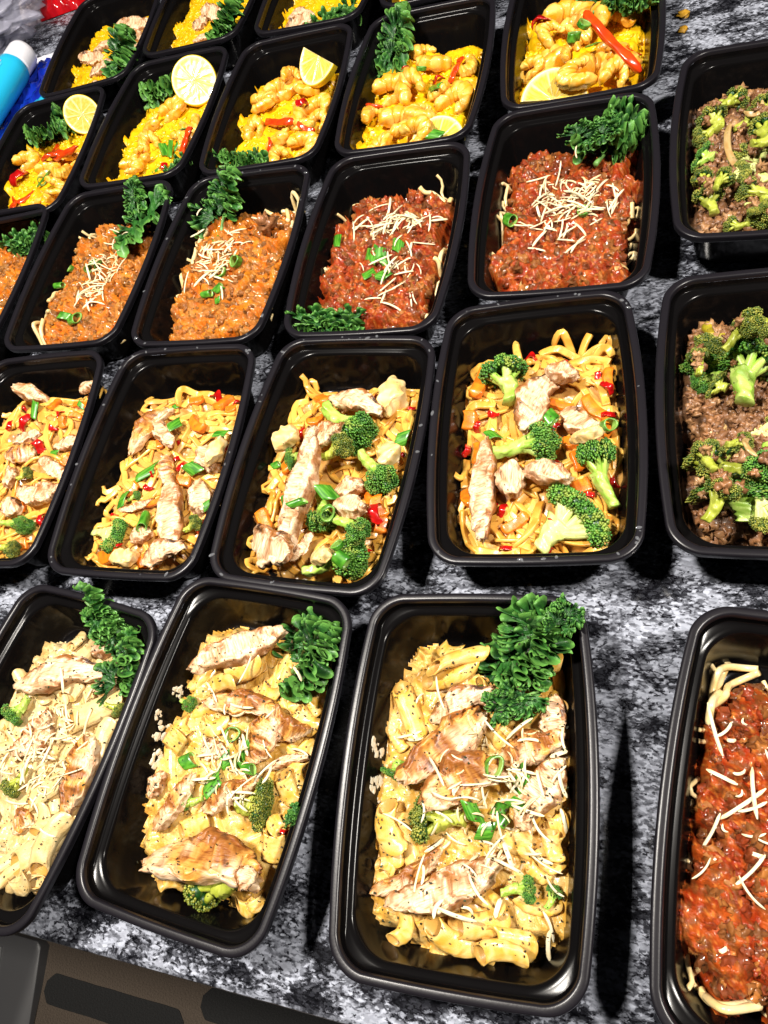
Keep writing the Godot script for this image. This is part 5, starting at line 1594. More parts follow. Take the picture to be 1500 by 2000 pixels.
func pieces_b1() -> void:
	lay("carrot_0", "B1", 0.0113, 0.0398, 4.99, 0.0233, 0.0082, 1, 0.0005, "orange carrot stick at the near end of the leftmost noodle box", "carrot")
	lay("carrot_1", "B1", 0.0389, -0.0657, 2.92, 0.0233, 0.0079, 1, 0.0005, "orange carrot stick beside chicken chunk at the far right corner of the leftmost noodle box", "carrot")
	lay("carrot_2", "B1", 0.0369, -0.0532, 2.95, 0.015, 0.0076, 1, 0.0005, "orange carrot stick second farthest at the far right corner of the leftmost noodle box", "carrot")
	lay("carrot_0", "B1", 0.0068, -0.0681, 1.36, 0.0154, 0.0087, 1, 0.0005, "orange carrot stick at the far end of the leftmost noodle box", "carrot")
	lay("carrot_1", "B1", 0.0244, -0.0464, 5.01, 0.0137, 0.0079, 1, 0.0005, "orange carrot stick third farthest at the far right corner of the leftmost noodle box", "carrot")
	lay("red_0", "B1", -0.0343, -0.0697, 5.47, 0.0083, 0.0046, 1, 0.0005, "red pepper bit beside chicken chunk at the far left corner of the leftmost noodle box", "red pepper")
	lay("red_1", "B1", 0.0444, 0.0591, 1.82, 0.0128, 0.0056, 1, 0.0005, "red pepper bit beside carrot at the near right corner of the leftmost noodle box", "red pepper")
	lay("red_2", "B1", 0.0164, -0.0397, 5.91, 0.0111, 0.0069, 1, 0.0005, "red pepper bit fourth farthest at the far end of the leftmost noodle box", "red pepper")
	lay("red_0", "B1", 0.0362, -0.0258, 2.27, 0.008, 0.0044, 1, 0.0005, "red pepper bit at the right side of the leftmost noodle box", "red pepper")
	lay("carrot_0", "B1", 0.0274, 0.0812, 0.31, 0.0109, 0.0118, 1, 0.0018, "orange carrot stick at the near right corner of the leftmost noodle box", "carrot")
	lay("carrot_1", "B1", 0.0463, -0.0036, 1.05, 0.0142, 0.0098, 1, 0.0006, "orange carrot stick at the right side of the leftmost noodle box", "carrot")
	lay("red_0", "B1", -0.0209, -0.0496, 4.08, 0.0202, 0.0121, 1, 0.0006, "red pepper bit beside chicken slice at the far end of the leftmost noodle box", "red pepper")
	lay("red_1", "B1", 0.0046, -0.0219, 2.49, 0.0195, 0.0117, 1, 0.0006, "red pepper bit at the middle of the leftmost noodle box", "red pepper")
	lay("red_2", "B1", 0.0197, -0.0549, 3.92, 0.0104, 0.0062, 1, 0.0006, "red pepper bit second farthest at the far end of the leftmost noodle box", "red pepper")
	lay("red_0", "B1", 0.0432, 0.059, 4.82, 0.0138, 0.0083, 1, 0.0006, "red pepper bit beside broccoli at the near right corner of the leftmost noodle box", "red pepper")
	lay("red_1", "B1", -0.0394, -0.0467, 1.12, 0.0121, 0.0072, 1, 0.0006, "red pepper bit nearer of two at the far left corner of the leftmost noodle box", "red pepper")
	lay("red_2", "B1", 0.023, -0.068, 2.36, 0.0069, 0.0042, 1, 0.0006, "red pepper bit beside carrot at the far end of the leftmost noodle box", "red pepper")
	lay("broc_1", "B1", 0.0175, 0.0638, -0.15, 0.039, 0.0163, 1, 0.0018, "bright broccoli stalk in the leftmost noodle box", "broccoli")
	lay("dull_2", "B1", 0.0204, 0.0892, 0, 0.0237, 0.0172, 1, 0.0006, "yellowish broccoli floret in the near corner in the leftmost noodle box", "broccoli")
	lay("dull_0", "B1", 0.0034, 0.0115, 0.52, 0.0169, 0.0135, 1, 0.0006, "tiny yellowish broccoli crown in the leftmost noodle box", "broccoli")
	lay("chunk_0", "B1", -0.0295, -0.0872, -0.39, 0.0496, 0.0171, 1, 0.0018, "pale shredded chicken piece at the far wall in the leftmost noodle box", "chicken chunk")
	lay("chunk_1", "B1", 0.0421, -0.084, 1.05, 0.0184, 0.0207, 1, 0.0006, "pale chicken chunk in the far right corner in the leftmost noodle box", "chicken chunk")
	lay("pale_0", "B1", -0.0123, -0.0302, 0.3, 0.0335, 0.0163, 1, 0.0018, "white chicken slice at the left in the leftmost noodle box", "chicken slice")
	lay("pale_1", "B1", 0.045, -0.022, 0.12, 0.0331, 0.0198, 1, 0.0018, "broad white chicken slice at the right in the leftmost noodle box", "chicken slice")
	lay("sear_0", "B1", -0.0091, -0.0104, 0.33, 0.0311, 0.0207, 1, 0.0018, "browned seasoned chicken slice in the leftmost noodle box", "chicken slice")
	lay("pale_2", "B1", 0.0386, 0.0076, -0.45, 0.0469, 0.0153, 1, 0.0018, "chicken slice sloping to the right wall in the leftmost noodle box", "chicken slice")
	lay("pale_3", "B1", 0.0311, 0.0316, 0.07, 0.0545, 0.0249, 1, 0.0018, "large brown edged chicken slice in the leftmost noodle box", "chicken slice")
	lay("chunk_2", "B1", 0.0079, 0.0487, 0.06, 0.0218, 0.0199, 1, 0.0018, "white chicken chunk by the photo edge in the leftmost noodle box", "chicken chunk")
	lay("chunk_0", "B1", -0.011, 0.0133, 0.2, 0.0157, 0.0228, 1, 0.0018, "chicken chunk cropped by the photo edge in the leftmost noodle box", "chicken chunk")
	lay("sliver_0", "B1", 0.0304, -0.0103, 3.16, 0.0133, 0.0055, 1, 0.0006, "green scallion sliver at the right side of the leftmost noodle box", "scallion")
	lay("sliver_1", "B1", 0.041, -0.0648, 4.31, 0.0079, 0.0102, 1, 0.0006, "green scallion sliver at the far right corner of the leftmost noodle box", "scallion")
	lay("sliver_0", "B1", -0.0134, -0.066, 1.59, 0.0238, 0.0107, 1, 0.0006, "green scallion sliver at the far end of the leftmost noodle box", "scallion")

func pieces_a1() -> void:
	lay("pwhite_0", "A1", 0.0273, -0.0337, 0.64, 0.0567, 0.0196, 1, 0.0018, "whitish pasta tube beside browned chicken at the right side of the leftmost penne box", "pasta tube")
	lay("pwhite_2", "A1", 0.0491, -0.0111, 1.71, 0.0464, 0.0199, 1, 0.0018, "whitish pasta tube second farthest at the right side of the leftmost penne box", "pasta tube")
	lay("pwhite_0", "A1", 0.0172, 0.0291, 0.8, 0.0361, 0.0172, 1, 0.0018, "whitish pasta tube at the middle of the leftmost penne box", "pasta tube")
	lay("pwhite_3", "A1", 0.0247, 0.0461, 1.65, 0.0239, 0.0163, 1, 0.0018, "whitish pasta tube beside browned chicken at the near right corner of the leftmost penne box", "pasta tube")
	lay("pwhite_0", "A1", 0.0328, 0.0636, 0.88, 0.0498, 0.0189, 1, 0.0018, "whitish pasta tube third farthest at the near right corner of the leftmost penne box", "pasta tube")
	lay("pwhite_2", "A1", 0.0478, 0.0559, 1.45, 0.0467, 0.0203, 1, 0.0018, "whitish pasta tube second farthest at the near right corner of the leftmost penne box", "pasta tube")
	lay("pwhite_3", "A1", 0.0373, 0.086, 0.74, 0.0249, 0.0164, 1, 0.0018, "whitish pasta tube fourth farthest at the near right corner of the leftmost penne box", "pasta tube")
	lay("pwhite_0", "A1", -0.0032, -0.0433, 1.55, 0.017, 0.0166, 1, 0.0018, "whitish pasta tube beside chicken slice at the far end of the leftmost penne box", "pasta tube")
	lay("pwhite_2", "A1", 0.0138, -0.0435, 0.95, 0.0112, 0.0154, 1, 0.0018, "whitish pasta tube beside browned chicken at the far end of the leftmost penne box", "pasta tube")
	lay("pwhite_4", "A1", -0.0223, -0.0801, 1.42, 0.0168, 0.0152, 1, 0.0018, "whitish pasta tube beside chicken chunk at the far end of the leftmost penne box", "pasta tube")
	lay("pwhite_1", "A1", 0.0258, -0.0048, -2.87, 0.0207, 0.0161, 1, 0.0018, "whitish pasta tube third farthest at the right side of the leftmost penne box", "pasta tube")
	lay("dull_1", "A1", 0.0517, -0.0418, 6.11, 0.0156, 0.0122, 1, 0.0006, "pale sauced broccoli tip in the leftmost penne box", "broccoli")
	lay("dull_2", "A1", -0.0087, 0.0287, 4.49, 0.0234, 0.0168, 1, 0.0006, "sauced broccoli piece by the photo edge in the leftmost penne box", "broccoli")
	lay("broc_2", "A1", -0.0382, -0.0179, -1.82, 0.0227, 0.0211, 1, 0.0018, "pale green broccoli stalk in the leftmost penne box", "broccoli")
	lay("chunk_0", "A1", 0.0047, -0.0835, 0.35, 0.0294, 0.0202, 1, 0.0006, "pinkish chicken chunk in the leftmost penne box", "chicken chunk")
	lay("sear_3", "A1", 0.0274, -0.0526, -0.15, 0.0184, 0.0179, 1, 0.0018, "browned seasoned chicken slice at the far right corner of the leftmost penne box", "chicken slice")
	lay("pale_1", "A1", -0.0122, -0.0512, 0.4, 0.0852, 0.0306, 1, 0.0018, "large peppered chicken slice in the leftmost penne box", "chicken slice")
	lay("sear_0", "A1", 0.0427, 0.0113, 1.64, 0.0571, 0.0254, 1, 0.0018, "browned crusty chicken slice in the leftmost penne box", "chicken slice")
	lay("sear_1", "A1", 0.0078, 0.0532, 0.64, 0.0235, 0.0184, 1, 0.0018, "browned seasoned chicken slice at the near end of the leftmost penne box", "chicken slice")
	lay("pale_3", "A1", -0.0159, -0.0035, 1.21, 0.0427, 0.028, 1, 0.0018, "shredded chicken slice under cheese in the leftmost penne box", "chicken slice")
	lay("kale_2", "A1", 0.0141, -0.0996, -0.44, 0.0716, 0.0358, 1.2, 0.0006, "dark ruffled kale sprig in the leftmost penne box", "kale")
	lay("kale_3", "A1", 0.0545, -0.0726, 1.31, 0.0643, 0.0407, 1.2, 0.0006, "kale sprig draped towards the pasta in the leftmost penne box", "kale")

func pieces_c1() -> void:
	lay("dull_0", "C1", -0.0425, -0.0372, 1.92, 0.0254, 0.0282, 1, 0.0018, "yellowish floret at the far left in the far beef and broccoli box", "broccoli")
	lay("broc_1", "C1", -0.048, 0.0041, 2.54, 0.0149, 0.0302, 1, 0.0018, "dark broccoli crown by the left wall in the far beef and broccoli box", "broccoli")
	lay("dull_1", "C1", -0.0446, 0.0576, 1.72, 0.0302, 0.0254, 1, 0.0018, "broccoli floret with upright stalk in the far beef and broccoli box", "broccoli")
	lay("dull_3", "C1", -0.0096, 0.0148, 1.97, 0.0452, 0.0374, 1, 0.0018, "large lime broccoli piece in the far beef and broccoli box", "broccoli")
	lay("dull_2", "C1", -0.0054, 0.0749, -1.71, 0.0297, 0.0251, 1, 0.0018, "broccoli piece by the near wall in the far beef and broccoli box", "broccoli")
	lay("dull_0", "C1", -0.017, -0.0315, 0.52, 0.0258, 0.0202, 1, 0.0006, "small yellow broccoli floret at the far wall in the far beef and broccoli box", "broccoli")
	lay("dull_1", "C1", -0.0024, -0.0372, 1.75, 0.0282, 0.0226, 1, 0.0006, "yellow broccoli floret cropped by the photo edge in the far beef and broccoli box", "broccoli")
	lay("dull_2", "C1", -0.0241, 0.0835, 2.62, 0.0199, 0.0149, 1, 0.0006, "broccoli crumb near the front rim in the far beef and broccoli box", "broccoli")
	lay("onion_0", "C1", -0.0271, 0.0024, -1.36, 0.0642, 0.0107, 1, 0.0018, "long glossy onion strip in the far beef and broccoli box", "onion")
	lay("onion_1", "C1", -0.012, -0.0321, 0.35, 0.0157, 0.0123, 1, 0.0006, "brown mushroom coloured slice in the far beef and broccoli box", "onion")
	lay("dull_0", "C1", -0.0303, -0.0547, 0.7, 0.0303, 0.0227, 1, 0.0006, "olive broccoli at the far left corner of the far beef and broccoli box", "broccoli")
	lay("dull_1", "C1", -0.0492, -0.0259, 3.49, 0.0268, 0.0201, 1, 0.0006, "olive broccoli farthest at the left side of the far beef and broccoli box", "broccoli")
	lay("dull_2", "C1", -0.0051, -0.0062, 1.57, 0.0328, 0.0246, 1, 0.0006, "olive broccoli farther of two at the middle of the far beef and broccoli box", "broccoli")
	lay("dull_3", "C1", -0.0285, 0.031, 0.17, 0.0277, 0.0208, 1, 0.0006, "olive broccoli second farthest at the left side of the far beef and broccoli box", "broccoli")
	lay("dull_0", "C1", -0.012, 0.0532, 2.62, 0.0283, 0.0212, 1, 0.0006, "olive broccoli farther of two at the near end of the far beef and broccoli box", "broccoli")
	lay("dull_1", "C1", -0.0492, 0.0326, 1.75, 0.025, 0.0188, 1, 0.0006, "olive broccoli beside broccoli at the left side of the far beef and broccoli box", "broccoli")
	lay("dull_2", "C1", -0.0374, 0.0536, 1.05, 0.0221, 0.0166, 1, 0.0006, "olive broccoli at the near left corner of the far beef and broccoli box", "broccoli")
	lay("dull_3", "C1", -0.0134, 0.0759, 5.24, 0.024, 0.018, 1, 0.0006, "olive broccoli nearer of two at the near end of the far beef and broccoli box", "broccoli")
	lay("dull_0", "C1", -0.0041, 0.0147, 0.35, 0.0283, 0.0212, 1, 0.0006, "olive broccoli nearer of two at the middle of the far beef and broccoli box", "broccoli")

func pieces_c2() -> void:
	lay("sprout_stem", "C2", -0.0285, -0.0679, -0.54, 0.0375, 0.0148, 1, 0, "long pale broccoli stem in the near beef and broccoli box", "broccoli")
	lay("broc_1", "C2", -0.0471, -0.0494, -1.54, 0.0222, 0.0345, 1, 0.0018, "floret with two upright stalks in the near beef and broccoli box", "broccoli")
	lay("dull_0", "C2", -0.0355, -0.0536, -2.18, 0.0127, 0.0324, 1, 0.0018, "yellowish floret at the far wall in the near beef and broccoli box", "broccoli")
	lay("broc_0", "C2", -0.0409, -0.0285, 3.49, 0.0236, 0.0185, 1, 0.0006, "dark green crown among beef in the near beef and broccoli box", "broccoli")
	lay("broc_2", "C2", -0.0164, -0.0243, 1.27, 0.0485, 0.0418, 1, 0.0018, "large bright broccoli stalk in the near beef and broccoli box", "broccoli")
	lay("dull_1", "C2", -0.0345, -0.0199, 2.4, 0.0117, 0.023, 1, 0.0018, "small yellowish floret among beef in the near beef and broccoli box", "broccoli")
	lay("dull_2", "C2", -0.0471, 0.0471, 1.93, 0.0229, 0.042, 1, 0.0018, "dark floret by the left wall in the near beef and broccoli box", "broccoli")
	lay("dull_0", "C2", -0.0432, 0.0711, 2.04, 0.0216, 0.0479, 1, 0.0018, "yellowish floret in the near left corner in the near beef and broccoli box", "broccoli")
	lay("broc_1", "C2", -0.027, 0.0759, 1.52, 0.0264, 0.0526, 1, 0.0018, "large dark crowned floret in the near beef and broccoli box", "broccoli")
	lay("broc_2", "C2", -0.0131, 0.0579, -1.82, 0.0329, 0.0291, 1, 0.0018, "broccoli stalk cropped by the photo edge in the near beef and broccoli box", "broccoli")
	lay("onion_1", "C2", -0.0248, 0.0522, -1.4, 0.0186, 0.0086, 1, 0.0018, "glossy onion strip at the near left corner of the near beef and broccoli box", "onion")
	lay("onion_0", "C2", -0.0344, 0.01, 0.7, 0.0138, 0.0065, 1, 0.0006, "glossy onion strip at the left side of the near beef and broccoli box", "onion")
	lay("dull_1", "C2", -0.0255, -0.0411, 0.7, 0.0257, 0.0185, 1, 0.0006, "olive broccoli at the far left corner of the near beef and broccoli box", "broccoli")
	lay("dull_2", "C2", -0.0121, -0.0401, 3.49, 0.0275, 0.0198, 1, 0.0006, "olive broccoli at the far end of the near beef and broccoli box", "broccoli")
	lay("dull_0", "C2", -0.0486, -0.0336, 1.57, 0.022, 0.0159, 1, 0.0006, "olive broccoli beside broccoli at the left side of the near beef and broccoli box", "broccoli")
	lay("dull_3", "C2", -0.0088, 0.0124, 0.17, 0.0285, 0.0205, 1, 0.0006, "olive broccoli nearer of two at the middle of the near beef and broccoli box", "broccoli")
	lay("dull_1", "C2", -0.0373, 0.0563, 2.62, 0.0311, 0.0224, 1, 0.0006, "olive broccoli beside broccoli at the near left corner of the near beef and broccoli box", "broccoli")
	lay("dull_2", "C2", -0.0493, 0.0591, 1.75, 0.0245, 0.0177, 1, 0.0006, "olive broccoli second farthest at the near left corner of the near beef and broccoli box", "broccoli")
	lay("dull_0", "C2", -0.0428, 0.0841, 1.05, 0.0303, 0.0218, 1, 0.0006, "olive broccoli third farthest at the near left corner of the near beef and broccoli box", "broccoli")
	lay("dull_3", "C2", -0.0171, 0.083, 5.24, 0.032, 0.0231, 1, 0.0006, "olive broccoli at the near end of the near beef and broccoli box", "broccoli")
	lay("dull_1", "C2", -0.0256, 0.0298, 0.35, 0.02, 0.0144, 1, 0.0006, "olive broccoli nearer of two at the left side of the near beef and broccoli box", "broccoli")
	lay("dull_2", "C2", -0.0045, -0.0216, 2.09, 0.0253, 0.0182, 1, 0.0006, "olive broccoli beside broccoli at the middle of the near beef and broccoli box", "broccoli")

func pieces_a4() -> void:
	lay("shred_0", "A4", -0.0542, -0.0436, -1.23, 0.0304, 0.0024, 1, 0.0005, "ivory cheese shred second farthest at the far left corner of the nearest red spaghetti box", "cheese shred")
	lay("shred_1", "A4", -0.0462, -0.0432, 0.96, 0.0129, 0.0024, 1, 0.0005, "ivory cheese shred third farthest at the far left corner of the nearest red spaghetti box", "cheese shred")
	lay("shred_2", "A4", -0.0368, -0.0503, -0.91, 0.0042, 0.0025, 1, 0.0005, "ivory cheese shred farthest at the far left corner of the nearest red spaghetti box", "cheese shred")
	lay("shred_0", "A4", -0.0419, -0.0397, 0.22, 0.0058, 0.0024, 1, 0.0005, "ivory cheese shred fourth farthest at the far left corner of the nearest red spaghetti box", "cheese shred")
	lay("shred_1", "A4", -0.0369, -0.0222, 0.53, 0.0082, 0.0024, 1, 0.0005, "ivory cheese shred farthest at the left side of the nearest red spaghetti box", "cheese shred")
	lay("shred_2", "A4", -0.0359, -0.0111, 0.96, 0.0053, 0.0024, 1, 0.0005, "ivory cheese shred third farthest at the left side of the nearest red spaghetti box", "cheese shred")
	lay("shred_0", "A4", -0.0344, -0.0058, 0.78, 0.0305, 0.0024, 1, 0.0005, "ivory cheese shred fourth farthest at the left side of the nearest red spaghetti box", "cheese shred")
	lay("shred_1", "A4", -0.0481, 0.0113, 1.23, 0.0216, 0.0024, 1, 0.0005, "ivory cheese shred eighth farthest at the left side of the nearest red spaghetti box", "cheese shred")
	lay("shred_2", "A4", -0.0422, 0.0087, -0.8, 0.0051, 0.0024, 1, 0.0005, "ivory cheese shred seventh farthest at the left side of the nearest red spaghetti box", "cheese shred")
	lay("shred_0", "A4", -0.0294, -0.0135, -1.47, 0.0302, 0.0024, 1, 0.0005, "ivory cheese shred second farthest at the left side of the nearest red spaghetti box", "cheese shred")
	lay("shred_1", "A4", -0.0299, -0.0049, 0.54, 0.016, 0.0024, 1, 0.0005, "ivory cheese shred fifth farthest at the left side of the nearest red spaghetti box", "cheese shred")
	lay("shred_2", "A4", -0.028, 0.0084, 0.26, 0.0121, 0.0024, 1, 0.0005, "ivory cheese shred sixth farthest at the left side of the nearest red spaghetti box", "cheese shred")
	lay("shred_0", "A4", -0.0259, 0.0174, -0.12, 0.0086, 0.0024, 1, 0.0005, "ivory cheese shred closest at the left side of the nearest red spaghetti box", "cheese shred")
	lay("shred_1", "A4", -0.0285, 0.0264, 0.95, 0.0235, 0.0024, 1, 0.0005, "ivory cheese shred closest at the left side among others of the nearest red spaghetti box", "cheese shred")
	lay("shred_2", "A4", -0.0274, 0.0368, -0.73, 0.0195, 0.0024, 1, 0.0005, "ivory cheese shred closest at the left side amid others of the nearest red spaghetti box", "cheese shred")
	lay("shred_0", "A4", -0.0385, 0.0664, 0.73, 0.0046, 0.0024, 1, 0.0005, "ivory cheese shred at the near left corner of the nearest red spaghetti box", "cheese shred")

func pieces_e5() -> void:
	lay("lemon_half", "E5", -0.024, 0.084, 3.1, 0.064, 0.036, 1.2, 0.002, "half lemon slice with visible segments in the rightmost shrimp box", "lemon slice", "", 0, -0.4)
	lay("shrimp_0", "E5", -0.0151, -0.0349, 0.52, 0.0552, 0.043, 1, 0.002, "curled yellow shrimp farther of two at the middle of the rightmost shrimp box", "shrimp")
	lay("shrimp_1", "E5", 0.0313, -0.0156, 1.92, 0.0541, 0.0421, 1, 0.002, "curled yellow shrimp beside kale at the right side of the rightmost shrimp box", "shrimp")
	lay("shrimp_2", "E5", -0.0347, 0.0295, 3.49, 0.052, 0.0405, 1, 0.002, "curled yellow shrimp nearer of two at the left side of the rightmost shrimp box", "shrimp")
	lay("shrimp_3", "E5", -0.0057, -0.0142, 5.24, 0.0322, 0.0251, 1, 0.002, "curled yellow shrimp nearer of two at the middle of the rightmost shrimp box", "shrimp")
	lay("shrimp_0", "E5", 0.0162, 0.0584, 1.05, 0.0503, 0.0392, 1, 0.002, "curled yellow shrimp beside pepper strip at the near end of the rightmost shrimp box", "shrimp")
	lay("shrimp_1", "E5", 0.0369, 0.0595, 0.52, 0.0347, 0.027, 1, 0.002, "curled yellow shrimp beside pepper strip at the near right corner of the rightmost shrimp box", "shrimp")
	lay("shrimp_2", "E5", -0.007, 0.0461, 1.75, 0.0267, 0.0208, 1, 0.002, "curled yellow shrimp farthest at the near end of the rightmost shrimp box", "shrimp")
	lay("shrimp_3", "E5", 0.0051, 0.0682, 3.49, 0.0392, 0.0305, 1, 0.002, "curled yellow shrimp third farthest at the near end of the rightmost shrimp box", "shrimp")
	lay("shrimp_0", "E5", -0.0483, 0.0473, 0.17, 0.0255, 0.0199, 1, 0.002, "curled yellow shrimp at the near left corner of the rightmost shrimp box", "shrimp")
	lay("shrimp_1", "E5", 0.0324, 0.0787, 1.05, 0.0329, 0.0256, 1, 0.002, "curled yellow shrimp nearer of two at the near right corner of the rightmost shrimp box", "shrimp")
	lay("shrimp_2", "E5", 0.0285, 0.0224, 0.35, 0.031, 0.0242, 1, 0.002, "curled yellow shrimp beside pepper strip at the right side of the rightmost shrimp box", "shrimp")
	lay("shrimp_3", "E5", -0.0262, -0.0098, 2.44, 0.0321, 0.025, 1, 0.002, "curled yellow shrimp farther of two at the left side of the rightmost shrimp box", "shrimp")
	lay("strip_0", "E5", 0.033, 0.0567, -0.84, 0.0805, 0.0117, 1, 0.0018, "long broad red pepper strip in the rightmost shrimp box", "red pepper")
	lay("strip_1", "E5", 0.047, 0.0316, -0.61, 0.0174, 0.0165, 1, 0.0018, "red pepper strip in the rightmost shrimp box", "red pepper")
	lay("red_0", "E5", -0.0408, -0.0205, 0, 0.0201, 0.0134, 1, 0.0006, "red pepper bit in the rightmost shrimp box", "red pepper")
	lay("ring_1", "E5", -0.0051, 0.0367, 0.52, 0.0132, 0.0119, 1, 0.0006, "green scallion ring at the middle of the rightmost shrimp box", "scallion", "", 0, 0.3)
	lay("ring_0", "E5", 0.0049, 0.0412, 1.05, 0.0131, 0.0119, 1, 0.0006, "green scallion ring at the near end of the rightmost shrimp box", "scallion", "", 0, 0.3)
	lay("sliver_0", "E5", 0.0132, 0.0183, -0.52, 0.0133, 0.0141, 1, 0.0018, "green scallion sliver in the rightmost shrimp box", "scallion")
	lay("kale_2", "E5", 0.0396, -0.019, 0.17, 0.0862, 0.0398, 1.2, 0.0006, "dark ruffled kale sprig in the rightmost shrimp box", "kale")

func pieces_e4() -> void:
	lay("lemon_half", "E4", 0.032, 0.088, 3.3, 0.054, 0.03, 1.2, 0, "half lemon slice by the near rim in the fourth shrimp box", "lemon slice", "", 0, -0.3)
	lay("shrimp_0", "E4", -0.0343, -0.001, 0.52, 0.0426, 0.0349, 1, 0.002, "curled yellow shrimp beside pepper strip at the left side of the fourth shrimp box", "shrimp")
	lay("shrimp_1", "E4", -0.0051, 0.0091, 1.92, 0.038, 0.0312, 1, 0.002, "curled yellow shrimp farther of two at the middle of the fourth shrimp box", "shrimp")
	lay("shrimp_2", "E4", 0.01, -0.0415, 3.49, 0.0383, 0.0314, 1, 0.002, "curled yellow shrimp nearer of two at the far end of the fourth shrimp box", "shrimp")
	lay("shrimp_3", "E4", 0.044, -0.0321, 5.24, 0.0337, 0.0277, 1, 0.002, "curled yellow shrimp beside pepper strip at the right side of the fourth shrimp box", "shrimp")
	lay("shrimp_0", "E4", 0.0428, 0.0296, 1.05, 0.0427, 0.035, 1, 0.002, "curled yellow shrimp nearer of two at the right side of the fourth shrimp box", "shrimp")
	lay("shrimp_1", "E4", -0.0161, 0.0557, 0.52, 0.0462, 0.0379, 1, 0.002, "curled yellow shrimp second farthest at the near end of the fourth shrimp box", "shrimp")
	lay("shrimp_2", "E4", -0.045, 0.0346, 1.75, 0.035, 0.0287, 1, 0.002, "curled yellow shrimp nearer of two at the left side of the fourth shrimp box", "shrimp")
	lay("shrimp_3", "E4", 0.0168, 0.0497, 3.49, 0.0339, 0.0278, 1, 0.002, "curled yellow shrimp farthest at the near end of the fourth shrimp box", "shrimp")
	lay("shrimp_0", "E4", 0.0087, 0.0837, 0.17, 0.0363, 0.0298, 1, 0.002, "curled yellow shrimp beside lemon at the near end of the fourth shrimp box", "shrimp")
	lay("shrimp_1", "E4", -0.0295, 0.086, 1.05, 0.0308, 0.0253, 1, 0.002, "curled yellow shrimp at the near left corner of the fourth shrimp box", "shrimp")
	lay("shrimp_2", "E4", 0.0216, 0.0211, 0.35, 0.0273, 0.0224, 1, 0.002, "curled yellow shrimp nearer of two at the middle of the fourth shrimp box", "shrimp")
	lay("shrimp_3", "E4", -0.0059, -0.0669, 2.44, 0.0353, 0.0289, 1, 0.002, "curled yellow shrimp beside kale at the far end of the fourth shrimp box", "shrimp")
	lay("strip_1", "E4", -0.0496, 0.0179, -0.84, 0.0288, 0.0144, 1, 0.0018, "curled red pepper strip by the tray wall in the fourth shrimp box", "red pepper")
	lay("strip_0", "E4", 0.036, -0.0208, 1.28, 0.0357, 0.0106, 1, 0.0018, "red pepper strip in the fourth shrimp box", "red pepper")
	lay("red_0", "E4", -0.0154, -0.0176, 0, 0.012, 0.0107, 1, 0.0006, "red pepper bit beside shrimp at the middle of the fourth shrimp box", "red pepper")
	lay("red_1", "E4", 0.0163, -0.0162, 0.52, 0.0146, 0.0106, 1, 0.0006, "red pepper bit beside pepper strip at the middle of the fourth shrimp box", "red pepper")
	lay("ring_0", "E4", 0.0033, -0.008, 0.52, 0.0112, 0.0105, 1, 0.0006, "green scallion ring in the fourth shrimp box", "scallion", "", 0, 0.3)
	lay("sliver_1", "E4", 0.0207, 0.0186, -1.14, 0.034, 0.0102, 1, 0.0018, "green scallion sliver at the middle of the fourth shrimp box", "scallion")
	lay("sliver_0", "E4", 0.0291, 0.0181, 0.71, 0.0129, 0.0076, 1, 0.0018, "green scallion sliver at the right side of the fourth shrimp box", "scallion")
	lay("sliver_1", "E4", 0.0302, 0.0879, -0.07, 0.0181, 0.0119, 1, 0.0018, "green scallion sliver at the near right corner of the fourth shrimp box", "scallion")
	lay("kale_4", "E4", -0.0343, -0.0716, 1.4, 0.0951, 0.0521, 1.2, 0.0006, "dark ruffled kale sprig in the fourth shrimp box", "kale")

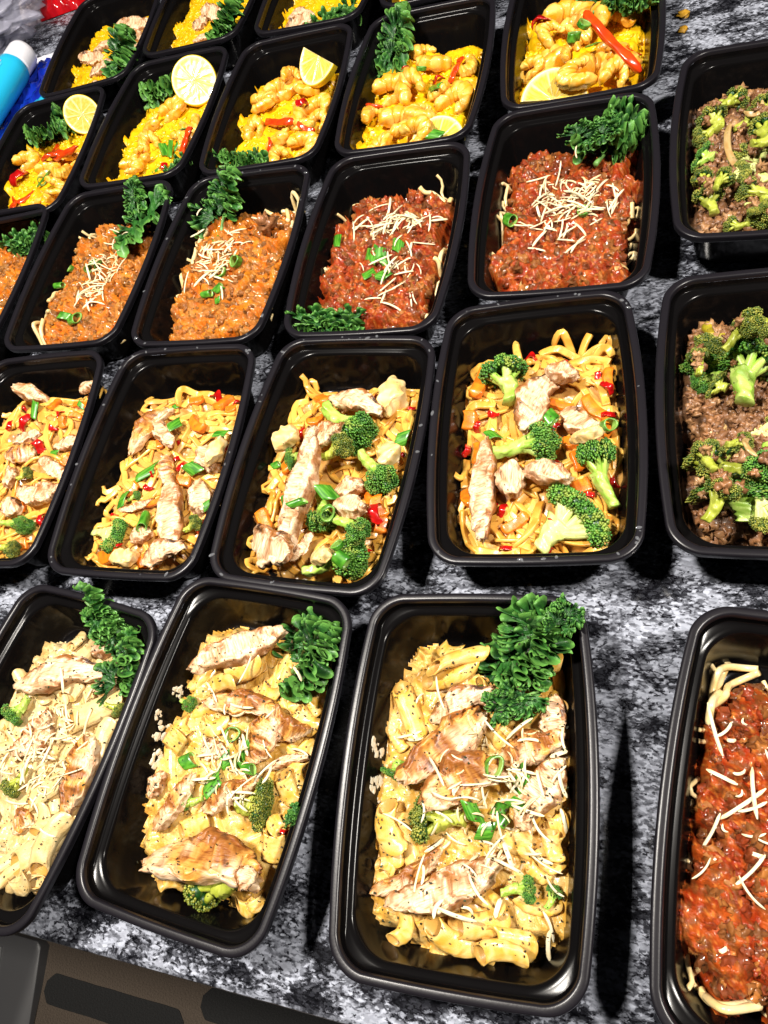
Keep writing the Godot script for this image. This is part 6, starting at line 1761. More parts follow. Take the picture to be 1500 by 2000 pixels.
func pieces_e3() -> void:
	lay("shrimp_0", "E3", -0.0149, -0.0359, 0.52, 0.045, 0.034, 1, 0.002, "curled yellow shrimp farthest at the middle of the middle shrimp box", "shrimp")
	lay("shrimp_1", "E3", 0.004, -0.0464, 1.92, 0.0323, 0.0245, 1, 0.002, "curled yellow shrimp at the far end of the middle shrimp box", "shrimp")
	lay("shrimp_2", "E3", 0.0233, -0.035, 3.49, 0.0304, 0.023, 1, 0.002, "curled yellow shrimp beside lemon at the middle of the middle shrimp box", "shrimp")
	lay("shrimp_3", "E3", 0.0113, 0.0069, 5.24, 0.0416, 0.0315, 1, 0.002, "curled yellow shrimp beside pepper strip at the middle of the middle shrimp box", "shrimp")
	lay("shrimp_0", "E3", 0.0473, 0.0074, 0.7, 0.0329, 0.0249, 1, 0.002, "curled yellow shrimp farther of two at the right side of the middle shrimp box", "shrimp")
	lay("shrimp_1", "E3", -0.0349, -0.0165, 0.17, 0.0363, 0.0275, 1, 0.002, "curled yellow shrimp farther of two at the left side of the middle shrimp box", "shrimp")
	lay("shrimp_2", "E3", -0.031, 0.0234, 1.57, 0.031, 0.0235, 1, 0.002, "curled yellow shrimp beside pepper strip at the left side of the middle shrimp box", "shrimp")
	lay("shrimp_3", "E3", 0.0118, 0.0446, 3.49, 0.0338, 0.0256, 1, 0.002, "curled yellow shrimp beside pepper strip at the near end of the middle shrimp box", "shrimp")
	lay("shrimp_0", "E3", 0.0441, 0.0738, 0.35, 0.0375, 0.0284, 1, 0.002, "curled yellow shrimp nearer of two at the near right corner of the middle shrimp box", "shrimp")
	lay("shrimp_1", "E3", 0.0161, 0.0789, 2.27, 0.0315, 0.0239, 1, 0.002, "curled yellow shrimp nearer of two at the near end of the middle shrimp box", "shrimp")
	lay("shrimp_2", "E3", 0.049, 0.0276, 1.05, 0.0283, 0.0214, 1, 0.002, "curled yellow shrimp beside pepper strip at the right side of the middle shrimp box", "shrimp")
	lay("shrimp_3", "E3", 0.0299, 0.0402, 0.17, 0.0259, 0.0196, 1, 0.002, "curled yellow shrimp beside pepper strip at the near right corner of the middle shrimp box", "shrimp")
	lay("strip_0", "E3", -0.0012, 0.021, -0.46, 0.0502, 0.011, 1, 0.0018, "red pepper strip at the middle of the middle shrimp box", "red pepper")
	lay("red_1", "E3", 0.0295, 0.0081, 0.52, 0.015, 0.0096, 1, 0.0006, "red pepper bit in the middle shrimp box", "red pepper")
	lay("strip_1", "E3", -0.004, 0.0591, 1.39, 0.0246, 0.0147, 1, 0.0018, "red pepper strip at the near end of the middle shrimp box", "red pepper")
	lay("strip_0", "E3", 0.0404, 0.0464, -0.35, 0.0218, 0.0079, 1, 0.0018, "red pepper strip at the near right corner of the middle shrimp box", "red pepper")
	lay("kale_0", "E3", -0.0358, 0.0787, 0.09, 0.0699, 0.0319, 1.3, 0.0006, "dark ruffled kale sprig in the middle shrimp box", "kale")
	lay("lemon_half", "E3", 0.043, -0.05, -0.6, 0.048, 0.032, 1.2, 0, "half lemon slice in the middle shrimp box", "lemon slice", "", -0.2, 0.6)

func pieces_e2() -> void:
	lay("shrimp_0", "E2", 0.0004, -0.0306, 0.52, 0.0407, 0.0321, 1, 0.002, "curled yellow shrimp farthest at the middle of the second shrimp box", "shrimp")
	lay("shrimp_1", "E2", -0.0109, 0.0235, 2.09, 0.0336, 0.0265, 1, 0.002, "curled yellow shrimp third farthest at the middle of the second shrimp box", "shrimp")
	lay("shrimp_2", "E2", -0.0148, 0.0471, 3.49, 0.0303, 0.0239, 1, 0.002, "curled yellow shrimp farther of two at the near end of the second shrimp box", "shrimp")
	lay("shrimp_3", "E2", 0.0346, -0.0035, 5.24, 0.0349, 0.0275, 1, 0.002, "curled yellow shrimp farthest at the right side of the second shrimp box", "shrimp")
	lay("shrimp_0", "E2", -0.0187, 0.0701, 0.7, 0.0285, 0.0224, 1, 0.002, "curled yellow shrimp nearer of two at the near end of the second shrimp box", "shrimp")
	lay("shrimp_1", "E2", 0.0309, 0.0294, 0.17, 0.0285, 0.0225, 1, 0.002, "curled yellow shrimp beside pepper strip at the right side of the second shrimp box", "shrimp")
	lay("shrimp_2", "E2", 0.0478, 0.0374, 1.57, 0.0276, 0.0218, 1, 0.002, "curled yellow shrimp third farthest at the right side of the second shrimp box", "shrimp")
	lay("shrimp_3", "E2", -0.0145, -0.0148, 3.49, 0.0286, 0.0225, 1, 0.002, "curled yellow shrimp second farthest at the middle of the second shrimp box", "shrimp")
	lay("strip_0", "E2", 0.0521, 0.0419, 1.19, 0.0353, 0.0115, 1, 0.0018, "red pepper strip in the second shrimp box", "red pepper")
	lay("red_1", "E2", 0.0222, 0.0672, 0.7, 0.0115, 0.0086, 1, 0.0006, "red pepper bit in the second shrimp box", "red pepper")
	lay("sliver_0", "E2", 0.0321, 0.0185, -0.37, 0.0391, 0.0103, 1, 0.0018, "green scallion sliver beside shrimp at the right side of the second shrimp box", "scallion")
	lay("sliver_1", "E2", 0.0119, 0.034, -1.04, 0.0361, 0.0132, 1, 0.0018, "green scallion sliver at the middle of the second shrimp box", "scallion")
	lay("sliver_0", "E2", 0.0246, 0.0352, 1.68, 0.0309, 0.0117, 1, 0.0018, "green scallion sliver beside pepper strip at the right side of the second shrimp box", "scallion")
	lay("sliver_1", "E2", 0.0373, 0.044, 0.86, 0.0132, 0.0101, 1, 0.0018, "green scallion sliver at the near right corner of the second shrimp box", "scallion")
	lay("sliver_0", "E2", 0.0122, 0.0658, 0.08, 0.0214, 0.0086, 1, 0.0018, "green scallion sliver at the near end of the second shrimp box", "scallion")
	lay("kale_0", "E2", -0.019, -0.0681, 0.26, 0.1002, 0.0577, 1.2, 0.0006, "dark ruffled kale sprig in the second shrimp box", "kale")
	lay("kale_1", "E2", 0.0429, 0.0747, 0.87, 0.0436, 0.0309, 1.2, 0.0006, "small kale sprig at the near end in the second shrimp box", "kale")
	lay("lemon_wheel", "E2", 0.034, -0.058, 0, 0.055, 0.055, 1, 0, "broad lemon slice facing the viewer in the second shrimp box", "lemon slice", "", -0.4, 0.7)

func pieces_e1() -> void:
	lay("shrimp_0", "E1", -0.0416, -0.0186, 0.7, 0.0361, 0.0273, 1, 0.002, "curled yellow shrimp at the left side of the leftmost shrimp box", "shrimp")
	lay("shrimp_1", "E1", 0.0419, 0.0661, 1.75, 0.0341, 0.0258, 1, 0.002, "curled yellow shrimp farther of two at the near right corner of the leftmost shrimp box", "shrimp")
	lay("shrimp_2", "E1", 0.0189, 0.0815, 3.49, 0.0328, 0.0248, 1, 0.002, "curled yellow shrimp at the near end of the leftmost shrimp box", "shrimp")
	lay("shrimp_3", "E1", 0.0251, 0.0124, 5.24, 0.0357, 0.027, 1, 0.002, "curled yellow shrimp nearer of two at the right side of the leftmost shrimp box", "shrimp")
	lay("shrimp_0", "E1", 0.0024, 0.0095, 0.52, 0.0346, 0.0262, 1, 0.002, "curled yellow shrimp at the middle of the leftmost shrimp box", "shrimp")
	lay("shrimp_1", "E1", 0.0463, 0.0667, 0, 0.029, 0.022, 1, 0.002, "curled yellow shrimp nearer of two at the near right corner of the leftmost shrimp box", "shrimp")
	lay("shrimp_2", "E1", 0.0441, -0.0016, 0.87, 0.031, 0.0235, 1, 0.002, "curled yellow shrimp beside pepper strip at the right side of the leftmost shrimp box", "shrimp")
	lay("strip_1", "E1", 0.0287, -0.0189, -0.65, 0.0782, 0.0276, 1, 0.0018, "big curled red pepper strip in the leftmost shrimp box", "red pepper")
	lay("strip_0", "E1", 0.0139, -0.0049, -0.08, 0.0336, 0.0179, 1, 0.0018, "red pepper strip at the middle of the leftmost shrimp box", "red pepper")
	lay("red_0", "E1", -0.0395, 0.0089, 1.05, 0.0283, 0.0216, 1, 0.0006, "bright red pepper piece in the leftmost shrimp box", "red pepper")
	lay("strip_1", "E1", -0.0249, 0.0459, 0.02, 0.0353, 0.021, 1, 0.0018, "red pepper strip farther of two at the near left corner of the leftmost shrimp box", "red pepper")
	lay("strip_0", "E1", -0.0261, 0.0709, 1.58, 0.0274, 0.0207, 1, 0.0018, "red pepper strip nearer of two at the near left corner of the leftmost shrimp box", "red pepper")
	lay("sliver_0", "E1", 0.0152, 0.0266, 0.34, 0.0325, 0.0079, 1, 0.0018, "long green scallion strip in the leftmost shrimp box", "scallion")
	lay("tube_1", "E1", 0.0234, 0.0494, -0.84, 0.0267, 0.0109, 1, 0.0018, "green scallion tube at the near end of the leftmost shrimp box", "scallion")
	lay("tube_0", "E1", 0.0402, 0.0415, 1.01, 0.0094, 0.0109, 1, 0.0018, "green scallion tube at the near right corner of the leftmost shrimp box", "scallion")
	lay("kale_3", "E1", -0.0159, -0.0622, -1.05, 0.0981, 0.0597, 1.2, 0.0006, "dark ruffled kale sprig in the leftmost shrimp box", "kale")
	lay("kale_2", "E1", 0.0206, -0.0641, 0, 0.0336, 0.0252, 1, 0.0006, "small kale lobe behind the lemon in the leftmost shrimp box", "kale")
	lay("lemon_wheel", "E1", 0.04, -0.07, 0, 0.045, 0.045, 1, 0, "upright lemon wheel with yellow rind in the leftmost shrimp box", "lemon slice", "", -0.75, 0.75)

func pieces_f1() -> void:
	lay("pale_0", "F1", -0.0263, 0.0127, 0.43, 0.0366, 0.0224, 1, 0.0018, "pale chicken strip at the left side of the leftmost chicken rice box", "chicken slice")
	lay("pale_1", "F1", -0.0129, -0.014, 0.12, 0.04, 0.0227, 1, 0.0018, "pale chicken strip at the middle of the leftmost chicken rice box", "chicken slice")
	lay("pale_2", "F1", 0.024, -0.046, -0.03, 0.0647, 0.0247, 1, 0.0018, "pale chicken strip at the far right corner of the leftmost chicken rice box", "chicken slice")
	lay("pale_3", "F1", 0.036, -0.0149, -0.17, 0.0551, 0.0223, 1, 0.0018, "pale chicken strip farther of two at the right side of the leftmost chicken rice box", "chicken slice")
	lay("pale_0", "F1", -0.0037, 0.0424, 0.16, 0.0443, 0.0218, 1, 0.0018, "pale chicken strip farther of two at the near end of the leftmost chicken rice box", "chicken slice")
	lay("pale_1", "F1", 0.0007, 0.0778, 0.28, 0.0243, 0.0178, 1, 0.0018, "pale chicken strip nearer of two at the near end of the leftmost chicken rice box", "chicken slice")
	lay("pale_2", "F1", 0.0479, 0.0153, 0.2, 0.0271, 0.0217, 1, 0.0018, "pale chicken strip nearer of two at the right side of the leftmost chicken rice box", "chicken slice")
	lay("kale_4", "F1", 0.051, 0.059, 1.05, 0.0876, 0.0745, 1.3, 0.0006, "dark ruffled kale sprig in the leftmost chicken rice box", "kale")

func pieces_f2() -> void:
	lay("pale_0", "F2", -0.0187, 0.0239, 0.43, 0.0263, 0.0231, 1, 0.0018, "pale chicken strip nearer of two at the middle of the second chicken rice box", "chicken slice")
	lay("pale_1", "F2", -0.0026, 0.0593, 0.02, 0.0318, 0.0155, 1, 0.0018, "pale chicken strip at the near end of the second chicken rice box", "chicken slice")
	lay("pale_2", "F2", -0.0003, 0.013, 0.14, 0.0314, 0.0231, 1, 0.0018, "pale chicken strip farther of two at the middle of the second chicken rice box", "chicken slice")
	lay("kale_0", "F2", 0.0513, 0.0734, 0.87, 0.079, 0.0624, 1.3, 0.0006, "dark ruffled kale sprig in the second chicken rice box", "kale")

func pieces_f3() -> void:
	lay("pale_0", "F3", -0.0236, 0.0698, 0.18, 0.0468, 0.0289, 1, 0.0018, "pale chicken piece at the near end of the third chicken rice box", "chicken slice")
	lay("pale_1", "F3", -0.0335, 0.0443, 0.09, 0.0289, 0.0246, 1, 0.0018, "pale chicken piece at the near left corner of the third chicken rice box", "chicken slice")
	lay("kale_1", "F3", 0.0268, 0.0796, 0.35, 0.0702, 0.0468, 1.3, 0.0006, "dark ruffled kale sprig in the third chicken rice box", "kale")

func pieces_d0() -> void:
	lay("kale_1", "D0", 0.037, -0.0694, 0.7, 0.0589, 0.0441, 1.2, 0.0006, "dark ruffled kale sprig in the spaghetti box cropped at the side", "kale")


func _ready() -> void:
	# camera
	var cam := Camera3D.new()
	cam.name = "camera"
	cam.transform = Transform3D(Basis(Vector3(0.942738, -0.287143, -0.169687), Vector3(-0.026275, 0.443237, -0.896019), Vector3(0.332498, 0.849170, 0.410312)), Vector3(0.232779, 0.496980, 0.265954))
	cam.fov = 70.071
	cam.near = 0.02
	cam.far = 30.0
	add_child(cam)
	cam.current = true
	# air and exposure
	var env := Environment.new()
	env.background_mode = Environment.BG_COLOR
	env.background_color = Color(0.07, 0.07, 0.08)
	env.tonemap_mode = Environment.TONE_MAPPER_LINEAR
	env.tonemap_exposure = 1.0
	env.sdfgi_enabled = true
	env.ssao_enabled = true
	env.ssil_enabled = true
	var we := WorldEnvironment.new()
	we.name = "environment"
	we.environment = env
	add_child(we)
	# two ceiling lamps
	ceiling_lamp(Vector3(1.12, 1.55, 0.06), 4.9, "square white ceiling lamp over the far side of the counter")
	ceiling_lamp(Vector3(-0.38, 1.55, 0.06), 4.9, "square white ceiling lamp over the middle of the counter")
	NZ.noise_type = FastNoiseLite.TYPE_SIMPLEX_SMOOTH
	NZ.frequency = 1.0
	NZ.fractal_type = FastNoiseLite.FRACTAL_NONE
	NF.noise_type = FastNoiseLite.TYPE_SIMPLEX_SMOOTH
	NF.frequency = 1.0
	NF.fractal_octaves = 3
	NF.seed = 9
	materials()
	setting()
	tray("A3", 0.1379, 0.2202, -3.4, "black plastic meal tray, the rightmost penne box")
	tray("A2", -0.0289, 0.2235, 4.5, "black plastic meal tray, the middle penne box")
	tray("B4", 0.1575, -0.0282, -4.1, "black plastic meal tray, the rightmost noodle box")
	tray("B3", 0.0000, 0.0000, 2.6, "black plastic meal tray, the third noodle box")
	tray("D4", 0.1632, -0.2570, -0.1, "black plastic meal tray, the far kale spaghetti box")
	tray("D3", 0.0026, -0.2272, 0.7, "black plastic meal tray, the near kale spaghetti box")
	tray("D2", -0.1600, -0.2276, 0.7, "black plastic meal tray, the spaghetti box with looped strands")
	tray("D1", -0.3220, -0.2330, -1.0, "black plastic meal tray, the spaghetti box with flat kale leaf")
	tray("B2", -0.1584, 0.0004, -0.2, "black plastic meal tray, the second noodle box")
	tray("B1", -0.3180, -0.0003, -2.7, "black plastic meal tray, the leftmost noodle box")
	tray("A1", -0.1849, 0.2414, 8.3, "black plastic meal tray, the leftmost penne box")
	tray("C1", 0.3238, -0.2984, 1.6, "black plastic meal tray, the far beef and broccoli box")
	tray("C2", 0.3164, -0.0405, -1.3, "black plastic meal tray, the near beef and broccoli box")
	tray("A4", 0.3225, 0.2215, 5.6, "black plastic meal tray, the nearest red spaghetti box")
	tray("E5", 0.1649, -0.4847, -1.5, "black plastic meal tray, the rightmost shrimp box")
	tray("E4", 0.0021, -0.4549, 0.5, "black plastic meal tray, the fourth shrimp box")
	tray("E3", -0.1588, -0.4567, -0.4, "black plastic meal tray, the middle shrimp box")
	tray("E2", -0.3227, -0.4639, -0.1, "black plastic meal tray, the second shrimp box")
	tray("E1", -0.4854, -0.4295, -4.2, "black plastic meal tray, the leftmost shrimp box")
	tray("F1", -0.4785, -0.6607, -4.4, "black plastic meal tray, the leftmost chicken rice box")
	tray("F2", -0.3224, -0.7006, -0.9, "black plastic meal tray, the second chicken rice box")
	tray("F3", -0.1515, -0.6905, 2.8, "black plastic meal tray, the third chicken rice box")
	tray("F4", 0.0010, -0.6957, -3.2, "black plastic meal tray, the barely visible box at the top edge")
	tray("D0", -0.4845, -0.2220, -3.0, "black plastic meal tray, the spaghetti box cropped at the side")

	prototypes()
	fill_boxes()
	background_things()


func ceiling_lamp(at: Vector3, energy: float, label: String) -> void:
	var lamp := node("ceiling_lamp")
	lamp.position = at
	tag(lamp, label, "ceiling lamp", "ceiling lamps above the counter")
	var em := StandardMaterial3D.new()
	em.albedo_color = Color(0.9, 0.9, 0.9)
	em.emission_enabled = true
	em.emission = Color(1.0, 0.97, 0.93)
	em.emission_energy_multiplier = 4.0
	var panel := BoxMesh.new()
	panel.size = Vector3(0.17, 0.012, 0.17)
	obj("panel", panel, em, lamp)
	var fm := mat(0.4, false, Color(0.8, 0.8, 0.8))
	var fr := BoxMesh.new()
	fr.size = Vector3(0.22, 0.02, 0.22)
	var f := obj("frame", fr, fm, lamp)
	f.position.y = 0.017
	var l := AreaLight3D.new()
	l.name = "lamp_light"
	l.area_size = Vector2(0.16, 0.16)
	l.light_energy = energy
	l.light_color = Color(1.0, 0.97, 0.93)
	l.shadow_enabled = true
	lamp.add_child(l)
	l.position.y = -0.009
	l.rotation.x = -PI / 2


func setting() -> void:
	var g := Geo.new()
	# the counter slab with an eased front edge
	var prof := [Vector2(-3.2, -0.034), Vector2(0.362, -0.034), Vector2(0.3645, -0.0325), Vector2(0.3655, -0.030), Vector2(0.3655, -0.004), Vector2(0.3645, -0.0012), Vector2(0.362, 0.0), Vector2(-3.2, 0.0)]
	for x in [-2.6, 1.9]:
		for p in prof:
			g.add(Vector3(x, p.y, p.x), Color.WHITE)
	var n := prof.size()
	for k in n:
		var k2 := (k + 1) % n
		g.quad(k, n + k, n + k2, k2)
	var top := obj("counter_top", flat_shaded(g), M.granite)
	tag(top, "polished speckled granite counter under the trays", "", "", "structure")
	var wood := mat(0.5, false, Color(0.03, 0.028, 0.027).linear_to_srgb())
	var cab := BoxMesh.new()
	cab.size = Vector3(4.3, 0.86, 0.6)
	var cb := obj("cabinet_front", cab, wood)
	cb.position = Vector3(-0.35, -0.468, 0.02)
	tag(cb, "dark cabinets below the counter", "", "", "structure")
	var fl := BoxMesh.new()
	fl.size = Vector3(6.0, 0.04, 6.0)
	var floor_ := obj("floor", fl, mat(0.5, false, Color(0.02, 0.018, 0.016).linear_to_srgb()))
	floor_.position = Vector3(-0.3, -0.92, 0.3)
	tag(floor_, "dark floor below the counter", "", "", "structure")


func flat_shaded(g: Geo) -> ArrayMesh:
	var st := SurfaceTool.new()
	st.begin(Mesh.PRIMITIVE_TRIANGLES)
	st.set_smooth_group(-1)
	for k in g.idx:
		st.add_vertex(g.v[k])
	st.generate_normals()
	return st.commit()


const FULL := Rect2(-0.058, -0.088, 0.116, 0.184)


func fill_boxes() -> void:
	var ny := Color(0.82, 0.50, 0.10)
	var nb := Color(0.64, 0.29, 0.035)
	var sy := Color(0.82, 0.66, 0.36)
	var sb := Color(0.78, 0.55, 0.22)
	var white := func(_r: float, _s: float) -> Color: return Color.WHITE
	# penne with cream sauce
	var pieces := {"A1": pieces_a1, "A2": pieces_a2, "A3": pieces_a3}
	var names := {"A1": "leftmost penne box", "A2": "middle penne box", "A3": "rightmost penne box"}
	for key in ["A1", "A2", "A3"]:
		bed(key, "cream_sauce", "thick cream sauce around the pasta of the " + names[key], "cream sauce", 0.0185, 0.030 if key != "A2" else 0.026, 0.020, 0.006, 0.006, [0.004, 45.0, 0.0009, 140.0], white_cream_tint if key == "A1" else cream_tint, M.cream)
		fill_penne(key, 34, Rect2(-0.062, -0.080, 0.124, 0.172), "cream coated pasta tube half buried in the " + names[key], "buried pasta tubes of the " + names[key])
	pieces_a1()
	pieces_a2()
	pieces_a3()
	shreds("A3", 44, 0.012, 0.012, 0.030, 0.034, "ivory cheese shred strewn over the rightmost penne box", "cheese shreds over the rightmost penne box")
	shreds("A2", 26, 0.006, 0.002, 0.024, 0.032, "ivory cheese shred strewn over the middle penne box", "cheese shreds over the middle penne box")
	shreds("A1", 28, 0.012, 0.002, 0.026, 0.028, "ivory cheese shred strewn over the leftmost penne box", "cheese shreds over the leftmost penne box")
	# stir-fried noodles
	names = {"B1": "leftmost noodle box", "B2": "second noodle box", "B3": "third noodle box", "B4": "rightmost noodle box"}
	for key in ["B1", "B2", "B3", "B4"]:
		bed(key, "noodle_heap", "mass of noodles at the bottom of the " + names[key], "noodle heap", 0.021, 0.032, 0.018, 0.014, 0.012, [0.004, 60.0, 0.001, 200.0], noodle_tint, M.noodle, 0.002)
		noodles(key, 60, Rect2(-0.060, -0.084, 0.120, 0.180), true, 0.0054, 0.0026, Vector2(0.03, 0.09), 0.28, M.noodle, "tangled lower noodles of the " + names[key], "", ny, nb, false)
		noodles(key, 46, Rect2(-0.060, -0.084, 0.120, 0.180), true, 0.0054, 0.0025, Vector2(0.018, 0.060), 0.15, M.noodle, "yellow flat noodle in the tangle of the " + names[key], "flat noodles of the " + names[key], ny, nb if key != "B2" else Color(0.62, 0.28, 0.05), true)
	loose_noodles(ny, nb)
	pieces_b1()
	pieces_b2()
	pieces_b3()
	pieces_b4()
	# beef and broccoli
	for key in ["C1", "C2"]:
		var nm: String = "far beef and broccoli box" if key == "C1" else "near beef and broccoli box"
		bed(key, "minced_beef", "minced beef bed of the " + nm, "minced beef", 0.026, 0.026, 0.016, 0.012, 0.012, [0.004, 60.0, 0.002, 170.0], beef_tint, M.beef, 0.0018)
		scatter(key, "beef_crumbles", "brown crumbled beef heaped in the " + nm, "minced beef", M.lumps[2], M.beef, 950, 0.004, Rect2(-0.06, -0.09, 0.12, 0.185), Vector2(0.0022, 0.0056), Vector3(1, 0.8, 1), 0.15, func(r: float, s: float) -> Color: return pick(Color(0.34, 0.148, 0.052), Color(0.18, 0.072, 0.024), Color(0.48, 0.25, 0.10), r, s), 1.0, 0.4, 0.020)
	pieces_c1()
	pieces_c2()
	for key in ["C1", "C2"]:
		scatter(key, "loose_beef", "loose beef crumbs lying over the broccoli of the " + ("far beef and broccoli box" if key == "C1" else "near beef and broccoli box"), "minced beef", M.lumps[2], M.beef, 150, 0.004, Rect2(-0.06, -0.085, 0.12, 0.175), Vector2(0.0018, 0.0042), Vector3(1, 0.8, 1), 0.0, func(r: float, s: float) -> Color: return pick(Color(0.36, 0.16, 0.055), Color(0.20, 0.08, 0.026), Color(0.50, 0.27, 0.11), r, s), 1.0, 0.4, 0.020)
	# spaghetti with meat sauce
	names = {"D0": "spaghetti box cropped at the side", "D1": "spaghetti box with flat kale leaf", "D2": "spaghetti box with looped strands", "D3": "near kale spaghetti box", "D4": "far kale spaghetti box", "A4": "nearest red spaghetti box"}
	for key in names:
		var red: bool = key in ["D3", "D4", "A4"]
		var nm: String = names[key]
		noodles(key, 50, Rect2(-0.062, -0.088, 0.124, 0.184), false, 0.0030, 0.0030, Vector2(0.05, 0.12), 0.25, M.noodle, "pale spaghetti lying under the sauce of the " + nm, "", sy, sb, false)
		var far := 0.030 if key != "A4" else 0.034
		bed(key, "meat_sauce", ("thick red" if red else "thick orange") + " meat sauce of the " + nm, "meat sauce", 0.029, far, 0.014, 0.014, 0.014, [0.010, 27.0, 0.0036, 105.0], red_tint if red else orange_tint, M.meat, 0.0012)
		var tint := func(r: float, s: float) -> Color: return pick(Color(0.28, 0.032, 0.005), Color(0.14, 0.045, 0.012), Color(0.42, 0.15, 0.03), r, s)
		if not red:
			tint = func(r: float, s: float) -> Color: return pick(Color(0.48, 0.14, 0.010), Color(0.22, 0.085, 0.02), Color(0.54, 0.24, 0.05), r, s)
		scatter(key, "meat_crumbles", ("red" if red else "orange") + " sauced meat crumbles of the " + nm, "minced meat", M.lumps[0], M.meat, 420 if key == "A4" else 280, 0.010, Rect2(-0.062, -0.092, 0.124, 0.19), Vector2(0.0012, 0.0056), Vector3(1, 0.7, 1), 0.5, tint, 0.8, 0.3, 0.019)
	loose_spaghetti(sy, sb)
	pieces_d0()
	pieces_d1()
	pieces_d2()
	pieces_d3()
	pieces_d4()
	loose_cheese()
	# shrimp on yellow rice, chicken on yellow rice
	names = {"E1": "leftmost shrimp box", "E2": "second shrimp box", "E3": "middle shrimp box", "E4": "fourth shrimp box", "E5": "rightmost shrimp box", "F1": "leftmost chicken rice box", "F2": "second chicken rice box", "F3": "third chicken rice box", "F4": "barely visible box at the top edge"}
	for key in names:
		var nm: String = names[key]
		bed(key, "rice_bed", "yellow rice heap of the " + nm, "rice", 0.025, 0.030, 0.014, 0.013, 0.012, [0.004, 50.0, 0.001, 200.0], rice_tint, M.rice, 0.0024)
		scatter(key, "rice_grains", "loose yellow rice grains on top in the " + nm, "rice", M.grain, M.rice, 1300, 0.004, Rect2(-0.062, -0.086, 0.124, 0.182), Vector2(0.0012, 0.0017), Vector3(2.4, 1, 1), 0.1, func(r: float, s: float) -> Color: return pick(Color(0.84, 0.54, 0.004), Color(0.80, 0.44, 0.004), Color(0.88, 0.66, 0.02), r, s), 0.7, 0.2, 0.019)
	pieces_e1()
	pieces_e2()
	pieces_e3()
	pieces_e4()
	pieces_e5()
	pieces_f1()
	pieces_f2()
	pieces_f3()
	wall_splash("A3", "white cream splashes on the far wall side of the rightmost penne box", [[-0.012, 0.030, 0.006], [0.006, 0.026, 0.005], [0.020, 0.020, 0.004]], M.cream)
	wall_splash("A2", "white cream splashes on the tray wall of the middle penne box", [[-0.030, 0.024, 0.004], [0.000, 0.026, 0.005], [0.018, 0.022, 0.005], [-0.010, 0.034, 0.003]], M.cream)
	rim_droplets("B4", "tiny water droplets on the rim of the rightmost noodle box", 22)
	rim_droplets("B3", "tiny water droplets on the rim of the third noodle box", 18)
	rim_droplets("B2", "tiny water droplets on the rim of the second noodle box", 18)
	rim_droplets("D2", "tiny water droplets on the rim of the spaghetti box with looped strands", 16)
	# dried herbs and pepper
	var herb := func(r: float, s: float) -> Color: return pick(Color(0.03, 0.05, 0.012), Color(0.02, 0.015, 0.008), Color(0.14, 0.08, 0.02), r, s)
	for key in ["A1", "A2", "A3"]:
		scatter(key, "herb_flakes", "dark dried herb flakes sprinkled over the " + {"A1": "leftmost penne box", "A2": "middle penne box", "A3": "rightmost penne box"}[key], "herb flakes", M.flake_mesh, M.flake, 620, 0.006, Rect2(-0.062, -0.09, 0.124, 0.18), Vector2(0.0007, 0.0022), Vector3(1, 1, 1), -0.0002, herb, 0.3, 0.0, 0.014)
	for key in ["B1", "B2", "B3", "B4", "C1", "C2", "D2", "E3", "E4", "E5"]:
		scatter(key, "pepper_flecks", "fine dark pepper flecks over the food of tray " + key.to_lower().replace("b1", "with the leftmost noodles").replace("b2", "with the second noodles").replace("b3", "with the third noodles").replace("b4", "with the rightmost noodles").replace("c1", "with the far beef").replace("c2", "with the near beef").replace("d2", "with the looped spaghetti").replace("e3", "with the middle shrimp").replace("e4", "with the fourth shrimp").replace("e5", "with the rightmost shrimp"), "pepper flecks", M.flake_mesh, M.flake, 130, 0.006, Rect2(-0.062, -0.09, 0.124, 0.18), Vector2(0.0005, 0.0013), Vector3(1, 1, 1), -0.0002, herb, 0.3, 0.0, 0.014)


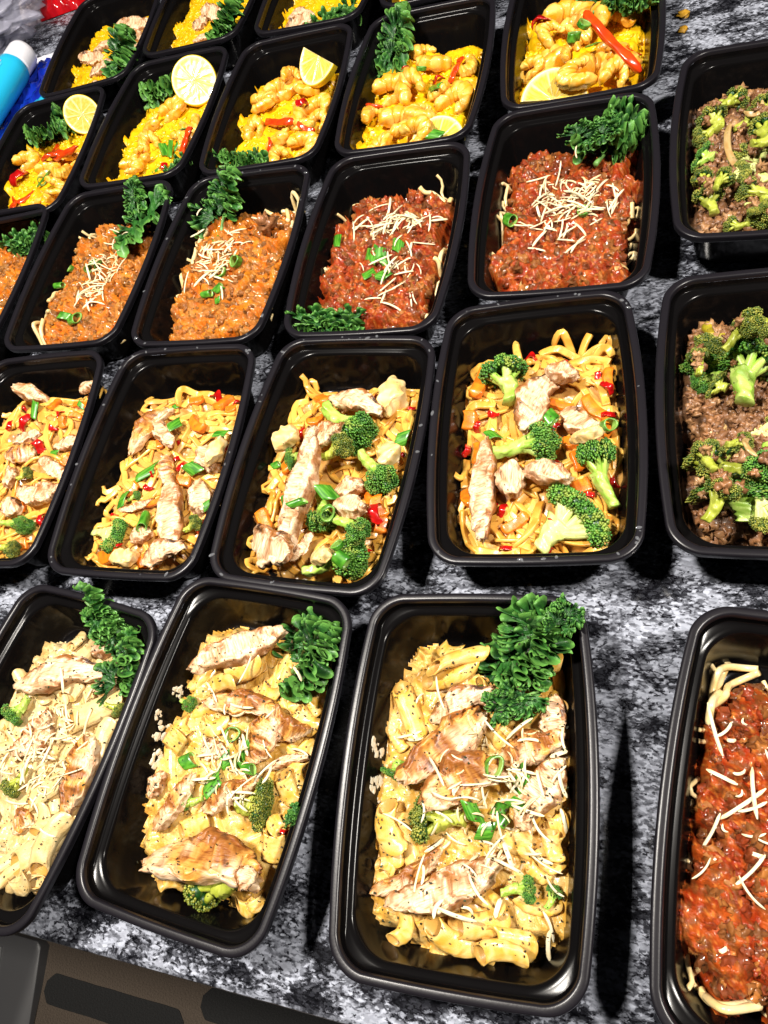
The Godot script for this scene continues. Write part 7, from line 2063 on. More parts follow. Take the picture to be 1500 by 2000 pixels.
func loose_spaghetti(ca: Color, cb: Color) -> void:
	pass
	one_noodle("D2", [Vector2(0.0027, -0.0944), Vector2(0.0121, -0.0920), Vector2(0.0213, -0.0876)], false, 0.0042, 0.0042, M.noodle, "pale spaghetti strand showing at the edge of the spaghetti box with looped strands", "loose spaghetti of the spaghetti box with looped strands", ca, cb, 0.0)
	one_noodle("D2", [Vector2(0.0231, -0.0931), Vector2(0.0420, -0.0864), Vector2(0.0538, -0.0654), Vector2(0.0538, -0.0515)], false, 0.0042, 0.0042, M.noodle, "pale spaghetti strand showing at the edge of the spaghetti box with looped strands", "loose spaghetti of the spaghetti box with looped strands", ca, cb, 0.0)
	one_noodle("D2", [Vector2(0.0295, -0.0923), Vector2(0.0430, -0.0709), Vector2(0.0487, -0.0550)], false, 0.0042, 0.0042, M.noodle, "pale spaghetti strand showing at the edge of the spaghetti box with looped strands", "loose spaghetti of the spaghetti box with looped strands", ca, cb, 0.0)
	one_noodle("D2", [Vector2(0.0536, -0.0547), Vector2(0.0548, -0.0505), Vector2(0.0546, -0.0460)], false, 0.0042, 0.0042, M.noodle, "pale spaghetti strand showing at the edge of the spaghetti box with looped strands", "loose spaghetti of the spaghetti box with looped strands", ca, cb, 0.0)
	one_noodle("D2", [Vector2(-0.0442, -0.0521), Vector2(-0.0437, -0.0405), Vector2(-0.0558, -0.0287), Vector2(-0.0550, -0.0174), Vector2(-0.0562, 0.0041), Vector2(-0.0555, 0.0310)], false, 0.0042, 0.0042, M.noodle, "pale spaghetti strand showing at the edge of the spaghetti box with looped strands", "loose spaghetti of the spaghetti box with looped strands", ca, cb, 0.0)
	one_noodle("D2", [Vector2(-0.0560, -0.0117), Vector2(-0.0556, -0.0255), Vector2(-0.0549, -0.0342)], false, 0.0042, 0.0042, M.noodle, "pale spaghetti strand showing at the edge of the spaghetti box with looped strands", "loose spaghetti of the spaghetti box with looped strands", ca, cb, 0.0)
	one_noodle("D2", [Vector2(0.0207, -0.0838), Vector2(0.0344, -0.0798), Vector2(0.0479, -0.0759)], false, 0.0042, 0.0042, M.noodle, "pale spaghetti strand showing at the edge of the spaghetti box with looped strands", "loose spaghetti of the spaghetti box with looped strands", ca, cb, 0.0)
	one_noodle("D2", [Vector2(0.0435, -0.0852), Vector2(0.0413, -0.0942), Vector2(0.0463, -0.0931), Vector2(0.0553, -0.0798), Vector2(0.0561, -0.0677)], false, 0.0042, 0.0042, M.noodle, "pale spaghetti strand showing at the edge of the spaghetti box with looped strands", "loose spaghetti of the spaghetti box with looped strands", ca, cb, 0.01)
	one_noodle("D1", [Vector2(-0.0530, 0.0694), Vector2(-0.0504, 0.0837), Vector2(-0.0420, 0.0908)], false, 0.0042, 0.0042, M.noodle, "pale spaghetti strand showing at the edge of the spaghetti box with flat kale leaf", "loose spaghetti of the spaghetti box with flat kale leaf", ca, cb, 0.0)
	one_noodle("D1", [Vector2(-0.0483, 0.0884), Vector2(-0.0542, 0.0599), Vector2(-0.0544, 0.0484), Vector2(-0.0430, 0.0506)], false, 0.0042, 0.0042, M.noodle, "pale spaghetti strand showing at the edge of the spaghetti box with flat kale leaf", "loose spaghetti of the spaghetti box with flat kale leaf", ca, cb, 0.0)
	one_noodle("D1", [Vector2(-0.0431, 0.0884), Vector2(-0.0458, 0.0741), Vector2(-0.0486, 0.0596)], false, 0.0042, 0.0042, M.noodle, "pale spaghetti strand showing at the edge of the spaghetti box with flat kale leaf", "loose spaghetti of the spaghetti box with flat kale leaf", ca, cb, 0.0)
	one_noodle("D1", [Vector2(-0.0521, 0.0350), Vector2(-0.0554, 0.0177), Vector2(-0.0559, 0.0033)], false, 0.0042, 0.0042, M.noodle, "pale spaghetti strand showing at the edge of the spaghetti box with flat kale leaf", "loose spaghetti of the spaghetti box with flat kale leaf", ca, cb, 0.0)
	one_noodle("D3", [Vector2(0.0561, 0.0007), Vector2(0.0553, 0.0081), Vector2(0.0556, 0.0164)], false, 0.0042, 0.0042, M.noodle, "pale spaghetti strand showing at the edge of the near kale spaghetti box", "loose spaghetti of the near kale spaghetti box", ca, cb, 0.0)
	one_noodle("D3", [Vector2(0.0559, -0.0007), Vector2(0.0556, 0.0123), Vector2(0.0559, 0.0230)], false, 0.0042, 0.0042, M.noodle, "pale spaghetti strand showing at the edge of the near kale spaghetti box", "loose spaghetti of the near kale spaghetti box", ca, cb, 0.0)
	one_noodle("D3", [Vector2(0.0511, 0.0183), Vector2(0.0552, 0.0208), Vector2(0.0555, 0.0260)], false, 0.0042, 0.0042, M.noodle, "pale spaghetti strand showing at the edge of the near kale spaghetti box", "loose spaghetti of the near kale spaghetti box", ca, cb, 0.0)
	one_noodle("D3", [Vector2(0.0215, -0.0765), Vector2(0.0371, -0.0692), Vector2(0.0543, -0.0594), Vector2(0.0547, -0.0492)], false, 0.0042, 0.0042, M.noodle, "pale spaghetti strand showing at the edge of the near kale spaghetti box", "loose spaghetti of the near kale spaghetti box", ca, cb, 0.0)
	one_noodle("D3", [Vector2(0.0532, 0.0766), Vector2(0.0506, 0.0842), Vector2(0.0459, 0.0898)], false, 0.0042, 0.0042, M.noodle, "pale spaghetti strand showing at the edge of the near kale spaghetti box", "loose spaghetti of the near kale spaghetti box", ca, cb, 0.0)
	one_noodle("D3", [Vector2(0.0527, 0.0752), Vector2(0.0516, 0.0840), Vector2(0.0474, 0.0881)], false, 0.0042, 0.0042, M.noodle, "pale spaghetti strand showing at the edge of the near kale spaghetti box", "loose spaghetti of the near kale spaghetti box", ca, cb, 0.0)
	one_noodle("D4", [Vector2(-0.0468, 0.0889), Vector2(-0.0304, 0.0936), Vector2(-0.0078, 0.0935)], false, 0.0042, 0.0042, M.noodle, "pale spaghetti strand showing at the edge of the far kale spaghetti box", "loose spaghetti of the far kale spaghetti box", ca, cb, 0.0)
	one_noodle("D4", [Vector2(-0.0512, 0.0811), Vector2(-0.0481, 0.0876), Vector2(-0.0417, 0.0913)], false, 0.0042, 0.0042, M.noodle, "pale spaghetti strand showing at the edge of the far kale spaghetti box", "loose spaghetti of the far kale spaghetti box", ca, cb, 0.0)
	one_noodle("D4", [Vector2(0.0552, -0.0030), Vector2(0.0553, 0.0033), Vector2(0.0554, 0.0108)], false, 0.0042, 0.0042, M.noodle, "pale spaghetti strand showing at the edge of the far kale spaghetti box", "loose spaghetti of the far kale spaghetti box", ca, cb, 0.0)
	one_noodle("A4", [Vector2(-0.0455, -0.0898), Vector2(-0.0486, -0.0801), Vector2(-0.0508, -0.0687)], false, 0.0044, 0.0044, M.noodle, "pale spaghetti strand showing at the edge of the nearest red spaghetti box", "loose spaghetti of the nearest red spaghetti box", ca, cb, 0.0)
	one_noodle("A4", [Vector2(-0.0535, -0.0620), Vector2(-0.0519, -0.0790), Vector2(-0.0437, -0.0873), Vector2(-0.0284, -0.0902)], false, 0.0044, 0.0044, M.noodle, "pale spaghetti strand showing at the edge of the nearest red spaghetti box", "loose spaghetti of the nearest red spaghetti box", ca, cb, 0.0)
	one_noodle("A4", [Vector2(-0.0546, -0.0558), Vector2(-0.0469, -0.0655), Vector2(-0.0429, -0.0771), Vector2(-0.0282, -0.0875)], false, 0.0044, 0.0044, M.noodle, "pale spaghetti strand showing at the edge of the nearest red spaghetti box", "loose spaghetti of the nearest red spaghetti box", ca, cb, 0.0)
	one_noodle("A4", [Vector2(-0.0543, -0.0469), Vector2(-0.0540, -0.0584), Vector2(-0.0495, -0.0676)], false, 0.0044, 0.0044, M.noodle, "pale spaghetti strand showing at the edge of the nearest red spaghetti box", "loose spaghetti of the nearest red spaghetti box", ca, cb, 0.0)
	one_noodle("A4", [Vector2(-0.0455, 0.0880), Vector2(-0.0390, 0.0919), Vector2(-0.0183, 0.0853)], false, 0.0044, 0.0044, M.noodle, "pale spaghetti strand showing at the edge of the nearest red spaghetti box", "loose spaghetti of the nearest red spaghetti box", ca, cb, 0.0)
	one_noodle("A4", [Vector2(-0.0432, 0.0903), Vector2(-0.0348, 0.0921), Vector2(-0.0182, 0.0867)], false, 0.0044, 0.0044, M.noodle, "pale spaghetti strand showing at the edge of the nearest red spaghetti box", "loose spaghetti of the nearest red spaghetti box", ca, cb, 0.0)


func loose_noodles(ca: Color, cb: Color) -> void:
	pass
	one_noodle("B4", [Vector2(-0.0097, -0.0781), Vector2(-0.0031, -0.0831), Vector2(0.0113, -0.0728), Vector2(0.0279, -0.0625)], true, 0.0064, 0.0030, M.noodle, "yellow flat noodle in the tangle of the rightmost noodle box", "flat noodles of the rightmost noodle box", ca, cb, 0.0)
	one_noodle("B4", [Vector2(0.0216, -0.0673), Vector2(0.0393, -0.0691), Vector2(0.0542, -0.0611)], true, 0.0064, 0.0030, M.noodle, "yellow flat noodle in the tangle of the rightmost noodle box", "flat noodles of the rightmost noodle box", ca, cb, 0.0)
	one_noodle("B4", [Vector2(-0.0532, -0.0527), Vector2(-0.0486, -0.0424), Vector2(-0.0442, -0.0339)], true, 0.0064, 0.0030, M.noodle, "yellow flat noodle in the tangle of the rightmost noodle box", "flat noodles of the rightmost noodle box", ca, cb, 0.0)
	one_noodle("B4", [Vector2(-0.0534, -0.0300), Vector2(-0.0428, -0.0321), Vector2(-0.0321, -0.0302)], true, 0.0064, 0.0030, M.noodle, "yellow flat noodle in the tangle of the rightmost noodle box", "flat noodles of the rightmost noodle box", ca, cb, 0.0)
	one_noodle("B4", [Vector2(-0.0477, -0.0231), Vector2(-0.0509, -0.0094), Vector2(-0.0542, 0.0041)], true, 0.0064, 0.0030, M.noodle, "yellow flat noodle in the tangle of the rightmost noodle box", "flat noodles of the rightmost noodle box", ca, cb, 0.0)
	one_noodle("B4", [Vector2(-0.0380, -0.0128), Vector2(-0.0325, -0.0047), Vector2(-0.0271, 0.0033)], true, 0.0064, 0.0030, M.noodle, "yellow flat noodle in the tangle of the rightmost noodle box", "flat noodles of the rightmost noodle box", ca, cb, 0.0)
	one_noodle("B4", [Vector2(0.0163, 0.0325), Vector2(0.0269, 0.0263), Vector2(0.0399, 0.0188)], true, 0.0064, 0.0030, M.noodle, "yellow flat noodle in the tangle of the rightmost noodle box", "flat noodles of the rightmost noodle box", ca, cb, 0.0)
	one_noodle("B4", [Vector2(-0.0523, 0.0592), Vector2(-0.0514, 0.0756), Vector2(-0.0446, 0.0878), Vector2(-0.0336, 0.0933), Vector2(-0.0213, 0.0930)], true, 0.0064, 0.0030, M.noodle, "yellow flat noodle in the tangle of the rightmost noodle box", "flat noodles of the rightmost noodle box", ca, cb, 0.0)
	one_noodle("B4", [Vector2(-0.0033, 0.0839), Vector2(-0.0011, 0.0709), Vector2(0.0034, 0.0551)], true, 0.0064, 0.0030, M.noodle, "yellow flat noodle in the tangle of the rightmost noodle box", "flat noodles of the rightmost noodle box", ca, cb, 0.0)
	one_noodle("B4", [Vector2(-0.0171, 0.0899), Vector2(-0.0057, 0.0812), Vector2(0.0012, 0.0697)], true, 0.0064, 0.0030, M.noodle, "yellow flat noodle in the tangle of the rightmost noodle box", "flat noodles of the rightmost noodle box", ca, cb, 0.0)
	one_noodle("B4", [Vector2(-0.0419, 0.0911), Vector2(-0.0247, 0.0941), Vector2(-0.0101, 0.0940)], true, 0.0064, 0.0030, M.noodle, "yellow flat noodle in the tangle of the rightmost noodle box", "flat noodles of the rightmost noodle box", ca, cb, 0.0)
	one_noodle("B4", [Vector2(0.0558, -0.0239), Vector2(0.0557, -0.0073), Vector2(0.0561, 0.0123)], true, 0.0064, 0.0030, M.noodle, "yellow flat noodle in the tangle of the rightmost noodle box", "flat noodles of the rightmost noodle box", ca, cb, 0.0)
	one_noodle("B4", [Vector2(0.0559, 0.0134), Vector2(0.0554, 0.0231), Vector2(0.0551, 0.0315)], true, 0.0064, 0.0030, M.noodle, "yellow flat noodle in the tangle of the rightmost noodle box", "flat noodles of the rightmost noodle box", ca, cb, 0.0)
	one_noodle("B4", [Vector2(0.0389, 0.0661), Vector2(0.0476, 0.0729), Vector2(0.0530, 0.0744)], true, 0.0064, 0.0030, M.noodle, "yellow flat noodle in the tangle of the rightmost noodle box", "flat noodles of the rightmost noodle box", ca, cb, 0.0)
	one_noodle("B4", [Vector2(-0.0557, 0.0089), Vector2(-0.0543, 0.0249), Vector2(-0.0535, 0.0380)], true, 0.0064, 0.0030, M.noodle, "yellow flat noodle in the tangle of the rightmost noodle box", "flat noodles of the rightmost noodle box", ca, cb, 0.0)
	one_noodle("B4", [Vector2(0.0425, -0.0463), Vector2(0.0483, -0.0364), Vector2(0.0504, -0.0240)], true, 0.0064, 0.0030, M.noodle, "yellow flat noodle in the tangle of the rightmost noodle box", "flat noodles of the rightmost noodle box", ca, cb, 0.0)
	one_noodle("B4", [Vector2(0.0302, -0.0478), Vector2(0.0377, -0.0516), Vector2(0.0453, -0.0602)], true, 0.0064, 0.0030, M.noodle, "yellow flat noodle in the tangle of the rightmost noodle box", "flat noodles of the rightmost noodle box", ca, cb, 0.0)
	one_noodle("B4", [Vector2(-0.0178, -0.0960), Vector2(-0.0187, -0.0921), Vector2(-0.0156, -0.0764)], true, 0.0064, 0.0030, M.noodle, "yellow flat noodle in the tangle of the rightmost noodle box", "flat noodles of the rightmost noodle box", ca, cb, 0.008)
	one_noodle("B4", [Vector2(0.0008, -0.0843), Vector2(0.0113, -0.0879), Vector2(0.0242, -0.0827), Vector2(0.0343, -0.0746)], true, 0.0064, 0.0030, M.noodle, "yellow flat noodle in the tangle of the rightmost noodle box", "flat noodles of the rightmost noodle box", ca, cb, 0.008)
	one_noodle("B4", [Vector2(0.0113, -0.0930), Vector2(0.0188, -0.0963), Vector2(0.0256, -0.0858)], true, 0.0064, 0.0030, M.noodle, "yellow flat noodle in the tangle of the rightmost noodle box", "flat noodles of the rightmost noodle box", ca, cb, 0.008)
	one_noodle("B4", [Vector2(0.0319, -0.0816), Vector2(0.0359, -0.0894), Vector2(0.0398, -0.0952)], true, 0.0064, 0.0030, M.noodle, "yellow flat noodle in the tangle of the rightmost noodle box", "flat noodles of the rightmost noodle box", ca, cb, 0.008)
	one_noodle("B4", [Vector2(0.0431, -0.0718), Vector2(0.0494, -0.0755), Vector2(0.0561, -0.0669)], true, 0.0064, 0.0030, M.noodle, "yellow flat noodle in the tangle of the rightmost noodle box", "flat noodles of the rightmost noodle box", ca, cb, 0.008)
	one_noodle("B3", [Vector2(-0.0546, -0.0390), Vector2(-0.0507, -0.0375), Vector2(-0.0385, -0.0395)], true, 0.0064, 0.0030, M.noodle, "yellow flat noodle in the tangle of the third noodle box", "flat noodles of the third noodle box", ca, cb, 0.0)
	one_noodle("B3", [Vector2(0.0308, -0.0301), Vector2(0.0358, -0.0464), Vector2(0.0471, -0.0613)], true, 0.0064, 0.0030, M.noodle, "yellow flat noodle in the tangle of the third noodle box", "flat noodles of the third noodle box", ca, cb, 0.0)
	one_noodle("B3", [Vector2(0.0311, -0.0414), Vector2(0.0405, -0.0513), Vector2(0.0545, -0.0475), Vector2(0.0548, -0.0339)], true, 0.0064, 0.0030, M.noodle, "yellow flat noodle in the tangle of the third noodle box", "flat noodles of the third noodle box", ca, cb, 0.0)
	one_noodle("B3", [Vector2(0.0529, -0.0687), Vector2(0.0539, -0.0541), Vector2(0.0542, -0.0430)], true, 0.0064, 0.0030, M.noodle, "yellow flat noodle in the tangle of the third noodle box", "flat noodles of the third noodle box", ca, cb, 0.0)
	one_noodle("B3", [Vector2(-0.0560, 0.0039), Vector2(-0.0431, 0.0190), Vector2(-0.0317, 0.0261)], true, 0.0064, 0.0030, M.noodle, "yellow flat noodle in the tangle of the third noodle box", "flat noodles of the third noodle box", ca, cb, 0.0)
	one_noodle("B3", [Vector2(-0.0549, 0.0260), Vector2(-0.0518, 0.0211), Vector2(-0.0476, 0.0146)], true, 0.0064, 0.0030, M.noodle, "yellow flat noodle in the tangle of the third noodle box", "flat noodles of the third noodle box", ca, cb, 0.0)
	one_noodle("B3", [Vector2(-0.0493, 0.0241), Vector2(-0.0490, 0.0349), Vector2(-0.0487, 0.0455)], true, 0.0064, 0.0030, M.noodle, "yellow flat noodle in the tangle of the third noodle box", "flat noodles of the third noodle box", ca, cb, 0.0)
	one_noodle("B3", [Vector2(-0.0427, 0.0252), Vector2(-0.0422, 0.0465), Vector2(-0.0479, 0.0574)], true, 0.0064, 0.0030, M.noodle, "yellow flat noodle in the tangle of the third noodle box", "flat noodles of the third noodle box", ca, cb, 0.0)
	one_noodle("B3", [Vector2(0.0063, 0.0813), Vector2(0.0129, 0.0696), Vector2(0.0283, 0.0640)], true, 0.0064, 0.0030, M.noodle, "yellow flat noodle in the tangle of the third noodle box", "flat noodles of the third noodle box", ca, cb, 0.0)
	one_noodle("B3", [Vector2(-0.0117, 0.0928), Vector2(-0.0044, 0.0937), Vector2(0.0021, 0.0914), Vector2(0.0033, 0.0858)], true, 0.0064, 0.0030, M.noodle, "yellow flat noodle in the tangle of the third noodle box", "flat noodles of the third noodle box", ca, cb, 0.0)
	one_noodle("B3", [Vector2(0.0270, 0.0807), Vector2(0.0397, 0.0768), Vector2(0.0516, 0.0702)], true, 0.0064, 0.0030, M.noodle, "yellow flat noodle in the tangle of the third noodle box", "flat noodles of the third noodle box", ca, cb, 0.0)
	one_noodle("B3", [Vector2(0.0507, 0.0607), Vector2(0.0528, 0.0672), Vector2(0.0530, 0.0702)], true, 0.0064, 0.0030, M.noodle, "yellow flat noodle in the tangle of the third noodle box", "flat noodles of the third noodle box", ca, cb, 0.0)
	one_noodle("B3", [Vector2(0.0544, 0.0551), Vector2(0.0535, 0.0591), Vector2(0.0535, 0.0636)], true, 0.0064, 0.0030, M.noodle, "yellow flat noodle in the tangle of the third noodle box", "flat noodles of the third noodle box", ca, cb, 0.0)
	one_noodle("B3", [Vector2(0.0125, 0.0626), Vector2(0.0151, 0.0567), Vector2(0.0182, 0.0521)], true, 0.0064, 0.0030, M.noodle, "yellow flat noodle in the tangle of the third noodle box", "flat noodles of the third noodle box", ca, cb, 0.0)
	one_noodle("B3", [Vector2(-0.0361, -0.0532), Vector2(-0.0285, -0.0602), Vector2(-0.0184, -0.0637)], true, 0.0064, 0.0030, M.noodle, "yellow flat noodle in the tangle of the third noodle box", "flat noodles of the third noodle box", ca, cb, 0.0)
	one_noodle("B3", [Vector2(-0.0000, -0.0708), Vector2(0.0083, -0.0743), Vector2(0.0150, -0.0846)], true, 0.0064, 0.0030, M.noodle, "yellow flat noodle in the tangle of the third noodle box", "flat noodles of the third noodle box", ca, cb, 0.0)
	one_noodle("B2", [Vector2(-0.0078, -0.0641), Vector2(0.0023, -0.0734), Vector2(0.0303, -0.0666)], true, 0.0064, 0.0030, M.noodle, "yellow flat noodle in the tangle of the second noodle box", "flat noodles of the second noodle box", ca, cb, 0.0)
	one_noodle("B2", [Vector2(0.0518, -0.0546), Vector2(0.0258, -0.0517), Vector2(0.0262, -0.0387), Vector2(0.0447, -0.0365), Vector2(0.0547, -0.0345)], true, 0.0064, 0.0030, M.noodle, "yellow flat noodle in the tangle of the second noodle box", "flat noodles of the second noodle box", ca, cb, 0.0)
	one_noodle("B2", [Vector2(-0.0339, -0.0250), Vector2(-0.0137, -0.0211), Vector2(-0.0038, -0.0191)], true, 0.0064, 0.0030, M.noodle, "yellow flat noodle in the tangle of the second noodle box", "flat noodles of the second noodle box", ca, cb, 0.0)
	one_noodle("B2", [Vector2(0.0376, 0.0143), Vector2(0.0553, 0.0159), Vector2(0.0555, 0.0005), Vector2(0.0553, -0.0210)], true, 0.0064, 0.0030, M.noodle, "yellow flat noodle in the tangle of the second noodle box", "flat noodles of the second noodle box", ca, cb, 0.0)
	one_noodle("B2", [Vector2(-0.0511, 0.0531), Vector2(-0.0309, 0.0526), Vector2(-0.0111, 0.0570)], true, 0.0064, 0.0030, M.noodle, "yellow flat noodle in the tangle of the second noodle box", "flat noodles of the second noodle box", ca, cb, 0.0)
	one_noodle("B2", [Vector2(-0.0512, 0.0846), Vector2(-0.0359, 0.0926), Vector2(-0.0195, 0.0939)], true, 0.0064, 0.0030, M.noodle, "yellow flat noodle in the tangle of the second noodle box", "flat noodles of the second noodle box", ca, cb, 0.0)
	one_noodle("B2", [Vector2(0.0348, 0.0637), Vector2(0.0463, 0.0680), Vector2(0.0538, 0.0695)], true, 0.0064, 0.0030, M.noodle, "yellow flat noodle in the tangle of the second noodle box", "flat noodles of the second noodle box", ca, cb, 0.0)
	one_noodle("B2", [Vector2(-0.0079, 0.0891), Vector2(-0.0016, 0.0825), Vector2(0.0052, 0.0775)], true, 0.0064, 0.0030, M.noodle, "yellow flat noodle in the tangle of the second noodle box", "flat noodles of the second noodle box", ca, cb, 0.0)
	one_noodle("B2", [Vector2(-0.0106, -0.0642), Vector2(-0.0156, -0.0819), Vector2(0.0001, -0.0803), Vector2(0.0234, -0.0773)], true, 0.0064, 0.0030, M.noodle, "yellow flat noodle in the tangle of the second noodle box", "flat noodles of the second noodle box", ca, cb, 0.007)
	one_noodle("B1", [Vector2(-0.0063, -0.0727), Vector2(0.0201, -0.0603), Vector2(0.0461, -0.0524), Vector2(0.0514, -0.0600)], true, 0.0085, 0.0030, M.noodle, "yellow flat noodle in the tangle of the leftmost noodle box", "flat noodles of the leftmost noodle box", ca, cb, 0.0)
	one_noodle("B1", [Vector2(-0.0049, -0.0747), Vector2(0.0112, -0.0776), Vector2(0.0280, -0.0783)], true, 0.0085, 0.0030, M.noodle, "yellow flat noodle in the tangle of the leftmost noodle box", "flat noodles of the leftmost noodle box", ca, cb, 0.0)
	one_noodle("B1", [Vector2(-0.0378, -0.0438), Vector2(-0.0399, -0.0690), Vector2(-0.0341, -0.0813)], true, 0.0085, 0.0030, M.noodle, "yellow flat noodle in the tangle of the leftmost noodle box", "flat noodles of the leftmost noodle box", ca, cb, 0.0)
	one_noodle("B1", [Vector2(-0.0033, -0.0497), Vector2(-0.0068, -0.0582), Vector2(-0.0103, -0.0667)], true, 0.0085, 0.0030, M.noodle, "yellow flat noodle in the tangle of the leftmost noodle box", "flat noodles of the leftmost noodle box", ca, cb, 0.0)
	one_noodle("B1", [Vector2(-0.0046, -0.0021), Vector2(0.0148, -0.0109), Vector2(0.0442, -0.0037)], true, 0.0085, 0.0030, M.noodle, "yellow flat noodle in the tangle of the leftmost noodle box", "flat noodles of the leftmost noodle box", ca, cb, 0.0)
	one_noodle("B1", [Vector2(0.0412, -0.0115), Vector2(0.0452, -0.0037), Vector2(0.0492, 0.0040)], true, 0.0085, 0.0030, M.noodle, "yellow flat noodle in the tangle of the leftmost noodle box", "flat noodles of the leftmost noodle box", ca, cb, 0.0)
	one_noodle("B1", [Vector2(0.0183, 0.0559), Vector2(0.0302, 0.0508), Vector2(0.0414, 0.0492)], true, 0.0085, 0.0030, M.noodle, "yellow flat noodle in the tangle of the leftmost noodle box", "flat noodles of the leftmost noodle box", ca, cb, 0.0)
	one_noodle("B1", [Vector2(0.0375, 0.0684), Vector2(0.0436, 0.0736), Vector2(0.0426, 0.0804)], true, 0.0085, 0.0030, M.noodle, "yellow flat noodle in the tangle of the leftmost noodle box", "flat noodles of the leftmost noodle box", ca, cb, 0.0)


func loose_cheese() -> void:
	var ivory := func(_r: float, s: float) -> Color: return mixc(Color(1, 1, 1), Color(0.95, 0.88, 0.72), s)
	var fines := {"D4": [Rect2(-0.020, -0.034, 0.046, 0.050), 90], "D3": [Rect2(-0.018, -0.044, 0.048, 0.022), 70], "D2": [Rect2(-0.038, -0.036, 0.034, 0.044), 60], "D1": [Rect2(-0.010, -0.030, 0.026, 0.066), 90], "A2": [Rect2(-0.02, -0.03, 0.05, 0.06), 30], "A3": [Rect2(-0.02, -0.03, 0.06, 0.08), 50], "A1": [Rect2(-0.02, -0.03, 0.05, 0.06), 70]}
	var nm := {"D4": "far kale spaghetti box", "D3": "near kale spaghetti box", "D2": "spaghetti box with looped strands", "D1": "spaghetti box with flat kale leaf", "A2": "middle penne box", "A3": "rightmost penne box", "A1": "leftmost penne box"}
	for key in fines:
		scatter(key, "fine_grated_cheese", "fine grated cheese crumbs heaped on the " + nm[key], "grated cheese", M.fine_shred, M.cheese, fines[key][1], 0.006, fines[key][0], Vector2(0.6, 1.2), Vector3(1, 1, 1), -0.0006, ivory, 0.5, 0.0009, 0.016)
	shreds("D4", 74, 0.004, 0.006, 0.021, 0.023, "ivory cheese shred piled on the far kale spaghetti box", "cheese shreds on the far kale spaghetti box")
	shreds("D3", 34, 0.008, -0.032, 0.024, 0.012, "ivory cheese shred piled on the near kale spaghetti box", "cheese shreds on the near kale spaghetti box")
	shreds("D3", 26, 0.010, 0.030, 0.016, 0.026, "ivory cheese shred piled on the near kale spaghetti box", "cheese shreds on the near kale spaghetti box")
	shreds("D2", 30, -0.018, -0.012, 0.018, 0.028, "ivory cheese shred on the spaghetti box with looped strands", "cheese shreds on the spaghetti box with looped strands")
	shreds("D1", 32, 0.004, 0.006, 0.012, 0.034, "ivory cheese shred on the spaghetti box with flat kale leaf", "cheese shreds on the spaghetti box with flat kale leaf")
	pieces_a4()
	shreds("A4", 14, 0.002, -0.004, 0.036, 0.040, "ivory cheese shred on the nearest red spaghetti box", "cheese shreds on the nearest red spaghetti box", 0.008, 0.020)


func pillow(corners: Array, y0: float, thick: float, sd: float, ca: Color, cb: Color, crease := 0.25) -> ArrayMesh:
	# a flat packet between four corners (given round the outline), puffed in the middle
	var g := Geo.new()
	var n := 26
	for side in 2:
		for j in n + 1:
			for i in n + 1:
				var u := float(i) / n
				var w := float(j) / n
				var q: Vector2 = (corners[0] as Vector2).lerp(corners[1], u).lerp((corners[3] as Vector2).lerp(corners[2], u), w)
				var puff := pow(clampf(16.0 * u * (1.0 - u) * w * (1.0 - w), 0.0, 1.0), 0.45)
				var y := y0 + (thick * puff * (1.0 + crease * NF.get_noise_2d(u * 5.0 + sd, w * 5.0)) + 0.0006 if side == 0 else 0.0)
				g.add(Vector3(q.x, y, q.y), mixc(ca, cb, 0.5 + NF.get_noise_2d(u * 6.0 + sd, w * 3.0) * 1.6))
	var m := (n + 1) * (n + 1)
	for side in 2:
		for j in n:
			for i in n:
				var k := side * m + j * (n + 1) + i
				if side == 0:
					g.quad(k, k + 1, k + n + 2, k + n + 1)
				else:
					g.quad(k, k + n + 1, k + n + 2, k + 1)
	return g.mesh()


func turned(profile: Array, m: int, col: Color, wob := 0.0) -> ArrayMesh:
	# a body of revolution about x: [x, radius] pairs
	var g := Geo.new()
	for q in profile:
		for j in m:
			var a := TAU * j / m
			var r: float = q[1] * (1.0 + wob * NZ.get_noise_2d(cos(a) + q[0] * 30.0, sin(a)))
			g.add(Vector3(q[0], sin(a) * r, cos(a) * r), col)
	for k in profile.size() - 1:
		for j in m:
			var j2 := (j + 1) % m
			g.quad(k * m + j, (k + 1) * m + j, (k + 1) * m + j2, k * m + j2)
	return g.mesh()


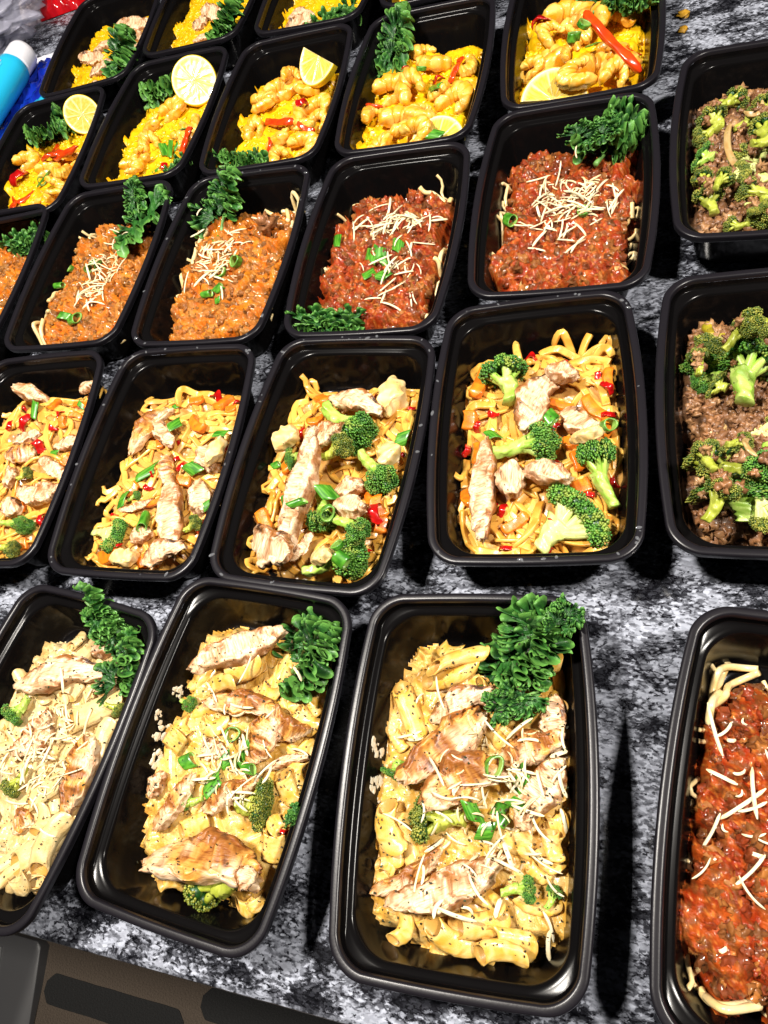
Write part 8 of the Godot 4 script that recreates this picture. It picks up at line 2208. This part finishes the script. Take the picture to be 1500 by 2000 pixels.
func background_things() -> void:
	# blue bottle with a white cap, lying on the counter
	var b := node("squeeze_bottle")
	b.position = Vector3(-0.652, 0.0, -0.60)
	b.rotation.y = PI * 0.5 - 0.06
	tag(b, "light blue squeeze bottle with white cap lying on a blue packet", "bottle")
	var cyan := coat(mat(0.3, true), 0.5, 0.1)
	var body := obj("body", turned([[-0.125, 0.0], [-0.124, 0.016], [-0.118, 0.0215], [-0.1, 0.0225], [0.05, 0.0225], [0.062, 0.0215], [0.066, 0.018], [0.066, 0.0]], 40, Color(0.02, 0.50, 0.80), 0.03), cyan, b)
	var cap := obj("cap", turned([[0.066, 0.0], [0.066, 0.0190], [0.068, 0.0205], [0.090, 0.0205], [0.097, 0.0185], [0.100, 0.014], [0.101, 0.0]], 40, Color(0.82, 0.82, 0.88)), cyan, b)
	for p in [body, cap]:
		p.position.y = 0.0335
	for q in [["label", -0.05, 0.04, 0.8, Color(0.10, 0.60, 0.82)], ["logo_patch", 0.028, 0.046, 0.5, Color(0.50, 0.42, 0.52)]]:
		var g := Geo.new()
		for i in 13:
			for j in 13:
				var a: float = PI * 0.5 + q[3] * (j / 12.0 - 0.5)
				g.add(Vector3(lerpf(q[1], q[2], i / 12.0), sin(a) * 0.0232, cos(a) * 0.0232), q[4])
		for i in 12:
			for j in 12:
				var k := i * 13 + j
				g.quad(k, k + 1, k + 14, k + 13)
		var l := obj(q[0], g.mesh(), cyan, b)
		l.position.y = 0.0335
	# blue packet
	var pk := node("plastic_packet")
	tag(pk, "shiny deep blue plastic packet with white top seam under the bottle", "packet")
	var shiny := coat(mat(0.22, true), 0.8, 0.06)
	obj("pouch", pillow([Vector2(-0.682, -0.722), Vector2(-0.618, -0.734), Vector2(-0.592, -0.56), Vector2(-0.66, -0.50)], 0.0006, 0.010, 2.0, Color(0.010, 0.035, 0.42), Color(0.004, 0.010, 0.20), 1.2), shiny, pk)
	obj("seam", pillow([Vector2(-0.686, -0.733), Vector2(-0.622, -0.745), Vector2(-0.619, -0.735), Vector2(-0.683, -0.723)], 0.0006, 0.003, 3.0, Color(0.80, 0.80, 0.86), Color(0.70, 0.72, 0.80)), shiny, pk)
	obj("corner_panel", pillow([Vector2(-0.620, -0.605), Vector2(-0.594, -0.640), Vector2(-0.590, -0.556), Vector2(-0.625, -0.530)], 0.0050, 0.006, 4.0, Color(0.03, 0.50, 0.72), Color(0.02, 0.42, 0.66)), shiny, pk)
	# clear bag with something dark inside
	var bag := node("plastic_bag")
	bag.position = Vector3(-0.80, 0.0, -0.80)
	tag(bag, "crumpled clear plastic bag holding something dark blue", "bag")
	var film := StandardMaterial3D.new()
	film.transparency = BaseMaterial3D.TRANSPARENCY_ALPHA
	film.albedo_color = Color(0.80, 0.80, 0.88, 0.38)
	film.roughness = 0.3
	film.vertex_color_use_as_albedo = false
	var g2 := Geo.new()
	loft(g2, 40, 52, func(t: float, a: float) -> Vector3:
		var d := Vector3(sin(PI * t * 0.97) * cos(a), -cos(PI * t), sin(PI * t * 0.97) * sin(a))
		var r := 1.0 + 0.28 * (absf(nz(d, 2.3)) * 2.0 - 0.5) + 0.16 * absf(nz(d, 5.0)) + 0.06 * nz(d, 11.0)
		return Vector3(d.x * 0.105 * r, maxf(0.0008, 0.045 + d.y * 0.050 * r), d.z * 0.11 * r),
	func(_p: Vector3, _t: float, _a: float) -> Color: return Color.WHITE)
	obj("film", g2.mesh(), film, bag)
	var inner := obj("contents", lump(8, 0.045, 0.4), coat(mat(0.3, false, Color(0.012, 0.022, 0.045).linear_to_srgb()), 0.6, 0.1), bag)
	inner.position = Vector3(0.028, 0.040, 0.030)
	# red and white package behind it
	var rp := node("snack_package")
	tag(rp, "glossy red and white package lying behind the bag", "package")
	obj("red_panel", pillow([Vector2(-0.735, -0.93), Vector2(-0.62, -0.915), Vector2(-0.640, -0.855), Vector2(-0.712, -0.842)], 0.0008, 0.022, 5.0, Color(0.52, 0.006, 0.010), Color(0.36, 0.003, 0.006), 0.5), shiny, rp)
	obj("white_panel", pillow([Vector2(-0.80, -0.93), Vector2(-0.737, -0.932), Vector2(-0.714, -0.842), Vector2(-0.742, -0.838)], 0.0008, 0.018, 6.0, Color(0.66, 0.60, 0.62), Color(0.50, 0.45, 0.48), 0.5), shiny, rp)
	# mustard crumbs beside the shrimp box
	var mustard := mat(0.6, false, Color(0.42, 0.22, 0.012).linear_to_srgb())
	for k in 2:
		var c := obj("food_crumb", lump(11 + k, 0.006, 0.7), mustard)
		c.position = Vector3(0.259, 0.001, [-0.548, -0.523][k])
		c.scale = Vector3([1.0, 0.75][k], 0.35, [1.0, 0.8][k])
		tag(c, ["larger mustard yellow crumb on the bare granite", "smaller mustard yellow crumb on the bare granite"][k], "crumb", "mustard crumbs on the granite")
	# below the counter edge: a low grey step and a block patterned mat
	var step_ := node("floor_step")
	step_.position = Vector3(-1.03, -0.9, 0.745)
	tag(step_, "low dark grey step on the floor below the counter edge", "step")
	var grey := mat(0.45, false, Color(0.050, 0.050, 0.052).linear_to_srgb())
	obj("base", slab(0.45, 0.408, 0.034, 0.0, 0.0, 0.12, 1.0, 0.0, Color.WHITE, Color.WHITE, 40, 32), grey, step_).position.y = 0.018
	obj("tread", slab(0.32, 0.36, 0.008, 0.0, 0.0, 0.12, 1.0, 0.0, Color.WHITE, Color.WHITE, 30, 24), mat(0.5, false, Color(0.075, 0.077, 0.078).linear_to_srgb()), step_).position = Vector3(-0.02, 0.035, 0)
	var rug := node("floor_mat")
	rug.position = Vector3(-0.35, -0.9, 0.75)
	tag(rug, "brown and black block patterned mat on the floor", "mat")
	var bm2 := BoxMesh.new()
	bm2.size = Vector3(1.6, 0.008, 0.62)
	var pile := relief(mat(0.9, false, Color(0.065, 0.048, 0.034).linear_to_srgb()), M.fuzz, Vector3.ONE * 30.0, 1.0)
	var black := relief(mat(0.9, false, Color(0.006, 0.006, 0.006).linear_to_srgb()), M.fuzz, Vector3.ONE * 30.0, 1.0)
	var base := obj("base", bm2, pile, rug)
	base.position.y = 0.004
	for row in 3:
		for k in 3:
			var st := slab(0.305 if k < 2 else 0.36, 0.050, 0.005, 0.0, 0.0, 0.12, row * 3.0 + k, 0.0006, Color.WHITE, Color.WHITE, 60, 16)
			var o := obj("black_block", st, black, rug)
			o.position = Vector3(-0.305 + 0.33 * k, 0.009, -0.138 - 0.046 * (1.0 if k else 0.0) + 0.088 * row)
